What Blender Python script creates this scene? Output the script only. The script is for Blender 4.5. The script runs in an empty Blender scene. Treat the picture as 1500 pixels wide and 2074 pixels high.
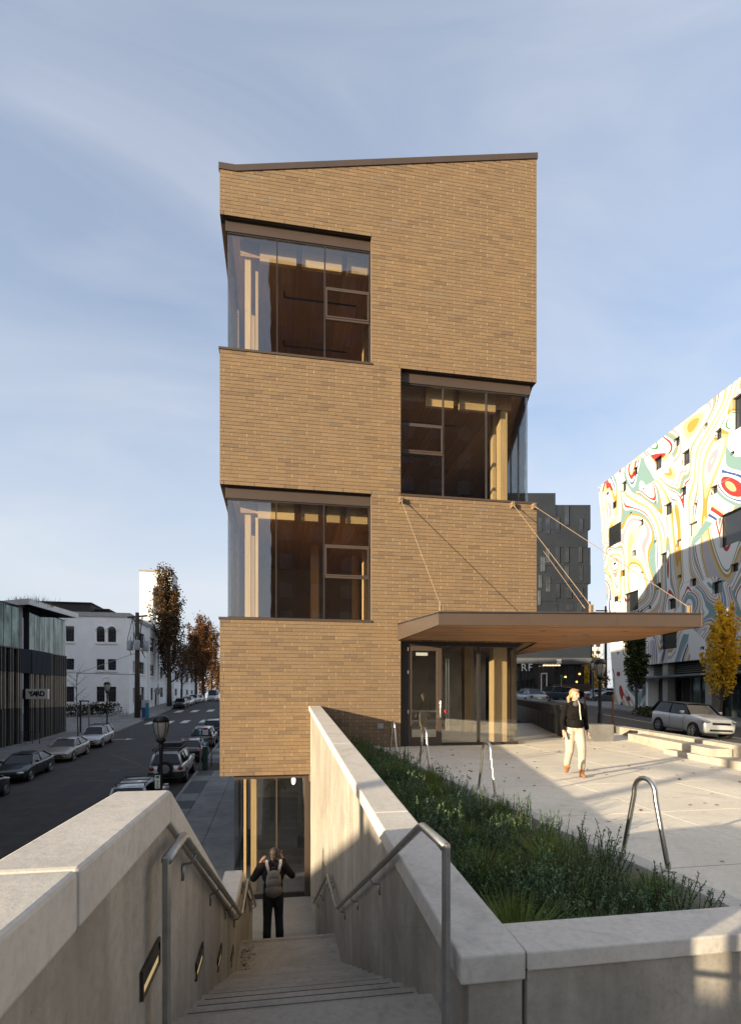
import bpy, bmesh, math, random
from mathutils import Vector, Matrix
R = math.radians
scene = bpy.context.scene
COL = scene.collection
random.seed(7)

# ------------------------------------------------------------------ camera
# world frame: x runs along the brick front, y goes into the building, eye level is z = 0
TH = R(9.76)
CT, ST = math.cos(TH), math.sin(TH)
F_PX, CX, HY = 1090.0, 750.0, 1414.0          # photo pixels
cam_d = bpy.data.cameras.new('camera')
cam = bpy.data.objects.new('camera', cam_d)
COL.objects.link(cam)
cam.location = (0, 0, 0)
cam.rotation_euler = (R(90), 0, -TH)
cam_d.sensor_fit = 'HORIZONTAL'
cam_d.sensor_width = 36
cam_d.lens = 36 * F_PX / 1500
cam_d.shift_y = (HY - 1037) / 1500
cam_d.clip_start = 0.05
cam_d.clip_end = 6000
scene.camera = cam

# ------------------------------------------------------------------ sky, sun, exposure
SUN_EL, SUN_PHI = R(9.3), R(26.5)              # light travels towards +x,+y
SUN_DIR = Vector((-math.cos(SUN_PHI) * math.cos(SUN_EL), -math.sin(SUN_PHI) * math.cos(SUN_EL), math.sin(SUN_EL)))
world = bpy.data.worlds.new('World')
scene.world = world
world.use_nodes = True
wn, wl = world.node_tree.nodes, world.node_tree.links
wn.clear()
sky = wn.new('ShaderNodeTexSky')
sky.sky_type = 'NISHITA'
sky.sun_disc = False
sky.sun_elevation = SUN_EL
sky.sun_rotation = math.atan2(SUN_DIR.x, SUN_DIR.y)
sky.air_density = 1.0
sky.dust_density = 3.0
sky.ozone_density = 3.0
tc = wn.new('ShaderNodeTexCoord')
mp = wn.new('ShaderNodeMapping')
mp.inputs['Rotation'].default_value = (0.25, 0.35, 0.6)
mp.inputs['Scale'].default_value = (1.2, 3.6, 5.0)
nz = wn.new('ShaderNodeTexNoise')
nz.inputs['Scale'].default_value = 1.3
nz.inputs['Detail'].default_value = 9
nz.inputs['Roughness'].default_value = 0.52
nz.inputs['Distortion'].default_value = 0.7
cr = wn.new('ShaderNodeValToRGB')
cr.color_ramp.elements[0].position = 0.30
cr.color_ramp.elements[0].color = (0.30, 0.30, 0.30, 1)
cr.color_ramp.elements[1].position = 0.80
cr.color_ramp.elements[1].color = (0.62, 0.62, 0.62, 1)
mixc = wn.new('ShaderNodeMix')
mixc.data_type = 'RGBA'
mixc.inputs['B'].default_value = (2.45, 2.50, 2.64, 1)      # thin high veil of cirrus
bg = wn.new('ShaderNodeBackground')
bg.inputs['Strength'].default_value = 0.15
wo = wn.new('ShaderNodeOutputWorld')
wl.new(tc.outputs['Generated'], mp.inputs['Vector'])
wl.new(mp.outputs['Vector'], nz.inputs['Vector'])
wl.new(nz.outputs['Fac'], cr.inputs['Fac'])
sx_ = wn.new('ShaderNodeSeparateXYZ')
wl.new(tc.outputs['Generated'], sx_.inputs['Vector'])
hz_ = wn.new('ShaderNodeMapRange')            # the veil thickens evenly towards the horizon
hz_.interpolation_type = 'SMOOTHSTEP'
hz_.inputs['From Min'].default_value = 0.0
hz_.inputs['From Max'].default_value = 0.6
hz_.inputs['To Min'].default_value = 0.42
hz_.inputs['To Max'].default_value = 0.0
wl.new(sx_.outputs['Z'], hz_.inputs['Value'])
ad_ = wn.new('ShaderNodeMath')
ad_.operation = 'ADD'
ad_.use_clamp = True
wl.new(cr.outputs['Color'], ad_.inputs[0])
wl.new(hz_.outputs['Result'], ad_.inputs[1])
wl.new(ad_.outputs['Value'], mixc.inputs['Factor'])
wl.new(sky.outputs['Color'], mixc.inputs['A'])
wl.new(mixc.outputs['Result'], bg.inputs['Color'])
wl.new(bg.outputs['Background'], wo.inputs['Surface'])

sun_d = bpy.data.lights.new('sun', 'SUN')
sun_d.energy = 5.0
sun_d.angle = R(0.5)
sun_d.color = (1.0, 0.83, 0.58)
sun = bpy.data.objects.new('sun', sun_d)
COL.objects.link(sun)
sun.rotation_euler = (-SUN_DIR).to_track_quat('-Z', 'Y').to_euler()
sun.location = (-30, -20, 40)

scene.view_settings.view_transform = 'Standard'
scene.view_settings.look = 'None'
scene.view_settings.gamma = 1
scene.view_settings.exposure = 1.23
scene.view_settings.use_curve_mapping = False

# ------------------------------------------------------------------ geometry of the photograph
def ray(px, py):
    a, b = (px - CX) / F_PX, (HY - py) / F_PX
    return Vector((a * CT + ST, -a * ST + CT, b))
def at_z(px, py, z):
    r = ray(px, py); return r * (z / r.z)
def at_y(px, py, y):
    r = ray(px, py); return r * (y / r.y)
def at_x(px, py, x):
    r = ray(px, py); return r * (x / r.x)
def at_d(px, py, d):
    return ray(px, py) * d
def C2S(X, Y, z=0.0):
    return Vector((X * CT + Y * ST, -X * ST + Y * CT, z))
def S2C(x, y):
    return x * CT - y * ST, x * ST + y * CT
def at_plane(px, py, p0, nrm):
    r = ray(px, py); return r * (p0.dot(nrm) / r.dot(nrm))

# ------------------------------------------------------------------ mesh helpers
class MB:
    def __init__(self):
        self.v, self.f, self.t = [], [], []
    def add(self, vs, fs, tone=0.5):
        o = len(self.v)
        self.v += [tuple(p) for p in vs]
        self.f += [tuple(i + o for i in f) for f in fs]
        self.t += [tone] * len(fs)
        return self
    def box(self, x0, x1, y0, y1, z0, z1, tone=0.5):
        v = [(x0,y0,z0),(x1,y0,z0),(x1,y1,z0),(x0,y1,z0),(x0,y0,z1),(x1,y0,z1),(x1,y1,z1),(x0,y1,z1)]
        return self.add(v, [(0,3,2,1),(4,5,6,7),(0,1,5,4),(1,2,6,5),(2,3,7,6),(3,0,4,7)], tone)
    def obox(self, c, size, m=None, tone=0.5):
        hx, hy, hz = size[0]/2, size[1]/2, size[2]/2
        c = Vector(c)
        v = []
        for z in (-hz, hz):
            for x, y in ((-hx,-hy),(hx,-hy),(hx,hy),(-hx,hy)):
                p = Vector((x, y, z))
                if m is not None: p = m @ p
                v.append(c + p)
        return self.add(v, [(0,3,2,1),(4,5,6,7),(0,1,5,4),(1,2,6,5),(2,3,7,6),(3,0,4,7)], tone)
    def ext(self, poly, vec, tone=0.5):
        n = len(poly); vec = Vector(vec)
        a = [Vector(p) for p in poly]; b = [p + vec for p in a]
        nr = Vector((0,0,0))
        for i in range(n): nr += a[i].cross(a[(i+1) % n])
        fl = nr.dot(vec) > 0
        fs = [tuple(range(n))[::-1] if fl else tuple(range(n)), tuple(range(n, 2*n)) if fl else tuple(range(n, 2*n))[::-1]]
        for i in range(n):
            j = (i+1) % n
            fs.append((i, j, j+n, i+n) if fl else (j, i, i+n, j+n))
        return self.add(a + b, fs, tone)
    def prism(self, poly, z0, z1, tone=0.5):
        return self.ext([(p[0], p[1], z0) for p in poly], (0, 0, z1 - z0), tone)
    def quad(self, a, b, c, d, tone=0.5):
        return self.add([a, b, c, d], [(0,1,2,3)], tone)
    def tube(self, pts, r, n=8, cap=True, tone=0.5):
        pts = [Vector(p) for p in pts]
        rs = r if isinstance(r, (list, tuple)) else [r] * len(pts)
        ring = []
        t0 = (pts[1] - pts[0]).normalized()
        up = Vector((0,0,1)) if abs(t0.z) < 0.9 else Vector((1,0,0))
        u = t0.cross(up).normalized()
        vs = []
        for i, p in enumerate(pts):
            if i == 0: t = (pts[1] - pts[0])
            elif i == len(pts)-1: t = (pts[-1] - pts[-2])
            else: t = (pts[i+1] - p).normalized() + (p - pts[i-1]).normalized()
            t = t.normalized()
            u = (u - t * u.dot(t)).normalized()
            w = t.cross(u)
            for k in range(n):
                an = 2*math.pi*k/n
                vs.append(p + (u*math.cos(an) + w*math.sin(an)) * rs[i])
        fs = []
        for i in range(len(pts)-1):
            for k in range(n):
                k2 = (k+1) % n
                fs.append((i*n+k, i*n+k2, (i+1)*n+k2, (i+1)*n+k))
        if cap:
            fs.append(tuple(range(n))[::-1]); fs.append(tuple((len(pts)-1)*n + k for k in range(n)))
        return self.add(vs, fs, tone)
    def cyl(self, p0, p1, r0, r1=None, n=12, tone=0.5):
        return self.tube([p0, p1], [r0, r0 if r1 is None else r1], n, True, tone)
    def lathe(self, prof, c=(0,0,0), n=16, tone=0.5):
        c = Vector(c); vs = []
        for r, z in prof:
            for k in range(n):
                a = 2*math.pi*k/n
                vs.append(c + Vector((r*math.cos(a), r*math.sin(a), z)))
        fs = []
        for i in range(len(prof)-1):
            for k in range(n):
                k2 = (k+1) % n
                fs.append((i*n+k, i*n+k2, (i+1)*n+k2, (i+1)*n+k))
        fs.append(tuple(range(n))[::-1]); fs.append(tuple((len(prof)-1)*n+k for k in range(n)))
        return self.add(vs, fs, tone)
    def ell(self, c, rad, m=None, nu=12, nv=8, tone=0.5):
        c = Vector(c); vs = []; 
        for i in range(nv+1):
            th = math.pi * i / nv
            for k in range(nu):
                ph = 2*math.pi*k/nu
                p = Vector((rad[0]*math.sin(th)*math.cos(ph), rad[1]*math.sin(th)*math.sin(ph), rad[2]*math.cos(th)))
                vs.append(c + (m @ p if m is not None else p))
        fs = []
        for i in range(nv):
            for k in range(nu):
                k2 = (k+1) % nu
                fs.append((i*nu+k, (i+1)*nu+k, (i+1)*nu+k2, i*nu+k2))
        return self.add(vs, fs, tone)
    def grid(self, xs, ys, zf, tone=0.5):
        vs = [(x, y, zf(x, y)) for y in ys for x in xs]
        w = len(xs)
        fs = [(j*w+i, j*w+i+1, (j+1)*w+i+1, (j+1)*w+i) for j in range(len(ys)-1) for i in range(w-1)]
        return self.add(vs, fs, tone)
    def mesh(self, name, mat=None, smooth=False, tones=False):
        me = bpy.data.meshes.new(name)
        me.from_pydata(self.v, [], self.f)
        if tones:
            at = me.attributes.new('tone', 'FLOAT', 'FACE')
            at.data.foreach_set('value', self.t)
        if mat:
            for m in (mat if isinstance(mat, (list, tuple)) else [mat]): me.materials.append(m)
        if smooth:
            me.polygons.foreach_set('use_smooth', [True]*len(me.polygons))
        me.update()
        return me
    def build(self, name, mat=None, parent=None, smooth=False, bevel=0, tones=False, loc=None):
        o = bpy.data.objects.new(name, self.mesh(name, mat, smooth, tones))
        COL.objects.link(o)
        if parent is not None: o.parent = parent
        if loc is not None: o.location = loc
        if bevel:
            b = o.modifiers.new('bevel', 'BEVEL'); b.width = bevel; b.segments = 2; b.limit_method = 'ANGLE'
        if smooth == 'auto':
            pass
        return o

def tag(o, label=None, cat=None, group=None, kind=None):
    if label: o['label'] = label
    if cat: o['category'] = cat
    if group: o['group'] = group
    if kind: o['kind'] = kind
    return o
def thing(name, label, cat, loc=(0,0,0), rz=0, group=None):
    o = bpy.data.objects.new(name, None); COL.objects.link(o)
    o.empty_display_size = 0.2
    o.location = loc; o.rotation_euler = (0, 0, rz)
    return tag(o, label, cat, group)
def link(name, me, parent=None, loc=(0,0,0), rz=0):
    o = bpy.data.objects.new(name, me); COL.objects.link(o)
    o.parent = parent; o.location = loc; o.rotation_euler = (0,0,rz)
    return o
def dup(root, loc=None, rz=None, label=None, group=None):
    kids = {}
    r = root.copy(); COL.objects.link(r)
    if loc is not None: r.location = loc
    if rz is not None: r.rotation_euler = (r.rotation_euler[0], r.rotation_euler[1], rz)
    if label: r['label'] = label
    if group: r['group'] = group
    for ch in list(root.children):
        c = ch.copy(); COL.objects.link(c); c.parent = r
        for g in list(ch.children):
            d = g.copy(); COL.objects.link(d); d.parent = c
    return r
def struct(o): o['kind'] = 'structure'; return o

def holes_wall(u0, u1, v0, v1, holes):
    """rectangles (u0,u1,v0,v1) that cover a wall minus its openings"""
    us = sorted({u0, u1, *[h[0] for h in holes], *[h[1] for h in holes]})
    vs = sorted({v0, v1, *[h[2] for h in holes], *[h[3] for h in holes]})
    us = [u for u in us if u0 <= u <= u1]; vs = [v for v in vs if v0 <= v <= v1]
    out = []
    for i in range(len(us)-1):
        run = None
        for j in range(len(vs)-1):
            cu, cv = (us[i]+us[i+1])/2, (vs[j]+vs[j+1])/2
            solid = not any(h[0] < cu < h[1] and h[2] < cv < h[3] for h in holes)
            if solid:
                if run is None: run = [us[i], us[i+1], vs[j], vs[j+1]]
                else: run[3] = vs[j+1]
            elif run: out.append(run); run = None
        if run: out.append(run)
    return out
class Plane:
    """vertical wall plane: origin o, direction du (horizontal), outward normal nr"""
    def __init__(self, o, du, nr):
        self.o = Vector(o); self.du = Vector(du).normalized(); self.nr = Vector(nr).normalized()
    def p(self, u, v, w=0.0):
        return self.o + self.du*u + Vector((0,0,v)) + self.nr*w
    def uv(self, px, py):
        q = at_plane(px, py, self.o, self.nr) - self.o
        return q.dot(self.du), q.z
    def slab(self, mb, u0, u1, v0, v1, w0, w1, tone=0.5):
        a = [self.p(u0,v0,w0), self.p(u1,v0,w0), self.p(u1,v1,w0), self.p(u0,v1,w0)]
        return mb.ext(a, self.nr*(w1-w0), tone)

# ------------------------------------------------------------------ materials
MATS = {}
def nodes(name):
    m = bpy.data.materials.new(name); m.use_nodes = True
    nt = m.node_tree; nt.nodes.clear()
    out = nt.nodes.new('ShaderNodeOutputMaterial')
    return m, nt, out
def _mix(nt, fac, a, b):
    x = nt.nodes.new('ShaderNodeMix'); x.data_type = 'RGBA'
    for sock, val in (('Factor', fac), ('A', a), ('B', b)):
        if hasattr(val, 'links'): nt.links.new(val, x.inputs[sock])
        elif sock == 'Factor': x.inputs[sock].default_value = val
        else: x.inputs[sock].default_value = (*val, 1)
    return x.outputs['Result']
def _noise(nt, vec, scale, detail=4, rough=0.55, sc3=None, dist=0.0):
    if sc3:
        mp = nt.nodes.new('ShaderNodeMapping'); mp.inputs['Scale'].default_value = sc3
        nt.links.new(vec, mp.inputs['Vector']); vec = mp.outputs['Vector']
    n = nt.nodes.new('ShaderNodeTexNoise')
    n.inputs['Scale'].default_value = scale; n.inputs['Detail'].default_value = detail
    n.inputs['Roughness'].default_value = rough; n.inputs['Distortion'].default_value = dist
    nt.links.new(vec, n.inputs['Vector'])
    return n.outputs['Fac']
def _ramp(nt, fac, stops, const=False):
    r = nt.nodes.new('ShaderNodeValToRGB')
    e = r.color_ramp.elements
    while len(e) < len(stops): e.new(0.5)
    for i, (p, c) in enumerate(stops):
        e[i].position = p; e[i].color = (*c, 1) if len(c) == 3 else c
    if const: r.color_ramp.interpolation = 'CONSTANT'
    nt.links.new(fac, r.inputs['Fac'])
    return r.outputs['Color']
def _bump(nt, h, strength, dist=0.01):
    b = nt.nodes.new('ShaderNodeBump'); b.inputs['Strength'].default_value = strength
    b.inputs['Distance'].default_value = dist
    nt.links.new(h, b.inputs['Height']); return b.outputs['Normal']
def _obj(nt):
    return nt.nodes.new('ShaderNodeTexCoord').outputs['Object']
def _geo(nt):
    return nt.nodes.new('ShaderNodeNewGeometry').outputs['Position']
def pm(name, c1, c2=None, scale=3.0, rough=0.7, metal=0.0, bump=0.0, bscale=40, sc3=None, spec=0.5, rv=0.0, world=False, coat=0.0, stops=(0.35, 0.65), rand=0.0, tr=0.0):
    """general procedural surface: two colours mixed by noise, fine bump"""
    if name in MATS: return MATS[name]
    m, nt, out = nodes(name)
    b = nt.nodes.new('ShaderNodeBsdfPrincipled')
    vec = _geo(nt) if world else _obj(nt)
    if c2 is None: c2 = tuple(min(1, x*0.82) for x in c1)
    n1 = _noise(nt, vec, scale, 6, 0.6, sc3)
    col = _ramp(nt, n1, [(stops[0], c2), (stops[1], c1)])
    if rand:
        oi = nt.nodes.new('ShaderNodeObjectInfo')
        hs = nt.nodes.new('ShaderNodeHueSaturation')
        mr = nt.nodes.new('ShaderNodeMapRange'); mr.inputs['To Min'].default_value = 1-rand; mr.inputs['To Max'].default_value = 1+rand
        nt.links.new(oi.outputs['Random'], mr.inputs['Value']); nt.links.new(mr.outputs['Result'], hs.inputs['Value'])
        nt.links.new(col, hs.inputs['Color']); col = hs.outputs['Color']
    nt.links.new(col, b.inputs['Base Color'])
    b.inputs['Metallic'].default_value = metal
    b.inputs['Roughness'].default_value = rough
    b.inputs['Specular IOR Level'].default_value = spec
    b.inputs['Coat Weight'].default_value = coat
    b.inputs['Coat Roughness'].default_value = 0.05
    if rv:
        mr = nt.nodes.new('ShaderNodeMapRange'); mr.inputs['To Min'].default_value = max(0, rough-rv); mr.inputs['To Max'].default_value = min(1, rough+rv)
        nt.links.new(_noise(nt, vec, scale*3, 5), mr.inputs['Value']); nt.links.new(mr.outputs['Result'], b.inputs['Roughness'])
    if bump:
        nt.links.new(_bump(nt, _noise(nt, vec, bscale, 6, 0.65), bump), b.inputs['Normal'])
    sh = b.outputs['BSDF']
    if tr:
        t = nt.nodes.new('ShaderNodeBsdfTranslucent'); nt.links.new(col, t.inputs['Color'])
        ms = nt.nodes.new('ShaderNodeMixShader'); ms.inputs['Fac'].default_value = tr
        nt.links.new(sh, ms.inputs[1]); nt.links.new(t.outputs['BSDF'], ms.inputs[2]); sh = ms.outputs['Shader']
    nt.links.new(sh, out.inputs['Surface'])
    MATS[name] = m
    return m
def concrete(name, c1, c2, streak=0.5, rough=0.8, world=True, pits=0.5):
    if name in MATS: return MATS[name]
    m, nt, out = nodes(name)
    b = nt.nodes.new('ShaderNodeBsdfPrincipled')
    vec = _geo(nt) if world else _obj(nt)
    n1 = _noise(nt, vec, 0.9, 8, 0.62, None, 0.6)
    col = _ramp(nt, n1, [(0.32, c2), (0.62, c1)])
    n2 = _noise(nt, vec, 1.0, 5, 0.65, (3.2, 3.2, 0.3))
    dk = tuple(x*0.5 for x in c2)
    f2 = _ramp(nt, n2, [(0.30, (streak,)*3), (0.60, (0,0,0))])
    col = _mix(nt, f2, col, dk)
    n3 = _noise(nt, vec, 24, 6, 0.7)
    f3 = _ramp(nt, n3, [(0.33, (0.28,)*3), (0.55, (0,0,0))])
    col = _mix(nt, f3, col, dk)
    f6 = _ramp(nt, _noise(nt, vec, 1.9, 7, 0.68, None, 1.6), [(0.28, (0.42,)*3), (0.46, (0,0,0))])
    col = _mix(nt, f6, col, dk)
    vo = nt.nodes.new('ShaderNodeTexVoronoi'); vo.inputs['Scale'].default_value = 26
    nt.links.new(vec, vo.inputs['Vector'])
    f4 = _ramp(nt, vo.outputs['Distance'], [(0.05, (pits,)*3), (0.12, (0,0,0))])
    n5 = _noise(nt, vec, 2.5, 3)
    f5 = _ramp(nt, n5, [(0.5, (0,0,0)), (0.62, (1,1,1))])
    mm = nt.nodes.new('ShaderNodeMath'); mm.operation = 'MULTIPLY'
    nt.links.new(f4, mm.inputs[0]); nt.links.new(f5, mm.inputs[1])
    col = _mix(nt, mm.outputs['Value'], col, tuple(x*0.3 for x in c2))
    nt.links.new(col, b.inputs['Base Color'])
    b.inputs['Roughness'].default_value = rough
    b.inputs['Specular IOR Level'].default_value = 0.35
    nt.links.new(_bump(nt, _noise(nt, vec, 30, 8, 0.7), 0.35, 0.006), b.inputs['Normal'])
    nt.links.new(b.outputs['BSDF'], out.inputs['Surface'])
    MATS[name] = m
    return m
def wood(name, c1, c2, axis='z', rough=0.55, scale=1.0, knots=True):
    """grain along one axis, random tone per object, knots"""
    if name in MATS: return MATS[name]
    m, nt, out = nodes(name)
    b = nt.nodes.new('ShaderNodeBsdfPrincipled')
    vec = _geo(nt)
    sc = {'x': (0.7,14,14), 'y': (14,0.7,14), 'z': (14,14,0.7)}[axis]
    n1 = _noise(nt, vec, scale, 6, 0.6, sc, 0.8)
    col = _ramp(nt, n1, [(0.3, c2), (0.65, c1)])
    oi = nt.nodes.new('ShaderNodeObjectInfo')
    hs = nt.nodes.new('ShaderNodeHueSaturation')
    mr = nt.nodes.new('ShaderNodeMapRange'); mr.inputs['To Min'].default_value = 0.72; mr.inputs['To Max'].default_value = 1.2
    nt.links.new(oi.outputs['Random'], mr.inputs['Value']); nt.links.new(mr.outputs['Result'], hs.inputs['Value'])
    nt.links.new(col, hs.inputs['Color']); col = hs.outputs['Color']
    if knots:
        vo = nt.nodes.new('ShaderNodeTexVoronoi'); vo.inputs['Scale'].default_value = 3.0
        nt.links.new(vec, vo.inputs['Vector'])
        f = _ramp(nt, vo.outputs['Distance'], [(0.03, (0.8,)*3), (0.07, (0,0,0))])
        col = _mix(nt, f, col, tuple(x*0.3 for x in c2))
    nt.links.new(col, b.inputs['Base Color'])
    b.inputs['Roughness'].default_value = rough
    nt.links.new(_bump(nt, n1, 0.2, 0.004), b.inputs['Normal'])
    nt.links.new(b.outputs['BSDF'], out.inputs['Surface'])
    MATS[name] = m
    return m
def glass(name, tint=(0.86,0.9,0.9), f0=0.07, rough=0.0):
    if name in MATS: return MATS[name]
    m, nt, out = nodes(name)
    t = nt.nodes.new('ShaderNodeBsdfTransparent'); t.inputs['Color'].default_value = (*tint, 1)
    g = nt.nodes.new('ShaderNodeBsdfGlossy'); g.inputs['Roughness'].default_value = rough
    g.inputs['Color'].default_value = (0.95, 0.97, 1.0, 1)
    lw = nt.nodes.new('ShaderNodeLayerWeight'); lw.inputs['Blend'].default_value = 0.5
    pw = nt.nodes.new('ShaderNodeMath'); pw.operation = 'POWER'; pw.inputs[1].default_value = 4.0
    nt.links.new(lw.outputs['Facing'], pw.inputs[0])
    mr = nt.nodes.new('ShaderNodeMapRange'); mr.inputs['To Min'].default_value = f0; mr.inputs['To Max'].default_value = 0.9
    nt.links.new(pw.outputs['Value'], mr.inputs['Value'])
    ms = nt.nodes.new('ShaderNodeMixShader')
    nt.links.new(mr.outputs['Result'], ms.inputs['Fac'])
    nt.links.new(t.outputs['BSDF'], ms.inputs[1]); nt.links.new(g.outputs['BSDF'], ms.inputs[2])
    # slight waviness of real panes
    nt.links.new(_bump(nt, _noise(nt, _geo(nt), 0.8, 2), 0.04, 0.05), g.inputs['Normal'])
    nt.links.new(ms.outputs['Shader'], out.inputs['Surface'])
    MATS[name] = m
    return m
def emit(name, col, s):
    if name in MATS: return MATS[name]
    m, nt, out = nodes(name)
    e = nt.nodes.new('ShaderNodeEmission'); e.inputs['Color'].default_value = (*col, 1); e.inputs['Strength'].default_value = s
    nt.links.new(e.outputs['Emission'], out.inputs['Surface'])
    MATS[name] = m
    return m
def brick_mat():
    m, nt, out = nodes('brown_brick')
    b = nt.nodes.new('ShaderNodeBsdfPrincipled')
    at = nt.nodes.new('ShaderNodeAttribute'); at.attribute_name = 'tone'; at.attribute_type = 'GEOMETRY'
    col = _ramp(nt, at.outputs['Fac'], [(0.0, (0.150,0.098,0.056)), (0.12, (0.172,0.114,0.063)), (0.3, (0.200,0.130,0.068)), (0.6, (0.219,0.142,0.073)), (0.9, (0.248,0.162,0.082)), (1.0, (0.192,0.147,0.097))])
    vec = _geo(nt)
    f = _ramp(nt, _noise(nt, vec, 7, 6, 0.7, (1,1,3)), [(0.35, (0.3,)*3), (0.65, (0,0,0))])
    col = _mix(nt, f, col, (0.13, 0.088, 0.06))
    f2 = _ramp(nt, _noise(nt, vec, 0.5, 4, 0.6), [(0.4, (0.2,)*3), (0.62, (0,0,0))])
    col = _mix(nt, f2, col, (0.15, 0.105, 0.075))
    nt.links.new(col, b.inputs['Base Color'])
    b.inputs['Roughness'].default_value = 0.82
    nt.links.new(_bump(nt, _noise(nt, vec, 70, 5, 0.7), 0.3, 0.004), b.inputs['Normal'])
    nt.links.new(b.outputs['BSDF'], out.inputs['Surface'])
    return m
def brick_proc():
    """running-bond brick for the returns that the photograph does not show"""
    m, nt, out = nodes('brown_brick_return')
    b = nt.nodes.new('ShaderNodeBsdfPrincipled')
    tc = nt.nodes.new('ShaderNodeTexCoord')
    br = nt.nodes.new('ShaderNodeTexBrick')
    br.inputs['Scale'].default_value = 1.0
    br.inputs['Brick Width'].default_value = 0.4064; br.inputs['Row Height'].default_value = 0.1016
    br.inputs['Mortar Size'].default_value = 0.005
    br.inputs['Color1'].default_value = (0.24,0.155,0.09,1); br.inputs['Color2'].default_value = (0.18,0.12,0.08,1)
    br.inputs['Mortar'].default_value = (0.3,0.26,0.2,1)
    sp = nt.nodes.new('ShaderNodeSeparateXYZ'); cb = nt.nodes.new('ShaderNodeCombineXYZ')
    nt.links.new(_geo(nt), sp.inputs['Vector'])
    ad = nt.nodes.new('ShaderNodeMath'); ad.operation = 'ADD'
    nt.links.new(sp.outputs['X'], ad.inputs[0]); nt.links.new(sp.outputs['Y'], ad.inputs[1])
    nt.links.new(ad.outputs['Value'], cb.inputs['X']); nt.links.new(sp.outputs['Z'], cb.inputs['Y'])
    nt.links.new(cb.outputs['Vector'], br.inputs['Vector'])
    nt.links.new(br.outputs['Color'], b.inputs['Base Color']); b.inputs['Roughness'].default_value = 0.85
    nt.links.new(b.outputs['BSDF'], out.inputs['Surface'])
    return m
def mural_mat():
    """white wall painted with loose wavy contour ribbons in ochre, teal, grey, blue, red and green"""
    m, nt, out = nodes('painted_ribbons')
    b = nt.nodes.new('ShaderNodeBsdfPrincipled')
    vec = _obj(nt)
    W = (0.60,0.595,0.58)
    och, teal, gry, blu, red, grn, crm = (0.40,0.22,0.04), (0.15,0.25,0.245), (0.27,0.27,0.30), (0.025,0.06,0.24), (0.30,0.025,0.02), (0.04,0.16,0.05), (0.45,0.36,0.19)
    def contours(loc, scale, freq, dist, stops):
        mp = nt.nodes.new('ShaderNodeMapping'); mp.inputs['Location'].default_value = loc
        nt.links.new(vec, mp.inputs['Vector'])
        n = _noise(nt, mp.outputs['Vector'], scale, 1.4, 0.45, (1,1,0.72), dist)
        mu_ = nt.nodes.new('ShaderNodeMath'); mu_.operation = 'MULTIPLY'; mu_.inputs[1].default_value = freq
        fr = nt.nodes.new('ShaderNodeMath'); fr.operation = 'FRACT'
        nt.links.new(n, mu_.inputs[0]); nt.links.new(mu_.outputs['Value'], fr.inputs[0])
        return n, _ramp(nt, fr.outputs['Value'], stops, True)
    lil = (0.36,0.34,0.37)
    nA, A = contours((3,5,1), 0.085, 8.5, 1.4, [(0.0,W),(0.14,grn),(0.165,W),(0.21,och),(0.27,crm),(0.35,lil),(0.46,W),(0.53,gry),(0.60,W),(0.66,och),(0.71,teal),(0.80,W),(0.85,red),(0.90,W)])
    nB, B = contours((31,7,13), 0.09, 6.8, 1.9, [(0.0,W),(0.08,teal),(0.26,gry),(0.36,W),(0.42,blu),(0.50,crm),(0.60,W),(0.66,lil),(0.72,och),(0.78,W),(0.86,lil),(0.94,W)])
    nC, Cc = contours((57,3,29), 0.07, 4.2, 2.4, [(0.0,W),(0.2,teal),(0.38,W),(0.46,blu),(0.52,W),(0.62,red),(0.74,crm),(0.8,W)])
    n3 = _noise(nt, vec, 0.045, 1, 0.5)
    f = _ramp(nt, n3, [(0.0,(0,0,0)),(0.5,(1,1,1))], True)
    col = _mix(nt, f, A, B)
    n4 = _noise(nt, vec, 0.07, 0, 0.5, (1,1,1.3), 0.8)
    f4 = _ramp(nt, n4, [(0.0,(0,0,0)),(0.60,(1,1,1))], True)
    col = _mix(nt, f4, col, Cc)
    f5 = _ramp(nt, nA, [(0.0,(1,1,1)),(0.34,(0,0,0)),(0.66,(0,0,0))], True)
    col = _mix(nt, f5, col, W)
    # panel joints
    wv = nt.nodes.new('ShaderNodeSeparateXYZ'); nt.links.new(_geo(nt), wv.inputs['Vector'])
    md = nt.nodes.new('ShaderNodeMath'); md.operation = 'MODULO'; md.inputs[1].default_value = 3.3
    ad = nt.nodes.new('ShaderNodeMath'); ad.operation = 'ADD'; ad.inputs[1].default_value = 40.0
    nt.links.new(wv.outputs['Z'], ad.inputs[0]); nt.links.new(ad.outputs['Value'], md.inputs[0])
    lt = nt.nodes.new('ShaderNodeMath'); lt.operation = 'LESS_THAN'; lt.inputs[1].default_value = 0.025
    nt.links.new(md.outputs['Value'], lt.inputs[0])
    col = _mix(nt, lt.outputs['Value'], col, (0.3,0.3,0.3))
    nt.links.new(col, b.inputs['Base Color']); b.inputs['Roughness'].default_value = 0.6
    nt.links.new(b.outputs['BSDF'], out.inputs['Surface'])
    return m

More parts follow.
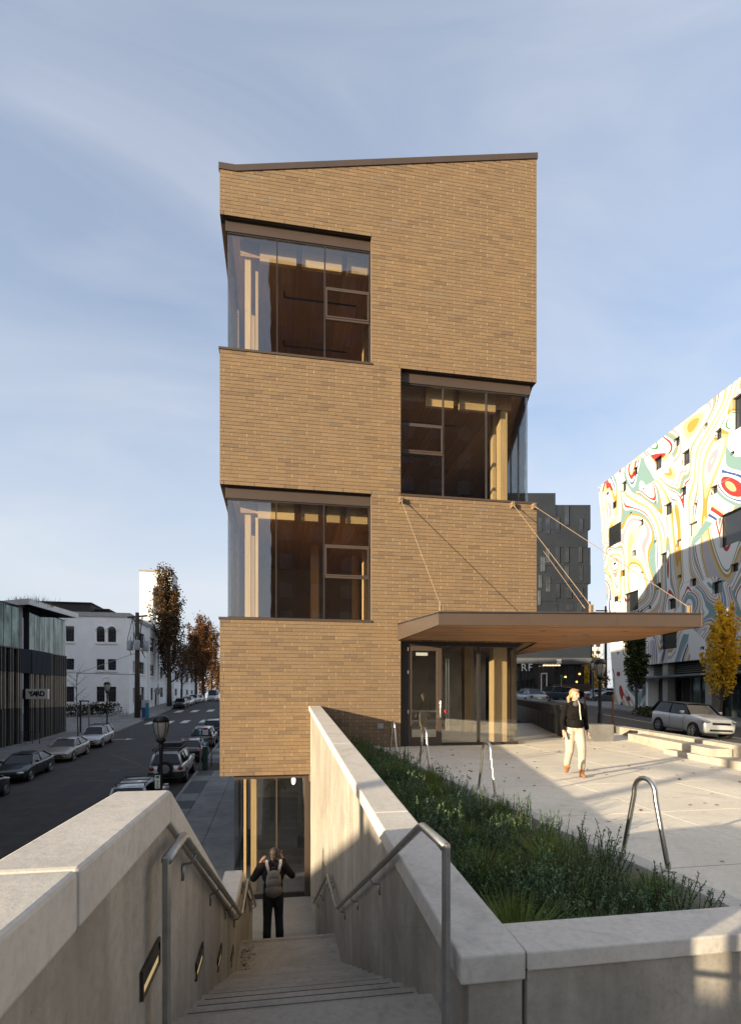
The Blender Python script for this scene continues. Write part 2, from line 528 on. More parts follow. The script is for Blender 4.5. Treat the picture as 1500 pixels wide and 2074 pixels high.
M_BRICK = brick_mat(); M_BRICK2 = brick_proc(); M_MURAL = mural_mat()
M_MORTAR = pm('buff_mortar', (0.58,0.44,0.25), (0.48,0.36,0.21), 12, 0.9)
M_BED = pm('raked_mortar', (0.13,0.10,0.075), (0.10,0.078,0.06), 12, 0.95)
M_BRONZE = pm('bronze_metal', (0.070,0.048,0.036), (0.060,0.042,0.032), 1.2, 0.42, 0.0, 0.03, 6, spec=0.6)
M_BRONZE_DK = pm('dark_bronze', (0.03,0.024,0.021), (0.024,0.02,0.018), 2, 0.4)
M_CONC = concrete('cast_concrete', (0.42,0.38,0.32), (0.28,0.25,0.205), 0.55)
M_CAP = concrete('concrete_cap', (0.60,0.56,0.50), (0.50,0.465,0.41), 0.0)
M_STEP = concrete('step_concrete', (0.38,0.34,0.285), (0.27,0.24,0.20), 0.0)
M_PLAZA = concrete('plaza_concrete', (0.76,0.70,0.585), (0.65,0.595,0.495), 0.0, 0.75, True, 0.15)
M_PAVE = concrete('pavement_concrete', (0.25,0.245,0.235), (0.16,0.158,0.152), 0.0)
M_ASPH = concrete('asphalt', (0.062,0.057,0.053), (0.042,0.039,0.037), 0.0, 0.85)
M_PAINT = pm('road_paint', (0.62,0.62,0.6), (0.4,0.4,0.39), 6, 0.7)
M_GALV = pm('galvanised_steel', (0.36,0.36,0.35), (0.26,0.26,0.255), 9, 0.42, 0.7, 0.05, 60)
M_STEEL = pm('brushed_steel', (0.62,0.60,0.56), (0.5,0.49,0.46), 30, 0.28, 1.0)
M_RODS = pm('painted_rod', (0.26,0.185,0.12), (0.22,0.155,0.1), 5, 0.5)
M_GLASS = glass('clear_glass', (0.95,0.965,0.96), 0.105)
M_DGLASS = pm('dark_glass', (0.012,0.014,0.017), (0.02,0.022,0.025), 0.6, 0.06, 0.0, spec=0.8)
M_MGLASS = pm('mirror_glass', (0.20,0.25,0.26), (0.05,0.07,0.07), 0.9, 0.04, 0.85)
M_GLULAM = wood('glulam', (0.62,0.43,0.21), (0.5,0.32,0.15), 'z')
M_GLULAMX = wood('glulam_beam', (0.62,0.42,0.2), (0.48,0.30,0.13), 'x')
M_CLT = wood('clt_boards', (0.55,0.33,0.17), (0.36,0.205,0.10), 'y')
M_SOFFIT = wood('cedar_soffit', (0.50,0.25,0.105), (0.30,0.14,0.055), 'x', 0.5, 1.0, False)
M_INT = pm('interior_wall', (0.5,0.44,0.36), (0.4,0.35,0.28), 0.8, 0.85)
M_BLACK = pm('black_paint', (0.014,0.014,0.015), (0.02,0.02,0.02), 3, 0.4)
M_RUBBER = pm('rubber', (0.012,0.012,0.012), (0.02,0.02,0.019), 5, 0.85)
M_WHITE = pm('white_stucco', (0.82,0.82,0.81), (0.75,0.75,0.75), 0.7, 0.85, bump=0.15, bscale=8)
M_WPAINT = pm('white_paint', (0.78,0.78,0.76), (0.7,0.7,0.68), 2, 0.55)
M_GREYCLAD = pm('charcoal_cladding', (0.024,0.030,0.040), (0.019,0.024,0.032), 0.6, 0.75, spec=0.2)
M_BARK = pm('bark', (0.075,0.058,0.045), (0.04,0.032,0.026), 7, 0.95, bump=0.6, bscale=18)
# ================================================================== SETTING
def base(n):
    if n < 9: return -5.73 + 0.03*(n-9)
    if n < 16: return -5.73
    if n < 96: return -5.73 + 0.06*(n-16)
    return -0.93 + 0.45*(1-math.exp(-(n-96)/14))
KR, KL = -4.95, -16.0                              # kerb lines of the side street
def road_z(x, y): return base(y) + 0.02*(x-KR)
def walk_z(x, y): return base(y) + 0.13
def lwalk_z(x, y): return base(y) + 0.02*(KL-KR) + 0.14 + 0.01*(KL-x if x > -40 else KL+40)
def ave_z(x, y):
    X, Y = S2C(x, y)
    Y = min(Y, 80); X = max(2, min(X, 45))
    return -2.35 + 0.05*Y - 0.05*X
def plz(x, y):
    return -1.52 + 0.022*(S2C(x, y)[1]-10.4)
def solve(px, py, fz, it=60):
    lo, hi = 1.0, 400.0
    f = lambda t: (ray(px, py)*t).z - fz(*(ray(px, py)*t).xy)
    for _ in range(it):
        mid = (lo+hi)/2
        if f(mid) > 0: lo = mid
        else: hi = mid
    return ray(px, py)*lo

def frange(a, b, st):
    n = max(1, int(round((b-a)/st))); return [a + (b-a)*i/n for i in range(n+1)]
mb = MB(); mb.box(-3000, 3000, -3000, 3000, -12.5, -12); g = struct(mb.build('ground', pm('far_ground', (0.12,0.11,0.09), (0.09,0.085,0.07), 0.05, 0.95, world=True)))
mb = MB(); mb.grid([-3000,-400,-90,90,400,3000], [128, 400, 1200, 3000], lambda x, y: -0.6); struct(mb.build('terrain', MATS['far_ground']))
mb = MB(); mb.grid(frange(KL, KR, 2.2), frange(-40, 240, 3), road_z); road = struct(mb.build('road', M_ASPH, smooth=True))
mb = MB(); mb.grid([-160,-100,-60,-40,-30,-24,-20,-18,KL-0.15], frange(-60, 240, 3), lwalk_z); struct(mb.build('left_pavement', M_PAVE))
# kerbs
mb = MB()
ys = frange(-20, 200, 3)
for a, b in zip(ys[:-1], ys[1:]):
    v = []
    for y in (a, b):
        v += [(KR-0.005, y, road_z(KR, y)-0.1), (KR-0.005, y, base(y)+0.132), (KR+0.15, y, base(y)+0.132), (KR+0.15, y, road_z(KR, y)-0.1)]
    mb.add(v, [(0,1,5,4),(1,2,6,5),(2,3,7,6)])
    v = []
    for y in (a, b):
        zl = lwalk_z(KL-0.15, y)+0.003
        v += [(KL+0.005, y, road_z(KL, y)-0.1), (KL+0.005, y, zl), (KL-0.15, y, zl), (KL-0.15, y, zl-0.3)]
    mb.add(v, [(4,5,1,0),(5,6,2,1),(6,7,3,2)])
struct(mb.build('kerb', concrete('kerb_concrete', (0.3,0.29,0.275), (0.2,0.195,0.185), 0.0)))
# right-hand pavement beside the building, one slab after the other
pv = bpy.data.objects.new('pavement', None); COL.objects.link(pv); struct(pv)
mb = MB(); mb.grid([KR+0.15, -3, -1.0], frange(-10, 200, 3), lambda x, y: walk_z(x, y)-0.02)
mb.build('pavement_bed', M_ASPH, pv)
M_DPAV = pm('dark_pavers', (0.085,0.088,0.095), (0.06,0.062,0.068), 4, 0.8, bump=0.3, bscale=20)
for yi, y0 in enumerate(frange(6, 66, 1.5)[:-1]):
    for x0, x1 in ((KR+0.16, -3.9), (-3.88, -2.72), (-2.7, -1.4)):
        mb = MB(); q = 0.008; y1 = y0+1.5-q
        a = [(x0,y0), (x1,y0), (x1,y1), (x0,y1)]
        dark = x0 < -4 and (yi % 5 in (0, 1, 3))
        if dark:
            for k in range(3):
                for j in range(7):
                    xa = x0+(x1-x0)*k/3; xb = x0+(x1-x0)*(k+1)/3-q; ya = y0+1.5*j/7; yb = y0+1.5*(j+1)/7-q
                    mb.add([(xa,ya,walk_z(0,ya)),(xb,ya,walk_z(0,ya)),(xb,yb,walk_z(0,yb)),(xa,yb,walk_z(0,yb))], [(0,1,2,3)])
        else:
            mb.ext([(px, py, walk_z(px, py)-0.019) for px, py in a], (0,0,0.019))
        o = mb.build('paving_slab', M_DPAV if dark else M_PAVE, pv)
        if dark: o['kind'] = 'stuff'
# crosswalk bars and other markings: one sheet each, 4 mm up
def street_patch(pts, name, mat, dz=0.004, fz=road_z):
    m = MB(); m.add([(p[0], p[1], fz(p[0], p[1])+dz) for p in pts], [tuple(range(len(pts)))])
    return m.build(name, mat, road)
for (xa, ya, xb, yb) in ((-15.0, 64.6, -14.3, 67.8), (-13.0, 64.8, -12.2, 68.0), (-11.2, 65, -10.4, 68.2), (-9.1, 65, -8.3, 68.4), (-6.9, 65.2, -6.1, 68.6),
                         (-14.6, 80, -13.7, 83.6), (-12.4, 80, -11.5, 83.8), (-10.2, 80.2, -9.3, 84), (-8.0, 80.2, -7.1, 84.2)):
    street_patch([(xa,ya),(xb,ya+0.2),(xb,yb),(xa,yb-0.2)], 'crosswalk_bar', M_PAINT)
p = solve(243, 1498, road_z); street_patch([(p.x-1.0,p.y-0.1),(p.x+0.5,p.y-0.1),(p.x+0.5,p.y-0.5),(p.x+1.2,p.y),(p.x+0.5,p.y+0.5),(p.x+0.5,p.y+0.1),(p.x-1.0,p.y+0.1)], 'bike_marking', M_PAINT)
M_TAR = pm('tar_patch', (0.03,0.029,0.028), (0.022,0.022,0.022), 2, 0.8)
for a, b, w in (((-12,20),(-7,33),0.05), ((-14,34),(-6,36),0.04), ((-13.5,40),(-8,41.5),0.04), ((-9.5,22),(-9.2,60),0.05), ((-12.6,24),(-12.4,58),0.04), ((-7.2,30),(-12.2,31),0.05)):
    n = 14; L = []; Rr = []
    for i in range(n+1):
        x = a[0]+(b[0]-a[0])*i/n + random.uniform(-.06,.06); y = a[1]+(b[1]-a[1])*i/n
        L.append((x-w,y)); Rr.append((x+w,y))
    m = MB()
    for i in range(n):
        m.add([(q[0],q[1],road_z(*q)+0.004) for q in (L[i],Rr[i],Rr[i+1],L[i+1])], [(0,1,2,3)])
    m.build('tar_seam', M_TAR, road)
for a, b in (((-13,37),(-6.4,37.6)), ((-12.5,43.5),(-9,38)), ((-11,33.5),(-8,33))):
    d = Vector((b[0]-a[0], b[1]-a[1])).normalized(); nrm = Vector((-d.y, d.x))*0.035
    street_patch([(a[0]-nrm.x,a[1]-nrm.y),(b[0]-nrm.x,b[1]-nrm.y),(b[0]+nrm.x,b[1]+nrm.y),(a[0]+nrm.x,a[1]+nrm.y)], 'chalk_line', pm('worn_line',(0.16,0.16,0.16),(0.06,0.06,0.06),4,0.8))

for x, y, w, l in ((-11.5, 30, 1.6, 3.2), (-8.3, 46, 1.4, 4.0), (-13.2, 52, 1.2, 2.4)):
    street_patch([(x,y),(x+w,y+0.2),(x+w-0.1,y+l),(x-0.1,y+l-0.1)], 'asphalt_patch', M_TAR, 0.005)
M_IRON = pm('cast_iron', (0.05,0.046,0.042), (0.03,0.028,0.026), 12, 0.6, 0.6, 0.4, 40)
for x, y in ((-10.2, 36.5), (-8.8, 58), (-11.4, 26.5)):
    street_patch([(x+0.38*math.cos(a), y+0.38*math.sin(a)) for a in [2*math.pi*i/20 for i in range(20)]], 'manhole_cover', M_IRON, 0.008)

# avenue on the right, in the camera-facing frame
def cgrid(Xs, Ys, dz): 
    m = MB(); vs = []
    for Y in Ys:
        for X in Xs:
            p = C2S(X, Y); vs.append((p.x, p.y, ave_z(p.x, p.y)+dz))
    w = len(Xs)
    m.add(vs, [(j*w+i, j*w+i+1, (j+1)*w+i+1, (j+1)*w+i) for j in range(len(Ys)-1) for i in range(w-1)])
    return m
ave = struct(cgrid(frange(4.5, 90, 3), frange(2, 170, 3), 0).build('avenue', M_ASPH))
def ave_strip(pts, w, name, mat, dz=0.005, parent=None):
    m = MB(); n = len(pts)
    vs = []
    for i, (X, Y) in enumerate(pts):
        a = pts[max(0,i-1)]; b = pts[min(n-1,i+1)]
        d = Vector((b[0]-a[0], b[1]-a[1])).normalized(); q = Vector((-d.y, d.x))*w/2
        for s in (-1, 1):
            p = C2S(X+q.x*s, Y+q.y*s); vs.append((p.x, p.y, ave_z(p.x,p.y)+dz))
    m.add(vs, [(2*i, 2*i+1, 2*i+3, 2*i+2) for i in range(n-1)])
    return m.build(name, mat, parent or ave)
def lin(a, b, n): return [(a[0]+(b[0]-a[0])*i/n, a[1]+(b[1]-a[1])*i/n) for i in range(n+1)]
ave_strip(lin((17.2,40),(18.2,12),20), 0.14, 'lane_line', M_PAINT)
ave_strip(lin((16.9,46),(15.0,62),8), 0.14, 'lane_line', M_PAINT)
ave_strip(lin((13.0,38),(18.0,60),12), 0.14, 'lane_line', M_PAINT)
ave_strip(lin((12.2,30),(14.2,52),10), 0.12, 'lane_line', M_PAINT)

# far pavement under the painted building
def ave_block(poly, h, name, mat, kind='structure'):
    m = MB()
    pts = [C2S(*q) for q in poly]
    top = [(p.x, p.y, ave_z(p.x,p.y)+h) for p in pts]; bot = [(p.x,p.y,ave_z(p.x,p.y)-0.3) for p in pts]
    n = len(pts); m.add(bot+top, [tuple(range(n,2*n)), *[(i,(i+1)%n,(i+1)%n+n,i+n) for i in range(n)]])
    o = m.build(name, mat); 
    if kind: o['kind'] = kind
    return o
ave_block([(20.0,57),(20.6,53),(21.6,47),(22.0,43),(22.6,30),(22.8,16),(60,16),(60,80),(20,80)], 0.14, 'far_pavement', M_PAVE)
ave_block([(6.6,62.5),(19,62.5),(24,63.5),(28.5,66),(28.5,100),(-10,100),(-10,62.5)], 0.14, 'corner_pavement', M_PAVE)

# ------------------------------------------------------------------ plaza
plaza = bpy.data.objects.new('plaza', None); COL.objects.link(plaza); struct(plaza)
def curb_x(n): return 3.62 - 0.068*(n-3.75)
mb = MB(); mb.grid([3.65, 6, 9, 13.2], [2.6, 6, 10, 14, 17, 24], lambda x, y: plz(x,y)-0.06-(0.5 if x < 2 else 0)); mb.build('plaza_bed', M_BED, plaza)
ny = [2.76, 4.6, 6.7, 8.8, 10.9, 13.0, 15.02, 17.2, 19.4, 21.6, 23.8]
for j in range(len(ny)-1):
    for i in range(5):
        xs = [None, 5.2, 7.1, 9.0, 10.9, 12.6]
        y0, y1 = ny[j]+0.009, ny[j+1]-0.009
        if i == 0: pts = [(curb_x(y0)+0.012, y0), (xs[1]-0.006, y0), (xs[1]-0.006, y1), (curb_x(y1)+0.012, y1)]
        else: pts = [(xs[i]+0.006, y0), (xs[i+1]-0.006, y0), (xs[i+1]-0.006, y1), (xs[i]+0.006, y1)]
        m = MB(); m.ext([(x, y, plz(x,y)-0.055) for x, y in pts], (0,0,0.055)); m.build('plaza_slab', M_PLAZA, plaza)
for j in range(4):      # kerb of the planting bed
    y0, y1 = [2.765, 5.6, 8.6, 11.6, 15.0][j:j+2]
    m = MB(); m.ext([(curb_x(y0)-0.20, y0, -2.1), (curb_x(y0), y0, -2.1), (curb_x(y1), y1-0.008, -2.1), (curb_x(y1)-0.20, y1-0.008, -2.1)], (0,0,1))
    for k in range(4, 8):
        v = m.v[k]; m.v[k] = (v[0], v[1], plz(v[0], v[1])+0.055)
    m.build('planter_kerb', M_CAP, plaza, bevel=0.008)
mb = MB(); mb.add([(1.15, 2.7, -1.86), (curb_x(2.7)-0.1, 2.7, -1.86), (curb_x(15.0)-0.1, 15.0, -1.62), (1.15, 15.0, -1.62)], [(0,1,2,3)])
struct(mb.build('soil', pm('soil', (0.045,0.034,0.026), (0.025,0.02,0.016), 14, 0.98, bump=0.8, bscale=30)))
# upper landing where one comes down from the bridge
mb = MB(); mb.box(-0.8, 0.93, -9, 1.09, -2.2, -1.751); mb.box(-0.6, 0.93, 1.1, 3.08, -2.2, -1.75); mb.box(0.93, 14, -9, 2.42, -2.2, -1.752)
struct(mb.build('upper_landing', M_STEP))

# ================================================================== STAIR
stair = thing('staircase', 'long concrete staircase descending between two concrete walls to the lower pavement', 'stairs', (0, 3.08, -1.75))
o0 = Vector(stair.location)
def step(y0, y1, z, dep=0.5, name='step'):
    m = MB(); m.box(-0.585, 0.915, y0-o0.y, y1-o0.y+0.02, z-dep-o0.z, z-o0.z)
    s = m.build(name, M_STEP, stair, bevel=0.012)
    return s
M_GROOVE = pm('step_groove', (0.10,0.09,0.08), (0.07,0.062,0.055), 20, 0.9)
def nosing(parent, y, z):
    for k in (0.04, 0.09):
        m = MB(); m.box(-0.54, 0.87, y+k-o0.y, y+k+0.009-o0.y, z-0.004-o0.z, z+0.0015-o0.z); m.build('nosing_groove', M_GROOVE, parent)
STEPS = []
t1, r1 = 4.22/11, 2.03/12
z = -1.75
for i in range(11):
    z -= r1; y0 = 3.08+i*t1
    s = step(y0, y0+t1, z); nosing(s, y0+t1-0.15, z); STEPS.append((y0, y0+t1, z))
LAND = -3.78
s = step(7.3, 8.6, LAND, 0.6, 'landing'); nosing(s, 8.44, LAND)
t2, r2 = 3.7/10, 1.8/11
z = LAND
for i in range(10):
    z -= r2; y0 = 8.6+i*t2
    s = step(y0, y0+t2, z); nosing(s, y0+t2-0.15, z); STEPS.append((y0, y0+t2, z))
LOW = -5.58
mb = MB(); mb.box(-1.5, 0.92, 12.3, 15.6, -6.1, LOW); struct(mb.build('lower_landing', concrete('lower_floor', (0.33,0.31,0.28), (0.25,0.235,0.21), 0.0)))

# right stair wall, its cap climbing towards the building
WZ0, WSL = -1.222, 0.0795
def wtop(y): return WZ0 + WSL*(y-2.43)
rw = thing('stair_wall', 'high board-marked concrete wall between the staircase and the planting bed', 'wall', (1.0, 2.43, -6))
def side_ext(parent, name, poly, x0, x1, mat, bevel=0.0):
    """polygon in (y,z), extruded from x0 to x1"""
    o = Vector(parent.location)
    m = MB(); m.ext([(x0-o.x, y-o.y, z-o.z) for y, z in poly], (x1-x0, 0, 0))
    return m.build(name, mat, parent, bevel=bevel)
side_ext(rw, 'wall_body', [(2.45, -6.2), (15.045, -6.2), (15.045, wtop(15.045)-0.14), (2.45, wtop(2.45)-0.14)], 0.895, 1.17, M_CONC, 0.006)
for a, b in ((2.43, 4.78), (4.79, 8.6), (8.61, 12.2), (12.21, 15.045)):
    side_ext(rw, 'wall_cap', [(a, wtop(a)-0.14), (b, wtop(b)-0.14), (b, wtop(b)), (a, wtop(a))], 0.85, 1.18, M_CAP, 0.012)
fw = thing('planter_wall', 'low smooth concrete wall closing the near end of the planting bed', 'wall', (1.2, 2.6, -2.2))
def bx(parent, name, x0, x1, y0, y1, z0, z1, mat, bevel=0.0, **k):
    o = Vector(parent.location)
    m = MB(); m.box(x0-o.x, x1-o.x, y0-o.y, y1-o.y, z0-o.z, z1-o.z)
    return m.build(name, mat, parent, bevel=bevel, **k)
bx(fw, 'wall_body', 1.19, 9.0, 2.44, 2.74, -2.2, -1.322, M_CONC, 0.006)
for a, b in ((1.187, 2.9), (2.91, 5.9), (5.91, 9.0)): bx(fw, 'wall_cap', a, b, 2.425, 2.762, -1.319, -1.224, M_CAP, 0.01)

# left stair wall
lw = thing('stair_parapet', 'stepped concrete parapet with wide flat top between the staircase and the street', 'wall', (-0.68, 2.0, -6))
LT = [(1.1, -0.467), (2.87, -0.467), (7.1, -2.65), (8.5, -2.65), (12.45, -4.52)]
def ltop(y):
    for (a, za), (b, zb) in zip(LT[:-1], LT[1:]):
        if a <= y <= b: return za + (zb-za)*(y-a)/(b-a)
    return LT[-1][1]
def cut(a, b, off0, off1):
    ys = [a] + [y for y, _ in LT if a < y < b] + [b]
    return [(y, ltop(y)+off0) for y in ys] + [(y, ltop(y)+off1) for y in reversed(ys)]
side_ext(lw, 'wall_body', [(1.1, -6.2), (12.43, -6.2)] + [(y, z-0.17) for y, z in reversed(LT)], -0.785, -0.565, M_CONC, 0.004)
for a, b in ((1.1, 1.58), (1.595, 2.87), (2.875, 7.095), (7.1, 8.5), (8.505, 12.45)):
    side_ext(lw, 'wall_cap', cut(a, b, -0.17, 0.0), -0.80, -0.535, M_CAP, 0.014)
# open metal guard where the parapet stops
og = thing('guard_rail', 'galvanised pipe guard rail continuing from the near end of the stair parapet', 'railing', (-0.68, 1.0, -1.75))
for zz in (0.45, 0.85, 1.2):
    m = MB(); m.tube([(0, 0.08, zz), (0, -6.0, zz)], 0.018, 8); m.build('rail', M_GALV, og, smooth=True)
for k in range(6):
    m = MB(); m.cyl((0, -0.07-k*1.18, -0.4), (0, -0.07-k*1.18, 1.2), 0.022, n=8); m.build('post', M_GALV, og, smooth=True)
# recessed step lights
M_LENS = emit('step_light_lens', (1.0, 0.72, 0.36), 0.22)
for (y, z), lb in zip(((2.53, -1.2), (4.04, -1.9), (5.4, -2.52), (6.87, -3.2), (9.6, -3.62), (11.2, -4.3)), ('beside the flat handrail post', 'second down from the stair top', 'third down, before the middle landing', 'at the middle landing', 'first below the middle landing', 'lowest of the row')):
    L = thing('step_light', 'recessed steel step light in the stair parapet, '+lb, 'light', (-0.562, y, z), 0, 'step lights along the stair parapet')
    m = MB(); m.box(0, 0.012, -0.17, 0.17, 0.05, 0.062); m.box(0, 0.012, -0.17, 0.17, -0.062, -0.05); m.box(0, 0.012, -0.17, -0.155, -0.05, 0.05); m.box(0, 0.012, 0.155, 0.17, -0.05, 0.05)
    m.build('frame', M_BRONZE_DK, L)
    m = MB(); m.box(-0.004, 0.004, -0.155, 0.155, -0.05, -0.005); m.build('lens', M_LENS, L)
    m = MB(); m.ext([(0.0,-0.155,-0.005),(0.011,-0.155,-0.005),(0.003,-0.155,0.05),(0.0,-0.155,0.05)], (0,0.31,0)); m.build('louvre', M_BRONZE_DK, L)

# handrails
def handrail(sgn, x, wall_x, label):
    h = thing('handrail', label, 'handrail', (x, 2.5, -1.75), 0, 'stair handrails')
    o = Vector(h.location)
    pts = [(2.5,-0.72), (2.92,-0.72), (3.0,-0.745), (7.3,-2.86), (7.5,-2.92), (8.85,-2.92), (9.0,-2.98), (12.25,-4.64), (12.6,-4.66)]
    m = MB(); m.tube([(0, y-o.y, z-o.z) for y, z in pts], 0.024, 10); m.build('rail', M_GALV, h, smooth=True)
    m = MB(); m.box(-0.012, 0.012, -0.035, 0.035, 0, -0.70-o.z); m.build('post', M_GALV, h, bevel=0.003)
    def rz(y):
        for (a, za), (b, zb) in zip(pts[:-1], pts[1:]):
            if a <= y <= b: return za+(zb-za)*(y-a)/(b-a)
    for y in ((4.7,) if sgn > 0 else (3.35, 4.7)) + (6.0, 7.2, 8.7, 9.5, 10.8, 12.0):
        m = MB(); zz = rz(y)-o.z; dx = (wall_x-x)
        m.tube([(0, y-o.y, zz-0.02), (dx*0.3, y-o.y, zz-0.07), (dx*0.85, y-o.y, zz-0.075), (dx, y-o.y, zz-0.12)], 0.009, 6)
        m.tube([(dx*0.9, y-o.y, zz-0.08), (dx*0.97, y-o.y, zz-0.17)], 0.014, 6)
        m.build('bracket', M_GALV, h, smooth=True)
    return h
handrail(-1, -0.485, -0.565, 'galvanised handrail with flat post along the street-side stair parapet')
handrail(1, 0.80, 0.895, 'galvanised handrail with flat post along the wall beside the planting bed')

# ================================================================== THE BRICK BUILDING
NF, SL, SR = 15.05, -1.548, 7.634
C = 0.1016
ZB = -2.122
Z1, Z2, Z3, Z4 = ZB+42*C, ZB+78*C, ZB+114*C, ZB+150*C
JL, JR = 2.618, 3.465                            # jambs either side of the brick pier
def roof_t(x): return 14.50 if x < SL+0.42 else 14.50 + (x-SL-0.42)*(16.34-14.50)/(SR-SL-0.42)
bld = thing('brick_building', 'five storey brown brick wedge building with staggered corner windows', 'building', (SL, NF, LOW))
BO = Vector(bld.location)
def bput(m, name, mat, parent=None, **k):
    m.v = [(v[0]-BO.x, v[1]-BO.y, v[2]-BO.z) for v in m.v]
    return m.build(name, mat, parent or bld, **k)
FH = [(SL, JL, Z3, Z4), (JR, SR, Z2, Z3), (SL, JL, Z1, Z2), (JR, SR, -2.3, 1.66), (SL, 0.86, -6, ZB)]
mb = MB()
for u0, u1, v0, v1 in holes_wall(SL, SR, -2.3, Z4, FH): mb.box(u0, u1, NF+0.012, NF+0.27, v0, v1)
mb.ext([(SL, NF+0.012, Z4), (SR, NF+0.012, Z4), (SR, NF+0.012, roof_t(SR)-0.05), (SL+0.42, NF+0.012, 14.45), (SL, NF+0.012, 14.45)], (0, 0.258, 0))
wall = bput(mb, 'front_wall', M_BED)
bricks = []
joints = MB(); slots = MB()
rb = random.Random(3)
row = -2
while True:
    z0 = ZB + row*C; z1 = z0 + C - 0.010
    if z0 > 16.2: break
    x = SL + (0.1016 if row % 2 == 0 else 0.3048) - 0.4064
    edges = []
    while x < SR: edges.append((max(x, SL), min(x+0.4064, SR))); x += 0.4064
    zc = z0 + C/2
    for a, b in edges:
        if b - a < 0.03: continue
        segs = [(a, b)]
        for h in FH:
            if h[2] < zc < h[3]:
                ns = []
                for p, q in segs:
                    if q <= h[0] or p >= h[1]: ns.append((p, q)); continue
                    if p < h[0]-0.02: ns.append((p, h[0]))
                    if q > h[1]+0.02: ns.append((h[1], q))
                segs = ns
        if zc < ZB: segs = [(max(p, 0.86), q) for p, q in segs if q > 0.9]
        for p, q in segs:
            ra = 0 if p <= SL+1e-6 or abs(p-JL) < 1e-6 else 0.0065; rbb = 0 if q >= SR-1e-6 or abs(q-JR) < 1e-6 else 0.0065
            ta, tb = min(z1, roof_t(p)-0.1), min(z1, roof_t(q)-0.1)
            if min(ta, tb) <= z0+0.01: continue
            bricks.append((p+ra, q-rbb, z0, ta, tb))
            if rbb and abs(ta-tb) < 1e-4:
                lint = any(abs(z0-h[3]) < 0.02 and h[0]-0.1 < q < h[1]+1.4 for h in FH) or (row == 4 and q < 1.2)
                if lint and (int((q-SL)/0.4064+0.3) % 2 == 0):
                    slots.box(q-0.006, q+0.006, NF-0.004, NF+0.01, z0, z0+0.075)
                else:
                    joints.box(q-rbb-0.0005, q+0.007, NF-0.001+rb.uniform(0,0.003), NF+0.02, z0, ta)
    row += 1
bput(joints, 'head_joints', M_MORTAR, wall)['kind'] = 'stuff'
bput(slots, 'weep_slots', M_BLACK, wall)['kind'] = 'stuff'
def tone(): 
    r = rb.random()
    if r < 0.07: return rb.uniform(0.0, 0.15)
    if r < 0.08: return 1.0
    return min(0.95, max(0.16, rb.gauss(0.55, 0.17)))
# the nearest full bricks are objects of their own, sharing a few meshes
full = sorted([b for b in bricks if abs(b[1]-b[0]-0.3934) < 0.002 and abs(b[3]-b[4]) < 1e-6], key=lambda b: (abs((b[2]+b[3])/2-0.2))+0.35*abs(b[0]-SL))[:300]
fset = set(full)
bmesh_var = []
for k in range(10):
    m = MB(); w = 0.3934; t = tone(); dz = 0.0
    m.add([(0,0,0),(w,0,0),(w,0,C-0.01),(0,0,C-0.01),(0,0.03,0),(w,0.03,0),(w,0.03,C-0.01),(0,0.03,C-0.01)],
          [(0,1,2,3),(1,5,6,2),(4,0,3,7),(3,2,6,7),(4,5,1,0)], t)
    bmesh_var.append(m.mesh('brick', M_BRICK, tones=True))
rest = MB()
for b in bricks:
    off = rb.uniform(-0.0015, 0.0015)
    if b in fset:
        o = link('brick', rb.choice(bmesh_var), wall, (b[0]-BO.x, NF-0.004+off-BO.y, b[2]-BO.z))
    else:
        p, q, z0, ta, tb = b; y = NF-0.004+off
        rest.add([(p,y,z0),(q,y,z0),(q,y,tb),(p,y,ta),(p,y+.03,z0),(q,y+.03,z0),(q,y+.03,tb),(p,y+.03,ta)],
                 [(0,1,2,3),(1,5,6,2),(4,0,3,7),(3,2,6,7),(4,5,1,0)], tone())
bput(rest, 'brick_courses', M_BRICK, wall, tones=True)['kind'] = 'stuff'
# side walls
PL = Plane((SL, NF+0.27, 0), (0,1,0), (-1,0,0))
rd = Vector((0.285, 0.966, 0)).normalized()
PR = Plane((SR, NF+0.27, 0), rd, (rd.y, -rd.x, 0))
LEN = 15.0
mb = MB()
for h in holes_wall(0, LEN, ZB, 14.4, [(0,3.3,Z3,Z4), (0,3.3,Z1,Z2), (7,12,Z2,Z3), (16,21,Z3,Z4), (16,21,Z1,Z2)]): PL.slab(mb, *h, -0.25, 0)
bput(mb, 'side_wall', M_BRICK2)
mb = MB()
for h in holes_wall(0, LEN, 1.66, 16.2, [(0,5.5,Z2,Z3), (8,13,Z1,Z2), (8,13,Z3,Z4)]): PR.slab(mb, *h, -0.25, 0)
for h in holes_wall(9, LEN, -2.3, 1.66, []): PR.slab(mb, *h, -0.25, 0)
bput(mb, 'side_wall', M_BRICK2)
pb = PR.p(LEN, 0)
mb = MB(); mb.ext([(SL, NF+0.27+LEN, -6), (pb.x, pb.y, -6), (pb.x, pb.y, 14.4), (SL, NF+0.27+LEN, 14.4)], (0, 0.3, 0)); bput(mb, 'rear_wall', M_BRICK2)
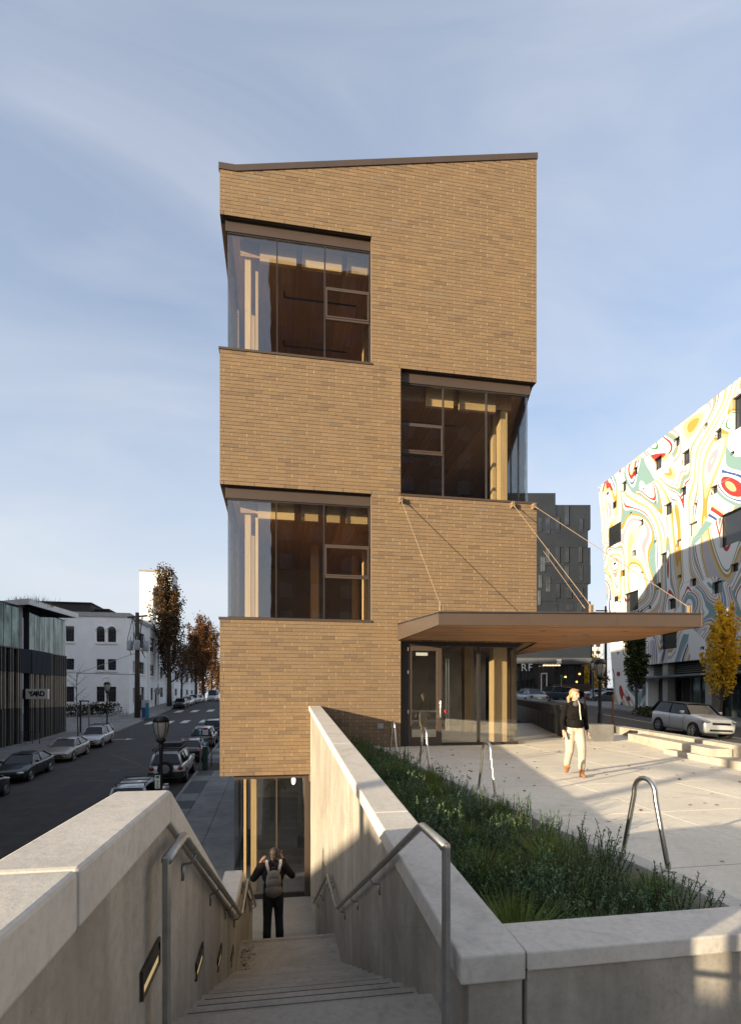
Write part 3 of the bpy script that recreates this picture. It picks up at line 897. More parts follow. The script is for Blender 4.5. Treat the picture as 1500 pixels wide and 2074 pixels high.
# roof edge and roof
def roof_poly(off0, off1, y, xa=SL-0.03, xb=SR+0.03):
    a = [(xa, 14.50), (SL+0.42, 14.50), (xb, roof_t(SR)+0.006)]
    return [(x, y, z+off1) for x, z in a] + [(x, y, z+off0) for x, z in reversed(a)]
for xa, xb in ((SL-0.03, SL+2.9), (SL+2.905, SL+5.9), (SL+5.905, SR+0.03)):
    a = [(xa, roof_t(max(xa, SL)))] + ([(SL+0.42, 14.50)] if xa < SL else []) + [(xb, roof_t(min(xb, SR)))]
    mb = MB(); mb.ext([(x, NF-0.03, z) for x, z in a] + [(x, NF-0.03, z-0.17) for x, z in reversed(a)], (0, 0.12, 0)); bput(mb, 'roof_fascia', M_BRONZE)
mb = MB()
mb.add([(SL-0.03, NF+0.09, 14.48), (SL+0.42, NF+0.09, 14.48), (SR+0.03, NF+0.09, 16.3), (SL-0.03, NF+0.6+LEN, 14.48), (SL+0.42, NF+0.6+LEN, 14.48), (pb.x+0.03, NF+0.6+LEN, 16.3)], [(0,1,4,3), (1,2,5,4)])
bput(mb, 'roof', M_GREYCLAD)
# floors, ceilings
def floor_poly(e=0.26):
    return [(SL+e, NF+0.28), (SR-e, NF+0.28), (SR-e+rd.x/rd.y*LEN, NF+LEN), (SL+e, NF+LEN)]
for z0, z1 in ((Z1-0.06, Z1+0.1), (Z2-0.06, Z2+0.1), (Z3-0.06, Z3+0.1), (Z4-0.02, Z4+0.2), (-1.75, -1.405)):
    mb = MB(); pts = floor_poly() if z0 > 0 else [(0.9, NF+0.28), (SR-0.5, NF+0.16), (SR-0.5+rd.x/rd.y*LEN, NF+LEN), (SL+0.4, NF+LEN), (SL+0.4, NF+0.4), (0.9, NF+0.4)]
    mb.prism(pts, z0, z1); bput(mb, 'floor_slab', M_CLT)
mb = MB(); mb.prism(floor_poly(0.5), LOW-0.3, LOW-0.005); bput(mb, 'floor_slab', M_STEP)
# CLT ceiling boards
for zc in (Z1, Z2, Z3, Z4):
    x = SL+0.3; k = 0
    while x < SR-0.3:
        w = 0.3+0.16*((k*7) % 4); mb = MB(); mb.box(x, min(x+w-0.008, SR-0.3), NF+0.3, NF+9.0, (zc-0.02 if zc == Z4 else zc-0.06)-0.02-0.004*(k % 2), (zc-0.02 if zc == Z4 else zc-0.06)-0.002)
        bput(mb, 'ceiling_board', M_CLT); x += w; k += 1
# inner walls some way back
for z0, z1, y in ((Z3+0.1, Z4-0.03, NF+9.5), (Z2+0.1, Z3-0.07, NF+9.0), (Z1+0.1, Z2-0.07, NF+9.2), (-1.4, Z1-0.07, NF+8.0), (LOW, -1.76, NF+7.0)):
    mb = MB(); mb.box(SL+0.3, SR+1.6 if z0 > -2 else SR-0.3, y, y+0.15, z0, z1); bput(mb, 'inner_wall', M_INT)

def col(px0, px1, y, z0, z1, dep=0.32, name='glulam_column'):
    zc = (z0+z1)/2
    a = at_y(px0, HY-(zc/15.5)*F_PX, y).x; b = at_y(px1, HY-(zc/15.5)*F_PX, y).x
    mb = MB(); mb.box(a, b, y, y+dep, z0, z1); return bput(mb, name, M_GLULAM, bevel=0.006)
for z0, z1 in ((Z3+0.1, Z4-0.05), (Z1+0.1, Z2-0.09)):
    col(496, 508, NF+0.75, z0, z1); col(517.5, 523, NF+1.25, z0, z1, 0.2); 
    for n, e in ((3.2, 0), (6.2, 0)):
        mb = MB(); mb.box(SL+0.55, SL+0.8, NF+n, NF+n+0.35, z0, z1); bput(mb, 'glulam_column', M_GLULAM)
        mb = MB(); mb.box(2.9, 3.15, NF+n, NF+n+0.35, z0, z1); bput(mb, 'glulam_column', M_GLULAM)
col(997.5, 1004, NF+1.35, Z2+0.1, Z3-0.09, 0.2); col(1013, 1027, NF+0.75, Z2+0.1, Z3-0.09)
col(999, 1026.5, NF+0.6, -1.404, Z1-0.09, 0.36); col(1035, 1043, NF+1.2, -1.404, Z1-0.09, 0.2)
col(493.5, 498.5, NF+0.9, LOW, -1.76, 0.2); col(508, 519.5, NF+0.75, LOW, -1.76)
col(700, 716, NF+4.5, -1.404, Z1-0.09); col(940, 958, NF+4.2, -1.404, Z1-0.09)
# perimeter beam, cut with gaps in place of joist shadows
for zc, segs in ((Z4, ((526,600),(612,692),(703,744))), (Z2, ((522,596),(610,644),(662,688),(701,744))), (Z3, ((862,918),(930,1003)))):
    for a, b in segs:
        xa = at_y(a, 600, NF+0.54).x if zc != Z3 else at_y(a, 800, NF+0.54).x
        xb = at_y(b, 600, NF+0.54).x if zc != Z3 else at_y(b, 800, NF+0.54).x
        mb = MB(); mb.box(xa, xb, NF+0.54, NF+0.66, zc-0.70, zc-0.09); bput(mb, 'blocking', M_GLULAMX)
    mb = MB(); x0, x1 = (SL+0.5, JL-0.06) if zc != Z3 else (JR+0.06, SR-0.5)
    mb.box(x0, x1, NF+0.67, NF+0.72, zc-0.52, zc-0.09); bput(mb, 'ledger', M_CLT)
for zc, x0, x1 in ((Z4, 0.2, JL-0.1), (Z3, JR+0.2, 5.9)):
    for yy in (2.4, 4.8):
        mb = MB(); mb.cyl((x0, NF+yy, zc-0.28), (x1, NF+yy, zc-0.28), 0.03, n=8); mb.cyl((x0, NF+yy, zc-0.28), (x0, NF+yy, zc-0.1), 0.03, n=8); bput(mb, 'sprinkler_pipe', M_BLACK, smooth=True)
mb = MB(); mb.box(1.2, 1.5, NF+5, NF+5.3, Z1+0.1, Z2-0.09); bput(mb, 'glulam_column', M_GLULAM)

# corner windows
GN = NF+0.18
def window(side, z0, z1, mpx, opx, label=None):
    my = HY-((z0+z1)/2/15.3)*F_PX
    if side == 'L': xa, xb = SL+0.19, JL-0.008
    else: xa, xb = JR+0.008, SR-0.19
    w = bpy.data.objects.new('corner_window', None); COL.objects.link(w); w.parent = bld
    def put(m, name, mat, **k): return bput(m, name, mat, w, **k)
    hp = z1-0.31
    # soffit, head panel, sill flashing
    m = MB(); 
    if side == 'L': m.box(SL+0.01, JL, NF+0.031, GN+0.1, z1-0.012, z1-0.001)
    else: m.box(JR, SR-0.01, NF+0.031, GN+0.1, z1-0.012, z1-0.001)
    put(m, 'soffit_plate', M_BRONZE_DK)
    m = MB()
    if side == 'L': m.box(xa-0.06, JL-0.003, GN-0.04, GN+0.05, hp, z1-0.013); m.box(xa-0.06, xa+0.03, GN+0.05, GN+3.2, hp, z1-0.013)
    else: m.box(JR+0.003, xb+0.06, GN-0.04, GN+0.05, hp, z1-0.013); m.ext([(xb-0.03, GN+0.05, hp), (xb+0.06, GN+0.05, hp), (xb+0.06, GN+0.05, z1-0.013), (xb-0.03, GN+0.05, z1-0.013)], rd*3.2)
    put(m, 'head_panel', M_BRONZE)
    m = MB(); m.box((xa if side=='L' else xa), (xb if side=='L' else xb), GN-0.02, GN+0.04, hp-0.045, hp-0.002); put(m, 'head_frame', M_BRONZE_DK)
    m = MB()
    if side == 'L':
        m.box(SL-0.03, JL+0.01, NF-0.03, GN+0.06, z0-0.004, z0+0.055); m.box(SL-0.03, SL+0.24, GN+0.06, GN+3.2, z0-0.004, z0+0.055)
    else:
        m.box(JR-0.01, SR+0.02, NF-0.03, GN+0.06, z0-0.004, z0+0.055); m.ext([(SR-0.25, GN+0.06, z0-0.004), (SR+0.03, GN+0.06, z0-0.004), (SR+0.03, GN+0.06, z0+0.055), (SR-0.25, GN+0.06, z0+0.055)], rd*5.2)
    put(m, 'sill_flashing', M_BRONZE)
    m = MB(); m.box(xa, xb, GN-0.015, GN+0.035, z0+0.056, z0+0.095); put(m, 'sill_frame', M_BRONZE_DK)
    gz0, gz1 = z0+0.096, hp-0.046
    ms = [at_y(p, my, GN).x for p in mpx]
    jx = xb-0.035 if side == 'L' else xa
    m = MB(); m.box(jx, jx+0.035, GN-0.03, GN+0.04, gz0, gz1); put(m, 'jamb_frame', M_BRONZE_DK)
    for x in ms:
        m = MB(); m.box(x-0.018, x+0.018, GN-0.035, GN+0.05, gz0, gz1); put(m, 'mullion', M_BRONZE_DK)
    xs = ([xa] + ms + [jx]) if side == 'L' else ([xa+0.035] + ms + [xb])
    ob = len(xs)-2 if side == 'L' else 0
    for i in range(len(xs)-1):
        a = xs[i]+(0.019 if i else 0.001); b = xs[i+1]-0.019
        if side == 'L' and i == ob: b = xs[i+1]-0.001
        if side == 'R' and i == len(xs)-2: b = xs[i+1]
        if i == ob:
            o0z, o1z = opx
            for za, zb2 in ((gz0, o0z-0.03), (o1z+0.03, gz1)):
                m = MB(); m.box(a, b, GN, GN+0.012, za, zb2); put(m, 'glass_pane', M_GLASS)
            for zz in (o0z, o1z):
                m = MB(); m.box(a, b, GN-0.03, GN+0.04, zz-0.029, zz+0.029); put(m, 'transom', M_BRONZE)
            m = MB(); f = 0.04
            m.box(a+.005, b-.005, GN-0.045, GN-0.005, o0z+.03, o0z+.03+f); m.box(a+.005, b-.005, GN-0.045, GN-0.005, o1z-.03-f, o1z-.03)
            m.box(a+.005, a+.005+f, GN-0.045, GN-0.005, o0z+.03+f, o1z-.03-f); m.box(b-.005-f, b-.005, GN-0.045, GN-0.005, o0z+.03+f, o1z-.03-f)
            sash = put(m, 'sash', M_BRONZE)
            m = MB(); m.box(a+.005+f, b-.005-f, GN-0.03, GN-0.02, o0z+.03+f, o1z-.03-f); bput(m, 'glass_pane', M_GLASS, sash)
        else:
            m = MB(); m.box(a, b, GN, GN+0.012, gz0, gz1); put(m, 'glass_pane', M_GLASS)
    # return panes
    if side == 'L':
        for k in range(2):
            m = MB(); m.box(xa, xa+0.012, GN+0.02+k*1.55, GN+1.53+k*1.55, gz0, gz1); put(m, 'glass_pane', M_GLASS)
            m = MB(); m.box(xa-0.01, xa+0.05, GN+1.535+k*1.55, GN+1.565+k*1.55, gz0, gz1); put(m, 'mullion', M_BRONZE_DK)
    else:
        for k in range(3):
            p0 = Vector((xb-0.012, GN+0.02, 0)) + rd*(k*1.75)
            m = MB(); m.ext([(p0.x, p0.y, gz0), (p0.x+0.012, p0.y, gz0), (p0.x+0.012, p0.y, gz1), (p0.x, p0.y, gz1)], rd*1.7); put(m, 'glass_pane', M_GLASS)
            p1 = p0 + rd*1.71
            m = MB(); m.ext([(p1.x-0.03, p1.y, gz0), (p1.x+0.02, p1.y, gz0), (p1.x+0.02, p1.y, gz1), (p1.x-0.03, p1.y, gz1)], rd*0.03); put(m, 'mullion', M_BRONZE_DK)
    return w
zpx = lambda px, py: at_y(px, py, GN).z
window('L', Z3, Z4, (561, 657.5), (zpx(700, 650), zpx(700, 589)))
window('L', Z1, Z2, (559, 656), (zpx(700, 1170), zpx(700, 1107)))
window('R', Z2, Z3, (897, 984.5), (zpx(860, 919), zpx(860, 862)))

# ground-floor shopfront with door under the canopy
DN = NF+0.2
sf = bpy.data.objects.new('entrance_front', None); COL.objects.link(sf); sf.parent = bld
PF = -1.405
def sx(px): return at_y(px, 1420, DN).x
def sput(m, name, mat, **k): return bput(m, name, mat, sf, **k)
XR = sx(1047)
m = MB(); m.box(JR, XR+0.02, DN-0.06, DN+0.06, 1.52, 1.66); m.ext([(XR-0.05, DN+0.06, 1.52), (XR+0.05, DN+0.06, 1.52), (XR+0.05, DN+0.06, 1.66), (XR-0.05, DN+0.06, 1.66)], rd*8); sput(m, 'head_frame', M_BLACK)
m = MB(); m.box(JR, sx(825), DN-0.05, DN+0.05, PF, 1.52); sput(m, 'jamb_frame', M_BRONZE_DK)
m = MB(); m.box(sx(894), XR, DN-0.05, DN+0.05, PF, PF+0.09); m.ext([(XR-0.04, DN+0.05, PF), (XR+0.04, DN+0.05, PF), (XR+0.04, DN+0.05, PF+0.09), (XR-0.04, DN+0.05, PF+0.09)], rd*8); sput(m, 'sill_frame', M_BRONZE_DK)
for a, b in ((966, 971), ):
    m = MB(); m.box(sx(a), sx(b), DN-0.04, DN+0.05, PF+0.091, 1.519); sput(m, 'mullion', M_BRONZE_DK)
for a, b in ((894.5, 965.5), (971.5, 1046)):
    m = MB(); m.box(sx(a), sx(b), DN, DN+0.012, PF+0.091, 1.519); sput(m, 'glass_pane', M_GLASS)
for k in range(4):
    p0 = Vector((XR-0.01, DN+0.02, 0)) + rd*(k*2.0)
    m = MB(); m.ext([(p0.x, p0.y, PF+.091), (p0.x+0.012, p0.y, PF+.091), (p0.x+0.012, p0.y, 1.519), (p0.x, p0.y, 1.519)], rd*1.95); sput(m, 'glass_pane', M_GLASS)
    p1 = p0 + rd*1.96
    m = MB(); m.ext([(p1.x-0.03, p1.y, PF+.091), (p1.x+0.02, p1.y, PF+.091), (p1.x+0.02, p1.y, 1.519), (p1.x-0.03, p1.y, 1.519)], rd*0.03); sput(m, 'mullion', M_BRONZE_DK)
m = MB(); xa, xb = sx(825.5), sx(893.5)
m.box(xa, xa+0.11, DN-0.04, DN+0.04, PF+.012, 1.519); m.box(xb-0.15, xb, DN-0.04, DN+0.04, PF+.012, 1.519); m.box(xa+.11, xb-.15, DN-0.04, DN+0.04, PF+.012, PF+.26); m.box(xa+.11, xb-.15, DN-0.04, DN+0.04, 1.38, 1.519)
door = sput(m, 'door', M_BRONZE)
m = MB(); m.box(xa+.11, xb-.15, DN-0.006, DN+0.006, PF+.26, 1.38); bput(m, 'glass_pane', M_GLASS, door)
m = MB(); m.box(xa+.11, xb-.12, DN+0.06, DN+0.1, -0.42, -0.36); m.box(xa+.12, xa+.15, DN+.006, DN+.06, -.41, -.37); m.box(xb-.17, xb-.14, DN+.006, DN+.06, -.41, -.37); bput(m, 'panic_bar', M_STEEL, door)
m = MB(); hx = xb-0.07; m.tube([(hx, DN-0.04, -0.05), (hx, DN-0.12, -0.05), (hx, DN-0.13, -0.1), (hx, DN-0.13, -0.55), (hx, DN-0.12, -0.6), (hx, DN-0.04, -0.6)], 0.022, 8); bput(m, 'pull_handle', M_STEEL, door, smooth=True)
m = MB(); m.box(xa+.25, xa+.6, DN+0.02, DN+.09, 1.24, 1.33); bput(m, 'door_closer', M_WPAINT, door)
m = MB(); m.box(xa-0.02, xb+0.02, DN-0.09, DN+0.05, PF-0.012, PF+.011); sput(m, 'threshold', M_STEEL)
for zz in (-0.4, 0.75, 1.42):
    m = MB(); m.cyl((xa-.005, DN-.05, zz-.05), (xa-.005, DN-.05, zz+.05), .018, n=8); bput(m, 'hinge', M_STEEL, door)
m = MB(); q = at_y(902, 1441, DN-0.002); m.cyl((q.x, DN-0.004, q.z), (q.x, DN-0.001, q.z), 0.05, n=16); sput(m, 'round_sticker', pm('sticker_red', (0.5,0.04,0.03), (0.45,0.04,0.03), 3, 0.5))
for px in (903, 908):
    m = MB(); x = at_y(px, 1400, DN+0.5).x; m.cyl((x, DN+0.5, -1.0), (x, DN+0.5, 1.2), 0.016, n=8); bput(m, 'pull_bar', M_STEEL, sf)
q = at_y(770, 1471, NF)
m = MB(); m.box(q.x-0.09, q.x+0.09, NF-0.03, NF-0.005, q.z-0.08, q.z+0.08); m.box(q.x-0.06, q.x+0.06, NF-0.045, NF-0.03, q.z-0.05, q.z+0.05); bput(m, 'outlet_box', pm('grey_plastic', (0.32,0.31,0.3), None, 4, 0.5))
# lower shopfront at the foot of the stair
EN = NF+0.22
le = bpy.data.objects.new('lower_front', None); COL.objects.link(le); le.parent = bld
XE = SL+0.36
def lput(m, name, mat, **k): return bput(m, name, mat, le, **k)
m = MB(); m.box(XE, 0.895, EN-0.05, EN+0.06, ZB-0.12, ZB-0.002); m.box(XE-.0, XE+0.08, EN+0.06, EN+6, ZB-0.12, ZB-.002); lput(m, 'head_frame', M_BRONZE)
m = MB(); m.box(0.74, 0.895, EN-0.06, EN+0.06, LOW, ZB-.121); lput(m, 'jamb_frame', M_BRONZE)
m = MB(); m.box(XE, 0.74, EN-0.05, EN+0.05, LOW, LOW+0.12); m.box(XE, XE+0.08, EN+0.05, EN+6, LOW, LOW+.12); lput(m, 'sill_frame', M_BRONZE_DK)
xm = at_y(560, 1700, EN).x
m = MB(); m.box(xm-0.02, xm+0.02, EN-0.03, EN+0.05, LOW+.121, ZB-.121); lput(m, 'mullion', M_BRONZE)
for a, b in ((XE, xm-.021), (xm+.021, 0.739)):
    m = MB(); m.box(a, b, EN, EN+0.012, LOW+.121, ZB-.121); lput(m, 'glass_pane', M_GLASS)
for k in range(3):
    m = MB(); m.box(XE, XE+0.012, EN+0.02+k*2, EN+1.95+k*2, LOW+.121, ZB-.121); lput(m, 'glass_pane', M_GLASS)
    m = MB(); m.box(XE-0.01, XE+0.05, EN+1.96+k*2, EN+2.0+k*2, LOW+.121, ZB-.121); lput(m, 'mullion', M_BRONZE_DK)
m = MB(); q = at_y(594, 1581, EN+1.0); m.ell((q.x, EN+1.0, q.z), (0.06,0.06,0.13)); m.cyl((q.x, EN+1, q.z+.1), (q.x, EN+1, -1.76), 0.008, n=6); lput(m, 'pendant_lamp', emit('pendant_glow', (1.0,0.9,0.65), 2.2), smooth=True)
m = MB(); m.box(-0.75, 0.72, NF+5.2, NF+5.26, LOW, LOW+1.9); lput(m, 'office_screen', pm('grey_panel', (0.22,0.23,0.23), None, 1, 0.6))

# ------------------------------------------------------------------ canopy
can = thing('entrance_canopy', 'bronze edged canopy with cedar board soffit hung from rods over the entrance', 'canopy', C2S(1.0, 15.3, 2.0))
CO = Vector(can.location)
def cput(m, name, mat, parent=None, **k):
    m.v = [(v[0]-CO.x, v[1]-CO.y, v[2]-CO.z) for v in m.v]
    return m.build(name, mat, parent or can, **k)
cA, cB, cC, cD = (0.77, 15.4), (1.684, 13.3), (8.38, 13.55), (5.75, 20.7)
fp = lambda u: (u*CT + (NF-0.02)*0, 0)
corner = S2C(SR, NF-0.02); backp = S2C(*(PR.p(4.6, 0, 0.02).xy))
ZT = 2.15
def sof(Y): return max(1.67, 1.83-(Y-13.3)*0.08)
aS = S2C(at_y(805, 1270, NF-0.02).x, NF-0.02)
cA = aS
poly = [cA, cB, cC, backp, corner]
top = [C2S(*p) for p in poly]
m = MB(); m.prism([(p.x, p.y) for p in top], ZT-0.06, ZT-0.02); cput(m, 'canopy_roof', M_GREYCLAD)
def fascia(a, b, name='fascia'):
    pa, pb = C2S(*a), C2S(*b)
    za, zb = sof(a[1])-0.02, sof(b[1])-0.02
    d = (pb-pa).normalized(); nrm = Vector((d.y, -d.x, 0))
    m = MB(); w = 0.05
    vs = []
    for q, zq in ((pa, za), (pb, zb)):
        for off in (0, -w):
            for zz in (zq, ZT): vs.append(q + nrm*off + Vector((0,0,zz)))
    m.add(vs, [(0,4,5,1),(2,3,7,6),(1,5,7,3),(0,2,6,4),(0,1,3,2),(4,6,7,5)])
    return cput(m, name, M_BRONZE)
def lerp2(a, b, t): return (a[0]+(b[0]-a[0])*t, a[1]+(b[1]-a[1])*t)
fascia(cA, cB)
for t0, t1 in ((0, 0.335), (0.3355, 0.67), (0.6705, 1)): fascia(lerp2(cB, cC, t0), lerp2(cB, cC, t1))
fascia(cC, backp)
# cedar boards
def xl(Y):
    if Y < cA[1]: t = (Y-cB[1])/(cA[1]-cB[1]); return cB[0]+(cA[0]-cB[0])*t
    if Y < corner[1]: t = (Y-cA[1])/(corner[1]-cA[1]); return cA[0]+(corner[0]-cA[0])*t
    t = (Y-corner[1])/(backp[1]-corner[1]); return corner[0]+(backp[0]-corner[0])*t
def xr(Y):
    if Y < cC[1]: t = (Y-cB[1])/(cC[1]-cB[1]); return cB[0]+(cC[0]-cB[0])*t
    t = (Y-cC[1])/(backp[1]-cC[1]); return cC[0]+(backp[0]-cC[0])*t
Y = cB[1]+0.1
k = 0
while Y < backp[1]-0.25:
    Yb = Y+0.128
    a0, a1 = xl(Y)+0.06, xl(Yb)+0.06; b0, b1 = xr(Y)-0.06, xr(Yb)-0.06
    if b0-a0 > 0.3:
        cuts = [0, 0.3+0.4*((k*37) % 10)/10, 1]
        for c0, c1 in zip(cuts[:-1], cuts[1:]):
            pts = [(a0+(b0-a0)*c0, Y), (a0+(b0-a0)*c1-0.003, Y), (a1+(b1-a1)*c1-0.003, Yb), (a1+(b1-a1)*c0, Yb)]
            m = MB(); vs = [C2S(X, YY, sof(YY)) for X, YY in pts]; m.ext(vs, (0,0,0.02)); cput(m, 'soffit_board', M_SOFFIT)
    Y += 0.134; k += 1
for px, py in ((931, 1276), (1099, 1277), (1265, 1278), (1142, 1291), (870, 1293), (1185, 1290)):
    q = at_z(px, py, 1.75); Yq = S2C(q.x, q.y)[1]; q = at_z(px, py, sof(Yq)); zz = sof(S2C(q.x, q.y)[1])
    m = MB(); m.cyl((q.x, q.y, zz-0.012), (q.x, q.y, zz+0.01), 0.075, n=16); cput(m, 'downlight', M_GALV)
# rods
def rod(p, e, r=0.0085, thick=True):
    m = MB(); p, e = Vector(p), Vector(e); d = (e-p).normalized()
    m.tube([p, e], r, 8); m.tube([p, p+d*0.16], r*1.6, 8); m.tube([e-d*0.16, e], r*1.6, 8)
    return cput(m, 'tie_rod', M_RODS, smooth=False)
def anchor(p):
    m = MB(); m.box(p.x-0.035, p.x-0.015, NF-0.13, NF-0.001, p.z-0.08, p.z+0.07); m.box(p.x+0.015, p.x+0.035, NF-0.13, NF-0.001, p.z-0.08, p.z+0.07); m.box(p.x-0.06, p.x+0.06, NF-0.02, NF-0.002, p.z-0.10, p.z+0.09)
    m.cyl((p.x-0.07, NF-0.1, p.z-0.02), (p.x+0.07, NF-0.1, p.z-0.02), 0.018, n=8)
    return cput(m, 'rod_anchor', M_RODS)
def lug(q):
    m = MB(); m.box(q.x-0.04, q.x-0.015, q.y-0.04, q.y+0.05, ZT-0.02, ZT+0.18); m.box(q.x+0.015, q.x+0.04, q.y-0.04, q.y+0.05, ZT-0.02, ZT+0.18); m.cyl((q.x-.055, q.y, ZT+.13), (q.x+.055, q.y, ZT+.13), .016, n=8)
    cput(m, 'canopy_lug', M_RODS)
for (ax, ay), (ex, ey) in (((812, 1011), (893, 1229)), ((1039, 1021), (1197, 1229)), ((1082, 1024), (1396, 1231))):
    p = at_y(ax, ay, NF-0.1); anchor(p)
    q = at_z(ex, ey, ZT+0.13); lug(q)
    rod((p.x, NF-0.1, p.z-0.02), (q.x, q.y, ZT+0.13))
p = PR.p(1.4, Z2-0.15, 0.05); q = at_z(1190, 1231, ZT+0.13); rod(p, (q.x-0.02, q.y+0.1, ZT+0.13))
# ================================================================== BUILDINGS AROUND
def wall_obj(pl, u0, u1, v0, v1, holes, thick, name, mat, parent, pre=None):
    m = MB()
    for h in holes_wall(u0, u1, v0, v1, holes): pl.slab(m, *h, -thick, 0)
    if pre: pre(m)
    o = Vector(parent.location); m.v = [(v[0]-o.x, v[1]-o.y, v[2]-o.z) for v in m.v]
    return m.build(name, mat, parent)
def pput(m, name, mat, parent, root, **k):
    o = Vector(root.location); m.v = [(v[0]-o.x, v[1]-o.y, v[2]-o.z) for v in m.v]
    return m.build(name, mat, parent, **k)
def win(pl, u0, u1, v0, v1, root, fmat, gmat, rec=0.2, fw=0.07, bars=(0, 0), sill=None):
    f = MB()
    for a in ((u0, u0+fw, v0, v1), (u1-fw, u1, v0, v1), (u0+fw, u1-fw, v0, v0+fw), (u0+fw, u1-fw, v1-fw, v1)): pl.slab(f, *a, -rec-0.04, -rec+0.05)
    for i in range(bars[0]):
        x = u0+(u1-u0)*(i+1)/(bars[0]+1); pl.slab(f, x-0.025, x+0.025, v0+fw, v1-fw, -rec-0.02, -rec+0.04)
    for i in range(bars[1]):
        z = v0+(v1-v0)*(i+1)/(bars[1]+1); pl.slab(f, u0+fw, u1-fw, z-0.025, z+0.025, -rec-0.021, -rec+0.041)
    w = pput(f, 'window', fmat, root, root)
    g = MB(); pl.slab(g, u0+fw, u1-fw, v0+fw, v1-fw, -rec-0.01, -rec+0.01); pput(g, 'pane', gmat, w, root)
    if sill:
        s = MB(); pl.slab(s, u0-0.15, u1+0.15, v0-0.28, v0-0.003, 0.002, 0.14); pput(s, 'sill', sill, w, root)
    return w
def text_mesh(txt, size, depth, bold=0.0, shear=0.0):
    cu = bpy.data.curves.new('lettering', 'FONT'); cu.body = txt; cu.size = size; cu.extrude = depth; cu.offset = bold; cu.align_x = 'CENTER'; cu.align_y = 'CENTER'; cu.shear = shear
    t = bpy.data.objects.new('lettering', cu); COL.objects.link(t)
    dg = bpy.context.evaluated_depsgraph_get(); me = bpy.data.meshes.new_from_object(t.evaluated_get(dg))
    bpy.data.objects.remove(t); bpy.data.curves.remove(cu)
    return me
def put_text(txt, size, loc, du, mat, parent, name='lettering', depth=0.004, bold=0.0, roll=0.0):
    """flat lettering standing in the vertical plane that runs along du"""
    me = text_mesh(txt, size, depth, bold); me.materials.append(mat)
    du = Vector(du).normalized(); up = Vector((0,0,1)); nr = du.cross(up)
    rot = Matrix((du, up, nr)).transposed()
    o = bpy.data.objects.new(name, me); COL.objects.link(o)
    o.parent = parent
    mw = Matrix.Translation(Vector(loc)-(Vector(parent.location) if parent else Vector())) @ rot.to_4x4() @ Matrix.Rotation(roll, 4, 'Z')
    o.matrix_local = mw
    return o

# ---- dark glass building with fins on the left
P1, P0 = solve(41, 1506, lwalk_z), solve(0, 1515, lwalk_z)
P2, P3 = solve(60, 1502, lwalk_z), solve(133, 1481, lwalk_z)
yb = thing('glass_office', 'dark glass office with vertical fins and thin overhanging roof beside the street', 'building', (P2.x, P2.y, P2.z-0.3))
zb = P2.z-1.2
M_FIN_T = pm('tan_fin', (0.34,0.29,0.23), (0.28,0.24,0.19), 2, 0.6); M_FIN_D = pm('grey_fin', (0.10,0.095,0.088), (0.08,0.076,0.07), 2, 0.6)
def ypl(a, b, out):
    d = Vector((b.x-a.x, b.y-a.y, 0)); nr = Vector((d.y, -d.x, 0)).normalized()
    if nr.dot(out) < 0: nr = -nr
    return Plane((a.x, a.y, 0), d, nr), d.length
ps, ls = ypl(P2, P3, Vector((1,-0.2,0)))
pf_, lf = ypl(P1, P0, Vector((0.3,-1,0))); lf = 9.0
M_OFFG = pm('office_glass', (0.16,0.21,0.2), (0.02,0.026,0.027), 0.5, 0.05, 0.8, 0.25, 1.1, sc3=(3,3,0.8))
for pl, ln, first in ((ps, ls, True), (pf_, lf, False)):
    m = MB(); pl.slab(m, 0, ln, zb, 7.7, -0.5, -0.12); pput(m, 'wall', M_GREYCLAD, yb, yb)
    rf = random.Random(5)
    x = 0.05; k = 0
    while x < ln-0.3:
        w = 0.95
        for z0, z1 in ((4.15, 7.6), (2.2, 4.0), (-0.9, 2.1), (zb+0.6, -1.0)):
            if first and z0 == 2.2 and x < 3.6: continue
            m = MB(); pl.slab(m, x+0.03, min(x+w-0.03, ln-0.02), z0, z1, -0.119, -0.06); pput(m, 'glass_pane', M_OFFG, yb, yb)
        for z0, z1, mt in ((2.12, 4.1, M_FIN_D), (-0.85, 2.1, M_FIN_T), (zb, -0.87, M_FIN_D)):
            if first and z0 == 2.12 and x < 3.6: continue
            for q in (0.0, 0.45 if rf.random() < 0.6 else 0.3):
                m = MB(); xx = x+q; pl.slab(m, xx, xx+0.12, z0, z1, -0.058, 0.12); pput(m, 'fin', mt, yb, yb)
        x += w; k += 1
    m = MB(); pl.slab(m, 0, ln, 4.05, 4.14, -0.1, 0.13); pput(m, 'ledge', M_FIN_D, yb, yb)
    m = MB(); pl.slab(m, 0, ln, zb, zb+0.9, -0.1, 0.14); pput(m, 'plinth', M_FIN_D, yb, yb)
for k in range(4):
    m = MB(); ps.slab(m, 0.02+k*0.9, 0.9+k*0.9, 2.1, 4.13, -0.1, 0.2); pput(m, 'dark_panel', M_GREYCLAD, yb, yb)
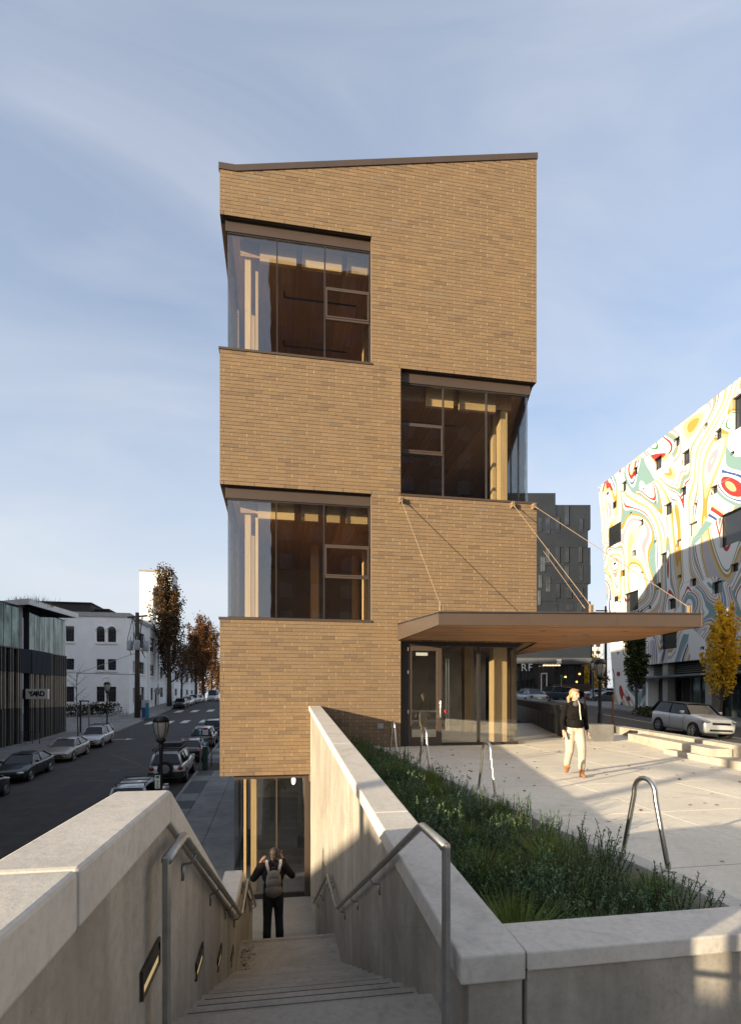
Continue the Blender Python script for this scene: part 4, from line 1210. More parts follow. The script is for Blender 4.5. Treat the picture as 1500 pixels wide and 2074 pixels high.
# corner entry recess
d12 = Vector((P2.x-P1.x, P2.y-P1.y, 0)); pe, le_ = ypl(P1, P2, Vector((1,-0.5,0)))
m = MB(); pe.slab(m, -0.2, le_+0.2, zb, 7.7, -1.4, -1.2); pput(m, 'entry_wall', M_GREYCLAD, yb, yb)
m = MB(); pe.slab(m, le_*0.42, le_*0.8, zb, 7.7, -1.19, -0.9); pput(m, 'red_panel', pm('rust_red_panel', (0.16,0.03,0.018), (0.1,0.02,0.014), 1.5, 0.6, sc3=(8,8,0.4)), yb, yb)
q = pe.p(le_*0.25, 0, -0.35); m = MB(); m.cyl((q.x,q.y,zb), (q.x,q.y,7.7), 0.3, n=20); pput(m, 'round_column', concrete('column_concrete', (0.3,0.3,0.31), (0.2,0.2,0.21), 0.3), yb, yb, smooth=True)
m = MB(); pe.slab(m, -0.1, le_+0.05, 2.1, 4.1, -0.8, 0.15); pput(m, 'dark_panel', M_GREYCLAD, yb, yb)
M_EDGE = pm('sky_bright_edge', (0.55,0.56,0.57), (0.45,0.46,0.47), 0.8, 0.35, 0.3)
# roof slab with metal edge coloured bright in place of reflected sky
K, Q, Lp = at_z(58, 1213, 8.2), at_z(158, 1243, 8.2), at_z(0, 1218, 8.2)
far = Lp + (Lp-K)*2.5
m = MB(); m.prism([(K.x,K.y), (Q.x,Q.y), (Q.x-6,Q.y+1), (far.x+3,far.y+8), (far.x,far.y)], 7.78, 8.1); pput(m, 'roof', M_GREYCLAD, yb, yb)
for a, b, n in ((K, Q, 12), (K, far, 12)):
    for i in range(n):
        p, r = a.lerp(b, i/n), a.lerp(b, (i+0.985)/n); d = (r-p).normalized(); nr = Vector((d.y,-d.x,0)); nr = nr if nr.y < 0 or nr.x > 0.5 else -nr
        m = MB(); m.ext([(p.x,p.y,7.74), (r.x,r.y,7.74), (r.x,r.y,8.22), (p.x,p.y,8.22)], nr*0.05); pput(m, 'roof_edge_panel', M_EDGE, yb, yb)
# roof planting
m = MB(); rg = random.Random(9)
for i in range(500):
    t = rg.random(); p = K.lerp(far, 0.05+0.5*t) + Vector((rg.uniform(0,2), rg.uniform(0.3,3), 0)); h = rg.uniform(0.2,0.9)*(1 if t < .55 else 0.6)
    lean = Vector((rg.uniform(-.25,.25), rg.uniform(-.25,.25), h)); w = Vector((0.02,0.01,0))
    m.add([Vector((p.x,p.y,8.05))-w, Vector((p.x,p.y,8.05))+w, Vector((p.x,p.y,8.05))+lean], [(0,1,2)])
tag(m.build('roof_grass', pm('dry_grass', (0.13,0.09,0.045), (0.07,0.05,0.028), 3, 0.9)), 'dry grasses growing on the office roof', 'grass', kind='stuff')
# hanging sign
SG = at_x(76, 1406, P2.x+0.9)
sg = thing('hanging_sign', 'white box sign with brushed black lettering projecting from the glass office', 'sign', (SG.x, SG.y, SG.z))
du = Vector((CT, -ST, 0)); hw = 22.5/F_PX*S2C(SG.x,SG.y)[1]; hh = 10.2/F_PX*S2C(SG.x,SG.y)[1]
rz = Matrix.Rotation(-TH, 3, 'Z')
m = MB(); m.obox((0,0,0), (hw*2, 0.25, hh*2), rz); m.build('sign_box', pm('sign_white', (0.72,0.7,0.66), (0.66,0.64,0.6), 2, 0.4), sg, bevel=0.02)
for i, (ch, dx, rr) in enumerate((('Y',-0.58,0.16),('A',-0.2,-0.1),('R',0.14,0.12),('D',0.56,-0.08))):
    t = put_text(ch, hh*1.35, SG + du*dx*hw*0.9 + Vector((-ST,-CT,0))*0.127, du, M_BLACK, sg, 'lettering', 0.003, 0.03, rr)
m = MB(); m.obox(rz @ Vector((-hw-0.45,0,0)), (0.9, 0.2, hh*1.9), rz); m.build('bracket', M_BLACK, sg)
# guard rail at the entry
gr = thing('entry_railing', 'thin black metal railing in front of the glass office entry', 'railing', solve(60, 1515, lwalk_z))
a, b = solve(38, 1506, lwalk_z), solve(80, 1507, lwalk_z); go = Vector(gr.location)
m = MB(); m.tube([a-go+Vector((0,0,0.0)), a-go+Vector((0,0,1.0)), b-go+Vector((0,0,1.0)), b-go], 0.03, 6); m.build('rail_frame', M_BLACK, gr)
for t in (0.33, 0.66):
    p = a.lerp(b, t)-go; m = MB(); m.cyl(p, p+Vector((0,0,1)), 0.02, n=6); m.build('baluster', M_BLACK, gr)

# ---- white stucco building
wb = thing('white_building', 'white stucco three storey building with paired arched windows behind the utility pole', 'building', (-19.5, 76, -3.2))
WF = Plane((-36, 76, 0), (1,0,0), (0,-1,0)); WS = Plane((-19.5, 76, 0), (0,1,0), (1,0,0))
M_MUNT = pm('dark_window_frame', (0.02,0.02,0.022), (0.03,0.03,0.032), 3, 0.5)
fh = []
for px0, px1 in ((133,150),(195.5,212),(218.5,235)):
    for py0, py1 in ((1271.5,1302),(1336,1358),(1391,1421.5)):
        u0, v0 = WF.uv(px0, py1); u1, v1 = WF.uv(px1, py0); fh.append((u0, u1, v0, v1))
        fh[-1] = (round(u0,2), round(u1,2), *( (7.4,9.4) if py0 < 1300 else (3.7,5.15) if py0 < 1360 else (-0.5,1.5)))
ga = [u for u in (fh[0][0]-5, fh[0][0]-9)]
def arch_fill(pl, u0, u1, v0, v1):
    def f(m):
        r = (u1-u0)/2; cu = (u0+u1)/2; cv = v1-r; N = 8
        for sgn in (-1, 1):
            pts = [pl.p(cu+sgn*r, v1, -0.3), *[pl.p(cu+sgn*r*math.cos(a), cv+r*math.sin(a), -0.3) for a in [math.pi/2*i/N for i in range(N+1)]], pl.p(cu, v1, -0.3)]
            pts = pts[:1]+pts[1:-1]
            m.ext(pts, pl.nr*0.298)
    return f
arches = [h for h in fh[3::3]] if False else [h for h in fh if h[3] == 9.4 and h[0] > fh[0][0]+1]
wall_obj(WF, 0, 16.5, -4.5, 11.2, fh, 0.3, 'wall', M_WHITE, wb, lambda m: [arch_fill(WF, *h)(m) for h in arches])
for h in fh: win(WF, *h, wb, M_MUNT, M_DGLASS, 0.22, 0.06, (2,3), M_WPAINT)
for h in arches:
    m = MB(); r = (h[1]-h[0])/2+0.12; cu = (h[0]+h[1])/2; cv = h[3]-(h[1]-h[0])/2
    m.tube([WF.p(cu+r*math.cos(a), cv+r*math.sin(a), 0.06) for a in [math.pi*i/14 for i in range(15)]], 0.11, 6); pput(m, 'arch_moulding', M_WPAINT, wb, wb)
u, v = WF.uv(214.5, 1377); m = MB(); m.tube([WF.p(u+0.36*math.cos(a), v+0.36*math.sin(a), 0.03) for a in [2*math.pi*i/18 for i in range(19)]], 0.06, 6); pput(m, 'round_moulding', M_WPAINT, wb, wb)
m = MB(); m.box(-36, -19.35, 75.85, 76.0, 10.75, 11.3); m.box(-19.5, -19.35, 76.0, 140, 10.75, 11.3); pput(m, 'cornice', pm('grey_flashing', (0.36,0.36,0.36), None, 2, 0.6), wb, wb)
m = MB(); m.box(-36, -19.4, 75.9, 75.998, -2.0, -1.75); m.box(-36,-27.2,75.85,75.998,10.2,10.5); pput(m, 'base_course', M_WPAINT, wb, wb)
m = MB(); m.box(-36, -19.8, 76.3, 140, 11.0, 11.1); pput(m, 'roof', M_GREYCLAD, wb, wb)
sh = []
for i in range(9):
    u0 = 5.0+i*6.6
    for v0, v1 in ((7.2,9.4),(3.5,5.2),(-0.2+0.02*u0,1.8)):
        sh.append((u0, u0+3.4, v0, v1))
sh[2] = (5.0, 8.4, -3.0, 1.6); sh[5] = (12.4, 14.2, -0.4, 1.6); sh.append((2.0,2.9,7.2,9.0)); sh.append((2.0,2.9,3.5,5.1)); sh.append((2.0,2.9,-0.6,1.4)); sh.append((15.2,17.0,-2.4,1.6))
wall_obj(WS, 0.3, 64, -4.5, 11.2, sh, 0.3, 'wall', M_WHITE, wb)
for h in sh: win(WS, *h, wb, M_MUNT, M_DGLASS, 0.22, 0.08, (2,2), M_WPAINT if h[2] > -2 else None)
for u in (3.6, 10.2, 17.4, 23.6, 30.2):
    m = MB(); WS.slab(m, u, u+0.7, -4.5, 10.7, 0.002, 0.22); pput(m, 'pilaster', M_WHITE, wb, wb)
m = MB(); m.box(-33.5, -26.5, 83, 92, 11.1, 13.6); m.box(-26.3, -24.4, 84, 93, 11.1, 12.9); pput(m, 'penthouse', pm('brown_render', (0.028,0.025,0.024), None, 1, 0.7), wb, wb)
m = MB(); m.box(-33.8, -26.3, 82.7, 92.3, 13.6, 13.7); m.box(-26.2, -24.2, 83.7, 93.2, 12.9, 13.0); pput(m, 'penthouse_roof', M_FIN_D, wb, wb)
# tower
tw = thing('white_tower', 'tall plain white tower with one arched opening rising behind the poplar', 'tower', (-22.6, 106.5, -1))
TF = Plane((-25.5, 106.5, 0), (1,0,0), (0,-1,0))
u0, v0 = TF.uv(312.3, 1236); u1, v1 = TF.uv(323, 1190)
thole = [(2.55, 3.65, 12.5, v1)]
wall_obj(TF, 0, 5.75, -2, 23.7, thole, 0.4, 'wall', M_WHITE, tw, arch_fill(TF, *thole[0]))
to = Vector(tw.location)
m = MB(); m.box(-25.5, -25.2, 106.9, 112.5, -2, 23.7); m.box(-20.05, -19.75, 106.9, 112.5, -2, 23.7); m.box(-25.2,-20.05,112.2,112.5,-2,23.7); m.box(-25.2,-20.05,106.9,112.2,23.2,23.5); pput(m, 'side_walls', M_WHITE, tw, tw)
m = MB(); m.box(-25.6, -19.65, 106.4, 112.6, 23.7, 24.0); pput(m, 'parapet_cap', M_FIN_T, tw, tw)
m = MB(); r = 0.75; m.tube([TF.p(3.1-r, 12.5, 0.05)] + [TF.p(3.1-r*math.cos(a), v1-0.55+r*math.sin(a), 0.05) for a in [math.pi*i/14 for i in range(15)]] + [TF.p(3.1+r, 12.5, 0.05)], 0.13, 6); pput(m, 'arch_moulding', M_WPAINT, tw, tw)
win(TF, 2.55, 3.65, 17.0, v1, tw, M_MUNT, M_DGLASS, 0.3, 0.06, (1,2)); m = MB(); TF.slab(m, 2.5, 3.7, 12.4, 16.99, -0.3, -0.15); pput(m, 'blind_panel', M_WHITE, tw, tw)

# ---- white building with painted ribbons on the right
MD = C2S(0.0826, -1).normalized()
MO = C2S(25, 55)
MP = Plane((MO.x, MO.y, 0), MD, C2S(-1, -0.0826).normalized())
mu = thing('painted_building', 'white office block covered in swirling multicoloured painted ribbons and scattered square windows', 'building', (MO.x, MO.y, -1.6))
mw = []
for x0, y0, x1, y1 in ((485,690,513,760),(550,612,574,670),(403,750,415,775),(440,800,458,850),(665,555,707,640),(775,445,806,512),(818,518,862,615),(945,365,962,410),(1000,400,1038,475),(1098,205,1170,410),(1088,520,1110,560),(1028,850,1160,1050),(980,710,1015,775),(882,808,902,845),(810,720,843,785),(855,915,905,1005),(785,1010,816,1065),(722,810,763,890),(667,795,680,825),(600,725,612,755),(583,900,606,950),(530,860,543,890),(545,1070,565,1115),(664,1015,677,1045),(697,1085,735,1158),(795,1205,815,1240),(863,1225,898,1285),(985,1240,1040,1325),(1088,1140,1132,1205),(590,1188,605,1215),(482,1180,503,1228),(443,1138,455,1163),(417,930,483,1050),(503,1300,578,1420),(448,1325,468,1367),(635,1375,650,1410),(680,1250,705,1300),(743,1335,785,1410),(700,1525,790,1630),(920,1600,942,1635),(1075,1540,1100,1580),(462,1633,473,1660)):
    sc = 2.7286
    xm_, ym_ = 1080+(x0+x1)/2/sc, 720+(y0+y1)/2/sc
    ua, _ = MP.uv(1080+x0/sc, ym_); ub, _ = MP.uv(1080+x1/sc, ym_)
    _, vb = MP.uv(xm_, 720+y1/sc); _, vt = MP.uv(xm_, 720+y0/sc)
    sl = abs(y1-y0)*0.06/sc
    mw.append((ua, ub, vb+0.12, vt-0.12))
UA, _ = MP.uv(1300, 1400)
MTOP = 22.9
def mural_pre(m):
    m.ext([MP.p(0, -1.7, -0.35), MP.p(0, MTOP, -0.35), MP.p(-3.4, MTOP, -0.35)], MP.nr*0.35)
hol = [w for w in mw if w[0] > 0.05]
m = MB()
for h in holes_wall(0, 46, -2.6, MTOP, hol + [(UA, 60, -5, 3.05)]): MP.slab(m, *h, -0.35, 0)
mural_pre(m)
m.v = [tuple(Vector(v)-Vector(mu.location)) for v in m.v]
m.build('painted_wall', M_MURAL, mu)
M_MULL = pm('pale_frame', (0.10,0.10,0.095), (0.08,0.08,0.076), 3, 0.5)
M_BLIND = pm('blind', (0.42,0.44,0.36), (0.36,0.38,0.3), 2, 0.7)
for i, h in enumerate(hol):
    win(MP, *h, mu, M_MUNT, M_BLIND if (15 <= mw.index(h) <= 16) else M_DGLASS, 0.28, 0.05, (1,0) if h[1]-h[0] > 2.4 else (0,0))
for h in [w for w in mw if w[0] <= 0.05]:
    m = MB(); MP.slab(m, h[0], h[1], h[2], h[3], -0.1, 0.01); pput(m, 'window', M_DGLASS, mu, mu)
# end face, roof, back
e0 = MP.p(0,0,-0.35)
m = MB(); b1 = MP.p(-3.4, 0, -30); b2 = MP.p(46,0,-30)
m.ext([MP.p(-3.4, MTOP, -0.36), MP.p(46, MTOP, -0.36), MP.p(46, MTOP, -30), MP.p(-3.4, MTOP, -30)], (0,0,-0.4))
m.ext([MP.p(0, -1.7, -0.36), MP.p(-3.4, MTOP, -0.36), MP.p(-3.4, MTOP, -30), MP.p(0, -1.7, -30)], MP.du*0.4)
pput(m, 'end_wall', M_MURAL, mu, mu)
# ground floor: recessed glazing, columns, louvres, awning
m = MB(); MP.slab(m, UA, 46, -2.6, 3.0, -1.6, -1.4); pput(m, 'shopfront_wall', M_GREYCLAD, mu, mu)
m = MB(); MP.slab(m, UA, 46, 2.98, 3.3, -1.6, -0.36); pput(m, 'soffit', M_GREYCLAD, mu, mu)
m = MB(); MP.slab(m, UA-0.02, UA+0.3, -2.6, 3.04, -1.6, -0.36); pput(m, 'end_pier', M_WHITE, mu, mu)
u = UA+0.4; k = 0
while u < 30:
    m = MB(); MP.slab(m, u, u+1.05, -1.4, 1.7, -1.39, -1.36); pput(m, 'glass_pane', M_OFFG if k % 3 else M_DGLASS, mu, mu)
    m = MB(); MP.slab(m, u+1.06, u+1.14, -2.4, 1.9, -1.39, -1.28); pput(m, 'mullion', M_MULL, mu, mu)
    u += 1.15; k += 1
for u in (UA+2.6, UA+8.0, UA+13.4, UA+19):
    m = MB(); MP.slab(m, u, u+0.7, -2.6, 3.0, -1.0, -0.3); pput(m, 'concrete_column', concrete('shop_column', (0.36,0.35,0.32), (0.27,0.26,0.24), 0.2), mu, mu)
for a, b in ((UA+0.35, UA+2.55), (UA+3.35, UA+7.95), (UA+8.75, UA+13.3), (UA+14.2, UA+19)):
    for k in range(5):
        m = MB(); MP.slab(m, a, b, 2.15+k*0.17, 2.24+k*0.17, -1.2, -0.9); pput(m, 'louvre', M_MULL, mu, mu)
m = MB(); MP.slab(m, UA-1.6, UA+22, 1.78, 1.95, -0.9, 0.5); pput(m, 'awning', pm('awning_steel', (0.16,0.17,0.18), None, 2, 0.5), mu, mu)
for px, py in ((1253,1365),(1273,1415)):
    u, v = MP.uv(px, py); m = MB(); m.cyl(MP.p(u,v,0), MP.p(u,v,0.15), 0.22, n=12); pput(m, 'alarm_bell', pm('red_enamel',(0.3,0.02,0.03),None,2,0.4), mu, mu)

# ---- charcoal apartment block
YG = 66.0
GP = Plane(C2S(0, YG), C2S(1, 0), C2S(0, -1))
gb = thing('charcoal_apartments', 'charcoal clad apartment block with stepped edges and shopfront at street level', 'building', C2S(20, YG, -0.3))
def guv(px, py): return GP.uv(px, py)
def gblock(px0, px1, py0, py1, w0, w1, name, mat=M_GREYCLAD):
    u0, v1 = guv(px0, py0); u1, v0 = guv(px1, py1)
    m = MB(); GP.slab(m, u0, u1, v0, v1, w0, w1); return pput(m, name, mat, gb, gb)
sc = 2.7286
lev = [1024, 1073.5, 1110, 1146.5, 1183, 1219, 1255, 1296, 1334]
gblock(900, 1124.5, 998.5, 1024.2, -18, 0.0, 'top_storey')
for i in range(len(lev)-1):
    right = 1193.5 if i not in (1, 4) else 1188
    gblock(900, 1117 if i % 2 else 1124.3, lev[i]+0.3, lev[i+1], -18, 0.35 if i % 2 == 0 else 0.31, 'storey')
    gblock(1124.5 if i % 2 == 0 else 1117.2, right, lev[i]+0.3, lev[i+1], -18, 0.28 if i % 2 == 0 else 0.33, 'storey')
    m = MB()
for x0, y0, x1, y1 in ((165,835,190,945),(60,900,85,990),(165,1060,190,1150),(115,1060,140,1150),(30,1115,60,1200),(165,1165,190,1255),(245,1165,267,1250),(60,1225,88,1310),(115,1265,140,1345),(15,1300,35,1385),(172,1285,205,1345),(172,1365,215,1412),(20,900,40,980),(240,1060,262,1150),(60,1070,84,1150),(20,1215,42,1290),(245,1285,268,1345),(115,900,138,985),(245,905,268,985),(100,1370,130,1440),(230,1370,262,1440)):
    u0, v1 = guv(1080+x0/sc, 720+y0/sc); u1, v0 = guv(1080+x1/sc, 720+y1/sc)
    m = MB()
    for a in ((u0,u0+.06,v0,v1),(u1-.06,u1,v0,v1),(u0+.06,u1-.06,v0,v0+.06),(u0+.06,u1-.06,v1-.06,v1),((u0+u1)/2-.03,(u0+u1)/2+.03,v0+.06,v1-.06)): GP.slab(m, *a, 0.2, 0.375)
    w = pput(m, 'window', M_MUNT, gb, gb)
    m = MB(); GP.slab(m, u0+.05, u1-.05, v0+.05, v1-.05, 0.2, 0.36); pput(m, 'pane', pm('sky_glass', (0.13,0.16,0.20), (0.05,0.06,0.08), 0.35, 0.1, 0.6), w, gb)
# street level
gblock(900, 1190, 1334.2, 1346, -18, 1.2, 'fascia_band', pm('grey_band', (0.10,0.105,0.115), None, 1, 0.5))
u0, _ = guv(900, 1380); u1, vb = guv(1182, 1416)
m = MB(); GP.slab(m, u0, u1, -1.2, guv(1000,1346)[1], -10, -0.6); pput(m, 'shop_wall', M_GREYCLAD, gb, gb)
vt = guv(1000, 1346)[1]
x = 1005
while x < 1178:
    a, b = guv(x, 1380)[0], guv(x+8.6, 1380)[0]
    m = MB(); GP.slab(m, a, b-0.06, 0.1, vt-0.1, -0.59, -0.55); pput(m, 'glass_pane', M_DGLASS, gb, gb)
    m = MB(); GP.slab(m, b-0.05, b, -0.4, vt, -0.59, -0.5); pput(m, 'mullion', M_MUNT, gb, gb)
    x += 8.6
a, b = guv(1097, 1380)[0], guv(1110, 1380)[0]; v0, v1 = 0.2, guv(1100,1363)[1]
m = MB()
for q in ((a,a+.12,v0,v1),(b-.12,b,v0,v1),(a+.12,b-.12,v1-.12,v1)): GP.slab(m, *q, -0.49, -0.4)
pput(m, 'door_frame', M_WPAINT, gb, gb)
M_LET = pm('sign_letter', (0.66,0.66,0.64), (0.6,0.6,0.58), 3, 0.5)
for ch, px in (('S',1031),('R',1054.5),('F',1067)):
    u, v = guv(px, 1354); put_text(ch, 1.25, GP.p(u, v, 1.3), GP.du, M_LET, gb, 'letter', 0.04)
u, v = guv(1124.5, 1341.5); m = MB(); GP.slab(m, u-0.25, u+0.25, v-0.25, v+0.25, 1.21, 1.35); s_ = pput(m, 'small_sign', M_WPAINT, gb, gb)
for a, b in ((1098,1128),):
    u0, v = guv(a, 1348); u1, _ = guv(b, 1348)
    for k in range(6):
        m = MB(); uu = u0+(u1-u0)*k/5; GP.slab(m, uu, uu+0.22, v-0.06, v+0.04, 0.2, 0.4); pput(m, 'shop_light', emit('shop_light', (1.0,0.75,0.45), 1.6), gb, gb)
for px, py in ((1176,1365),(1170,1381),(1147,1371)):
    u, v = guv(px, py); p = GP.p(u, v, -0.4); m = MB(); m.ell(p, (0.1,0.1,0.1)); pput(m, 'shop_lamp', emit('amber_lamp', (1.0,0.5,0.12), 3.0), gb, gb)
gblock(1116, 1192, 1386, 1400, 0.3, 0.6, 'timber_screen', wood('dark_timber', (0.09,0.055,0.035), (0.05,0.03,0.02), 'z'))
u0, _ = guv(985, 1400); u1, _ = guv(1096, 1400)
bw = thing('low_wall', 'low pale concrete wall in front of the charcoal apartments', 'wall', C2S(12, 64.6, -0.3))
m = MB(); GP.slab(m, u0, u1-0.4, -0.6, 0.62, 1.3, 1.6); pput(m, 'wall_body', M_CAP, bw, bw)
m = MB(); GP.slab(m, u0, u1-0.4, 0.622, 0.7, 1.26, 1.64); pput(m, 'wall_cap', M_CAP, bw, bw)

# ---- buildings outside the frame that shade the street and show in the windows
def plain_block(name, label, x0, x1, y0, y1, z0, z1, mat, rows=3, step=4.0):
    t = thing(name, label, 'building', ((x0+x1)/2, (y0+y1)/2, z0))
    o = Vector(t.location)
    m = MB(); m.box(x0-o.x, x1-o.x, y0-o.y, y1-o.y, 0, z1-z0); m.build('wall', mat, t)
    m = MB(); m.box(x0-.2-o.x, x1+.2-o.x, y0-.2-o.y, y1+.2-o.y, z1-z0+.001, z1-z0+.3); m.build('parapet', M_FIN_T, t)
    me = MB(); me.box(-0.9, 0.9, -0.06, 0.06, 0, 1.9); mw_ = me.mesh('window', M_DGLASS)
    for r in range(rows):
        zz = (z1-z0)*(r+0.35)/rows
        x = x0+2
        while x < x1-1.5:
            for yy in (y0, y1): link('window', mw_, t, (x-o.x, yy-o.y, zz))
            x += step
        y = y0+2
        while y < y1-1.5:
            link('window', mw_, t, (x1-o.x, y-o.y, zz), R(90)); y += step
    return t
M_RBRICK = pm('red_brick_far', (0.22,0.10,0.07), (0.17,0.08,0.06), 1.5, 0.9)
M_GREYR = pm('grey_render', (0.3,0.29,0.28), (0.24,0.235,0.23), 0.6, 0.9)
M_DARKR = pm('dark_render', (0.09,0.075,0.065), (0.07,0.06,0.052), 0.6, 0.9)
plain_block('warehouse', 'low brick warehouse behind the top of the stair across the street', -42, -18, -42, -4.2, -8, 1.85, M_RBRICK, 2)
plain_block('office_block', 'grey rendered office block next to the glass office', -46, -17.6, 10.4, 33.5, -7, 14, M_GREYR, 5)
plain_block('blocker', 'low brick garage added beside the office block to shade the pavement', -40, -17.6, 8.2, 10.2, -7, 3.4, M_RBRICK, 2)  # unseen low block added to keep sun off the pavement
plain_block('shade_block', 'unseen brick block added to shade the white building', -72, -56, 30, 104, -4, 20, M_RBRICK, 6)  # unseen block added, its height set to shade the white building
plain_block('hotel_block', 'tall grey block facing the brick building from behind the stair', -0.9, 34, -66, -40, -3, 56, M_DARKR, 16)
up = thing('wooden_pole', 'tall wooden utility pole outside the brick warehouse', 'pole', (-16.6, -2.95, -6.3))
m = MB(); m.tube([(0,0,-0.3),(0,0,10.2)], [0.19,0.13], 10); m.build('shaft', M_BARK, up); m = MB(); m.box(-0.07,0.07,-1.2,1.2,9.3,9.45); m.build('crossarm', M_BARK, up)
# ================================================================== TREES
def limb_path(rnd, p0, d, length, n, wander, up=0.0):
    pts = [Vector(p0)]; d = Vector(d).normalized()
    for i in range(n):
        d = (d + Vector((rnd.uniform(-1,1), rnd.uniform(-1,1), rnd.uniform(-0.6,0.6)))*wander + Vector((0,0,up))).normalized()
        pts.append(pts[-1] + d*length/n)
    return pts
def leaves_at(m, rnd, pts, n, size, spread, droop=0.0):
    for _ in range(n):
        t = rnd.random()**0.8 * (len(pts)-1); i = min(int(t), len(pts)-2); p = pts[i].lerp(pts[i+1], t-i)
        p = p + Vector((rnd.gauss(0,1), rnd.gauss(0,1), rnd.gauss(0,1)))*spread
        s = size*rnd.uniform(0.6,1.3)
        a = Vector((rnd.gauss(0,1), rnd.gauss(0,1), rnd.gauss(0,0.7))).normalized()*s
        b = a.cross(Vector((rnd.gauss(0,1), rnd.gauss(0,1), rnd.gauss(0,1)))).normalized()*s*0.6
        m.add([p-a*0.5, p+b*0.5, p+a*0.6, p-b*0.5], [(0,1,2,3)], rnd.random())
def leaf_mat(name, cols, tr=0.35):
    if name in MATS: return MATS[name]
    m, nt, out = nodes(name)
    at = nt.nodes.new('ShaderNodeAttribute'); at.attribute_name = 'tone'; at.attribute_type = 'GEOMETRY'
    col = _ramp(nt, at.outputs['Fac'], [(i/(len(cols)-1), c) for i, c in enumerate(cols)])
    b = nt.nodes.new('ShaderNodeBsdfPrincipled'); b.inputs['Roughness'].default_value = 0.6; b.inputs['Specular IOR Level'].default_value = 0.3
    nt.links.new(col, b.inputs['Base Color'])
    t = nt.nodes.new('ShaderNodeBsdfTranslucent'); nt.links.new(col, t.inputs['Color'])
    ms = nt.nodes.new('ShaderNodeMixShader'); ms.inputs['Fac'].default_value = tr
    nt.links.new(b.outputs['BSDF'], ms.inputs[1]); nt.links.new(t.outputs['BSDF'], ms.inputs[2]); nt.links.new(ms.outputs['Shader'], out.inputs['Surface'])
    MATS[name] = m
    return m
L_BROWN = leaf_mat('brown_leaves', [(0.035,0.026,0.012),(0.075,0.045,0.018),(0.12,0.065,0.022),(0.17,0.085,0.025)])
L_ORANGE = leaf_mat('orange_leaves', [(0.06,0.03,0.012),(0.15,0.065,0.02),(0.24,0.10,0.025)])
L_YELLOW = leaf_mat('yellow_leaves', [(0.5,0.32,0.02),(0.72,0.46,0.03),(0.8,0.52,0.035),(0.55,0.42,0.05)], 0.55)
L_DGREEN = leaf_mat('dark_green_leaves', [(0.018,0.03,0.012),(0.03,0.05,0.016),(0.06,0.075,0.02),(0.11,0.10,0.02)])
L_HEDGE = leaf_mat('hedge_leaves', [(0.02,0.03,0.015),(0.04,0.05,0.02),(0.06,0.06,0.03)])
def columnar(name, label, loc, h, r, clear, mat, nl, size, seed, limbs=26, tw=0.25, group=None, ragged=1.0):
    rnd = random.Random(seed)
    t = thing(name, label, 'tree', loc, 0, group)
    trunk = MB(); crown = MB()
    tp = limb_path(rnd, (0,0,-0.3), (0,0,1), h*0.9, 9, 0.04, 0.15)
    trunk.tube(tp, [tw*(1-0.85*i/(len(tp)-1)) for i in range(len(tp))], 8)
    leaves_at(crown, rnd, tp[5:], nl//14, size, 0.18*r)
    for i in range(limbs):
        f = (i+rnd.random())/limbs
        z0 = clear + (h*0.72-clear)*f**1.1
        ti = min(len(tp)-2, int(z0/(h*0.9)*(len(tp)-1))); p0 = tp[ti].lerp(tp[ti+1], z0/(h*0.9)*(len(tp)-1)-ti)
        a = i*2.4+rnd.uniform(-0.5,0.5); out = r*(1.0-0.6*f)*rnd.uniform(0.5,1.2)
        ln = h*(0.34-0.13*f)*rnd.uniform(0.7,1.15*ragged); ln = min(ln, (h-z0)*1.02)
        pts = [p0]
        for k in range(1, 7):
            q = k/6
            pts.append(p0 + Vector((math.cos(a)*out*q**0.6, math.sin(a)*out*q**0.6, ln*q**1.15)) + Vector((rnd.uniform(-.06,.06), rnd.uniform(-.06,.06), 0))*r)
        trunk.tube(pts, [max(0.012, tw*0.3*(1-0.9*k/6)) for k in range(7)], 5)
        leaves_at(crown, rnd, pts[1:], nl//limbs, size, 0.10*r)
    trunk.build('trunk', M_BARK, t, smooth=True)
    crown.build('crown', mat, t, tones=True)
    return t
def bare_tree(name, label, loc, h, seed, n=11, r0=0.045, group=None, leafy=0, mat=None, spread=0.33, col=M_BARK):
    rnd = random.Random(seed)
    t = thing(name, label, 'tree', loc, 0, group)
    m = MB(); lm = MB()
    tp = limb_path(rnd, (0,0,-0.1), (0,0,1), h, 8, 0.05, 0.2)
    m.tube(tp, [r0*(1-0.9*i/8) for i in range(9)], 6)
    for i in range(n):
        f = 0.35+0.6*i/n; ti = min(7, int(f*8)); p0 = tp[ti].lerp(tp[ti+1], f*8-ti); a = i*2.4
        d = Vector((math.cos(a), math.sin(a), 0.75)); bp = limb_path(rnd, p0, d, h*spread*(1.25-f), 5, 0.16, 0.05)
        m.tube(bp, [r0*0.38*(1-0.85*k/5) for k in range(6)], 5)
        if leafy: leaves_at(lm, rnd, bp, leafy, 0.22, 0.25)
        for j in range(3):
            q = bp[2+j]; sp = limb_path(rnd, q, Vector((rnd.uniform(-1,1), rnd.uniform(-1,1), 0.5)), h*spread*0.4, 3, 0.2)
            m.tube(sp, [r0*0.14, r0*0.1, r0*0.08, r0*0.04], 4)
            if leafy: leaves_at(lm, rnd, sp, leafy//2, 0.22, 0.25)
    m.build('trunk', col, t, smooth=True)
    if leafy: lm.build('crown', mat, t, tones=True)
    return t
def on(px, x, fz):
    """point on a surface where the pixel column px meets the line x = const"""
    r = ray(px, HY); k = x/r.x; return Vector((x, r.y*k, fz(x, r.y*k)))
p = on(343, -17.2, lwalk_z); columnar('poplar_tree', 'tallest brown leaved columnar tree in front of the white tower', p, 24.6, 3.3, 4.0, L_BROWN, 9500, 0.36, 11, 34, 0.42)
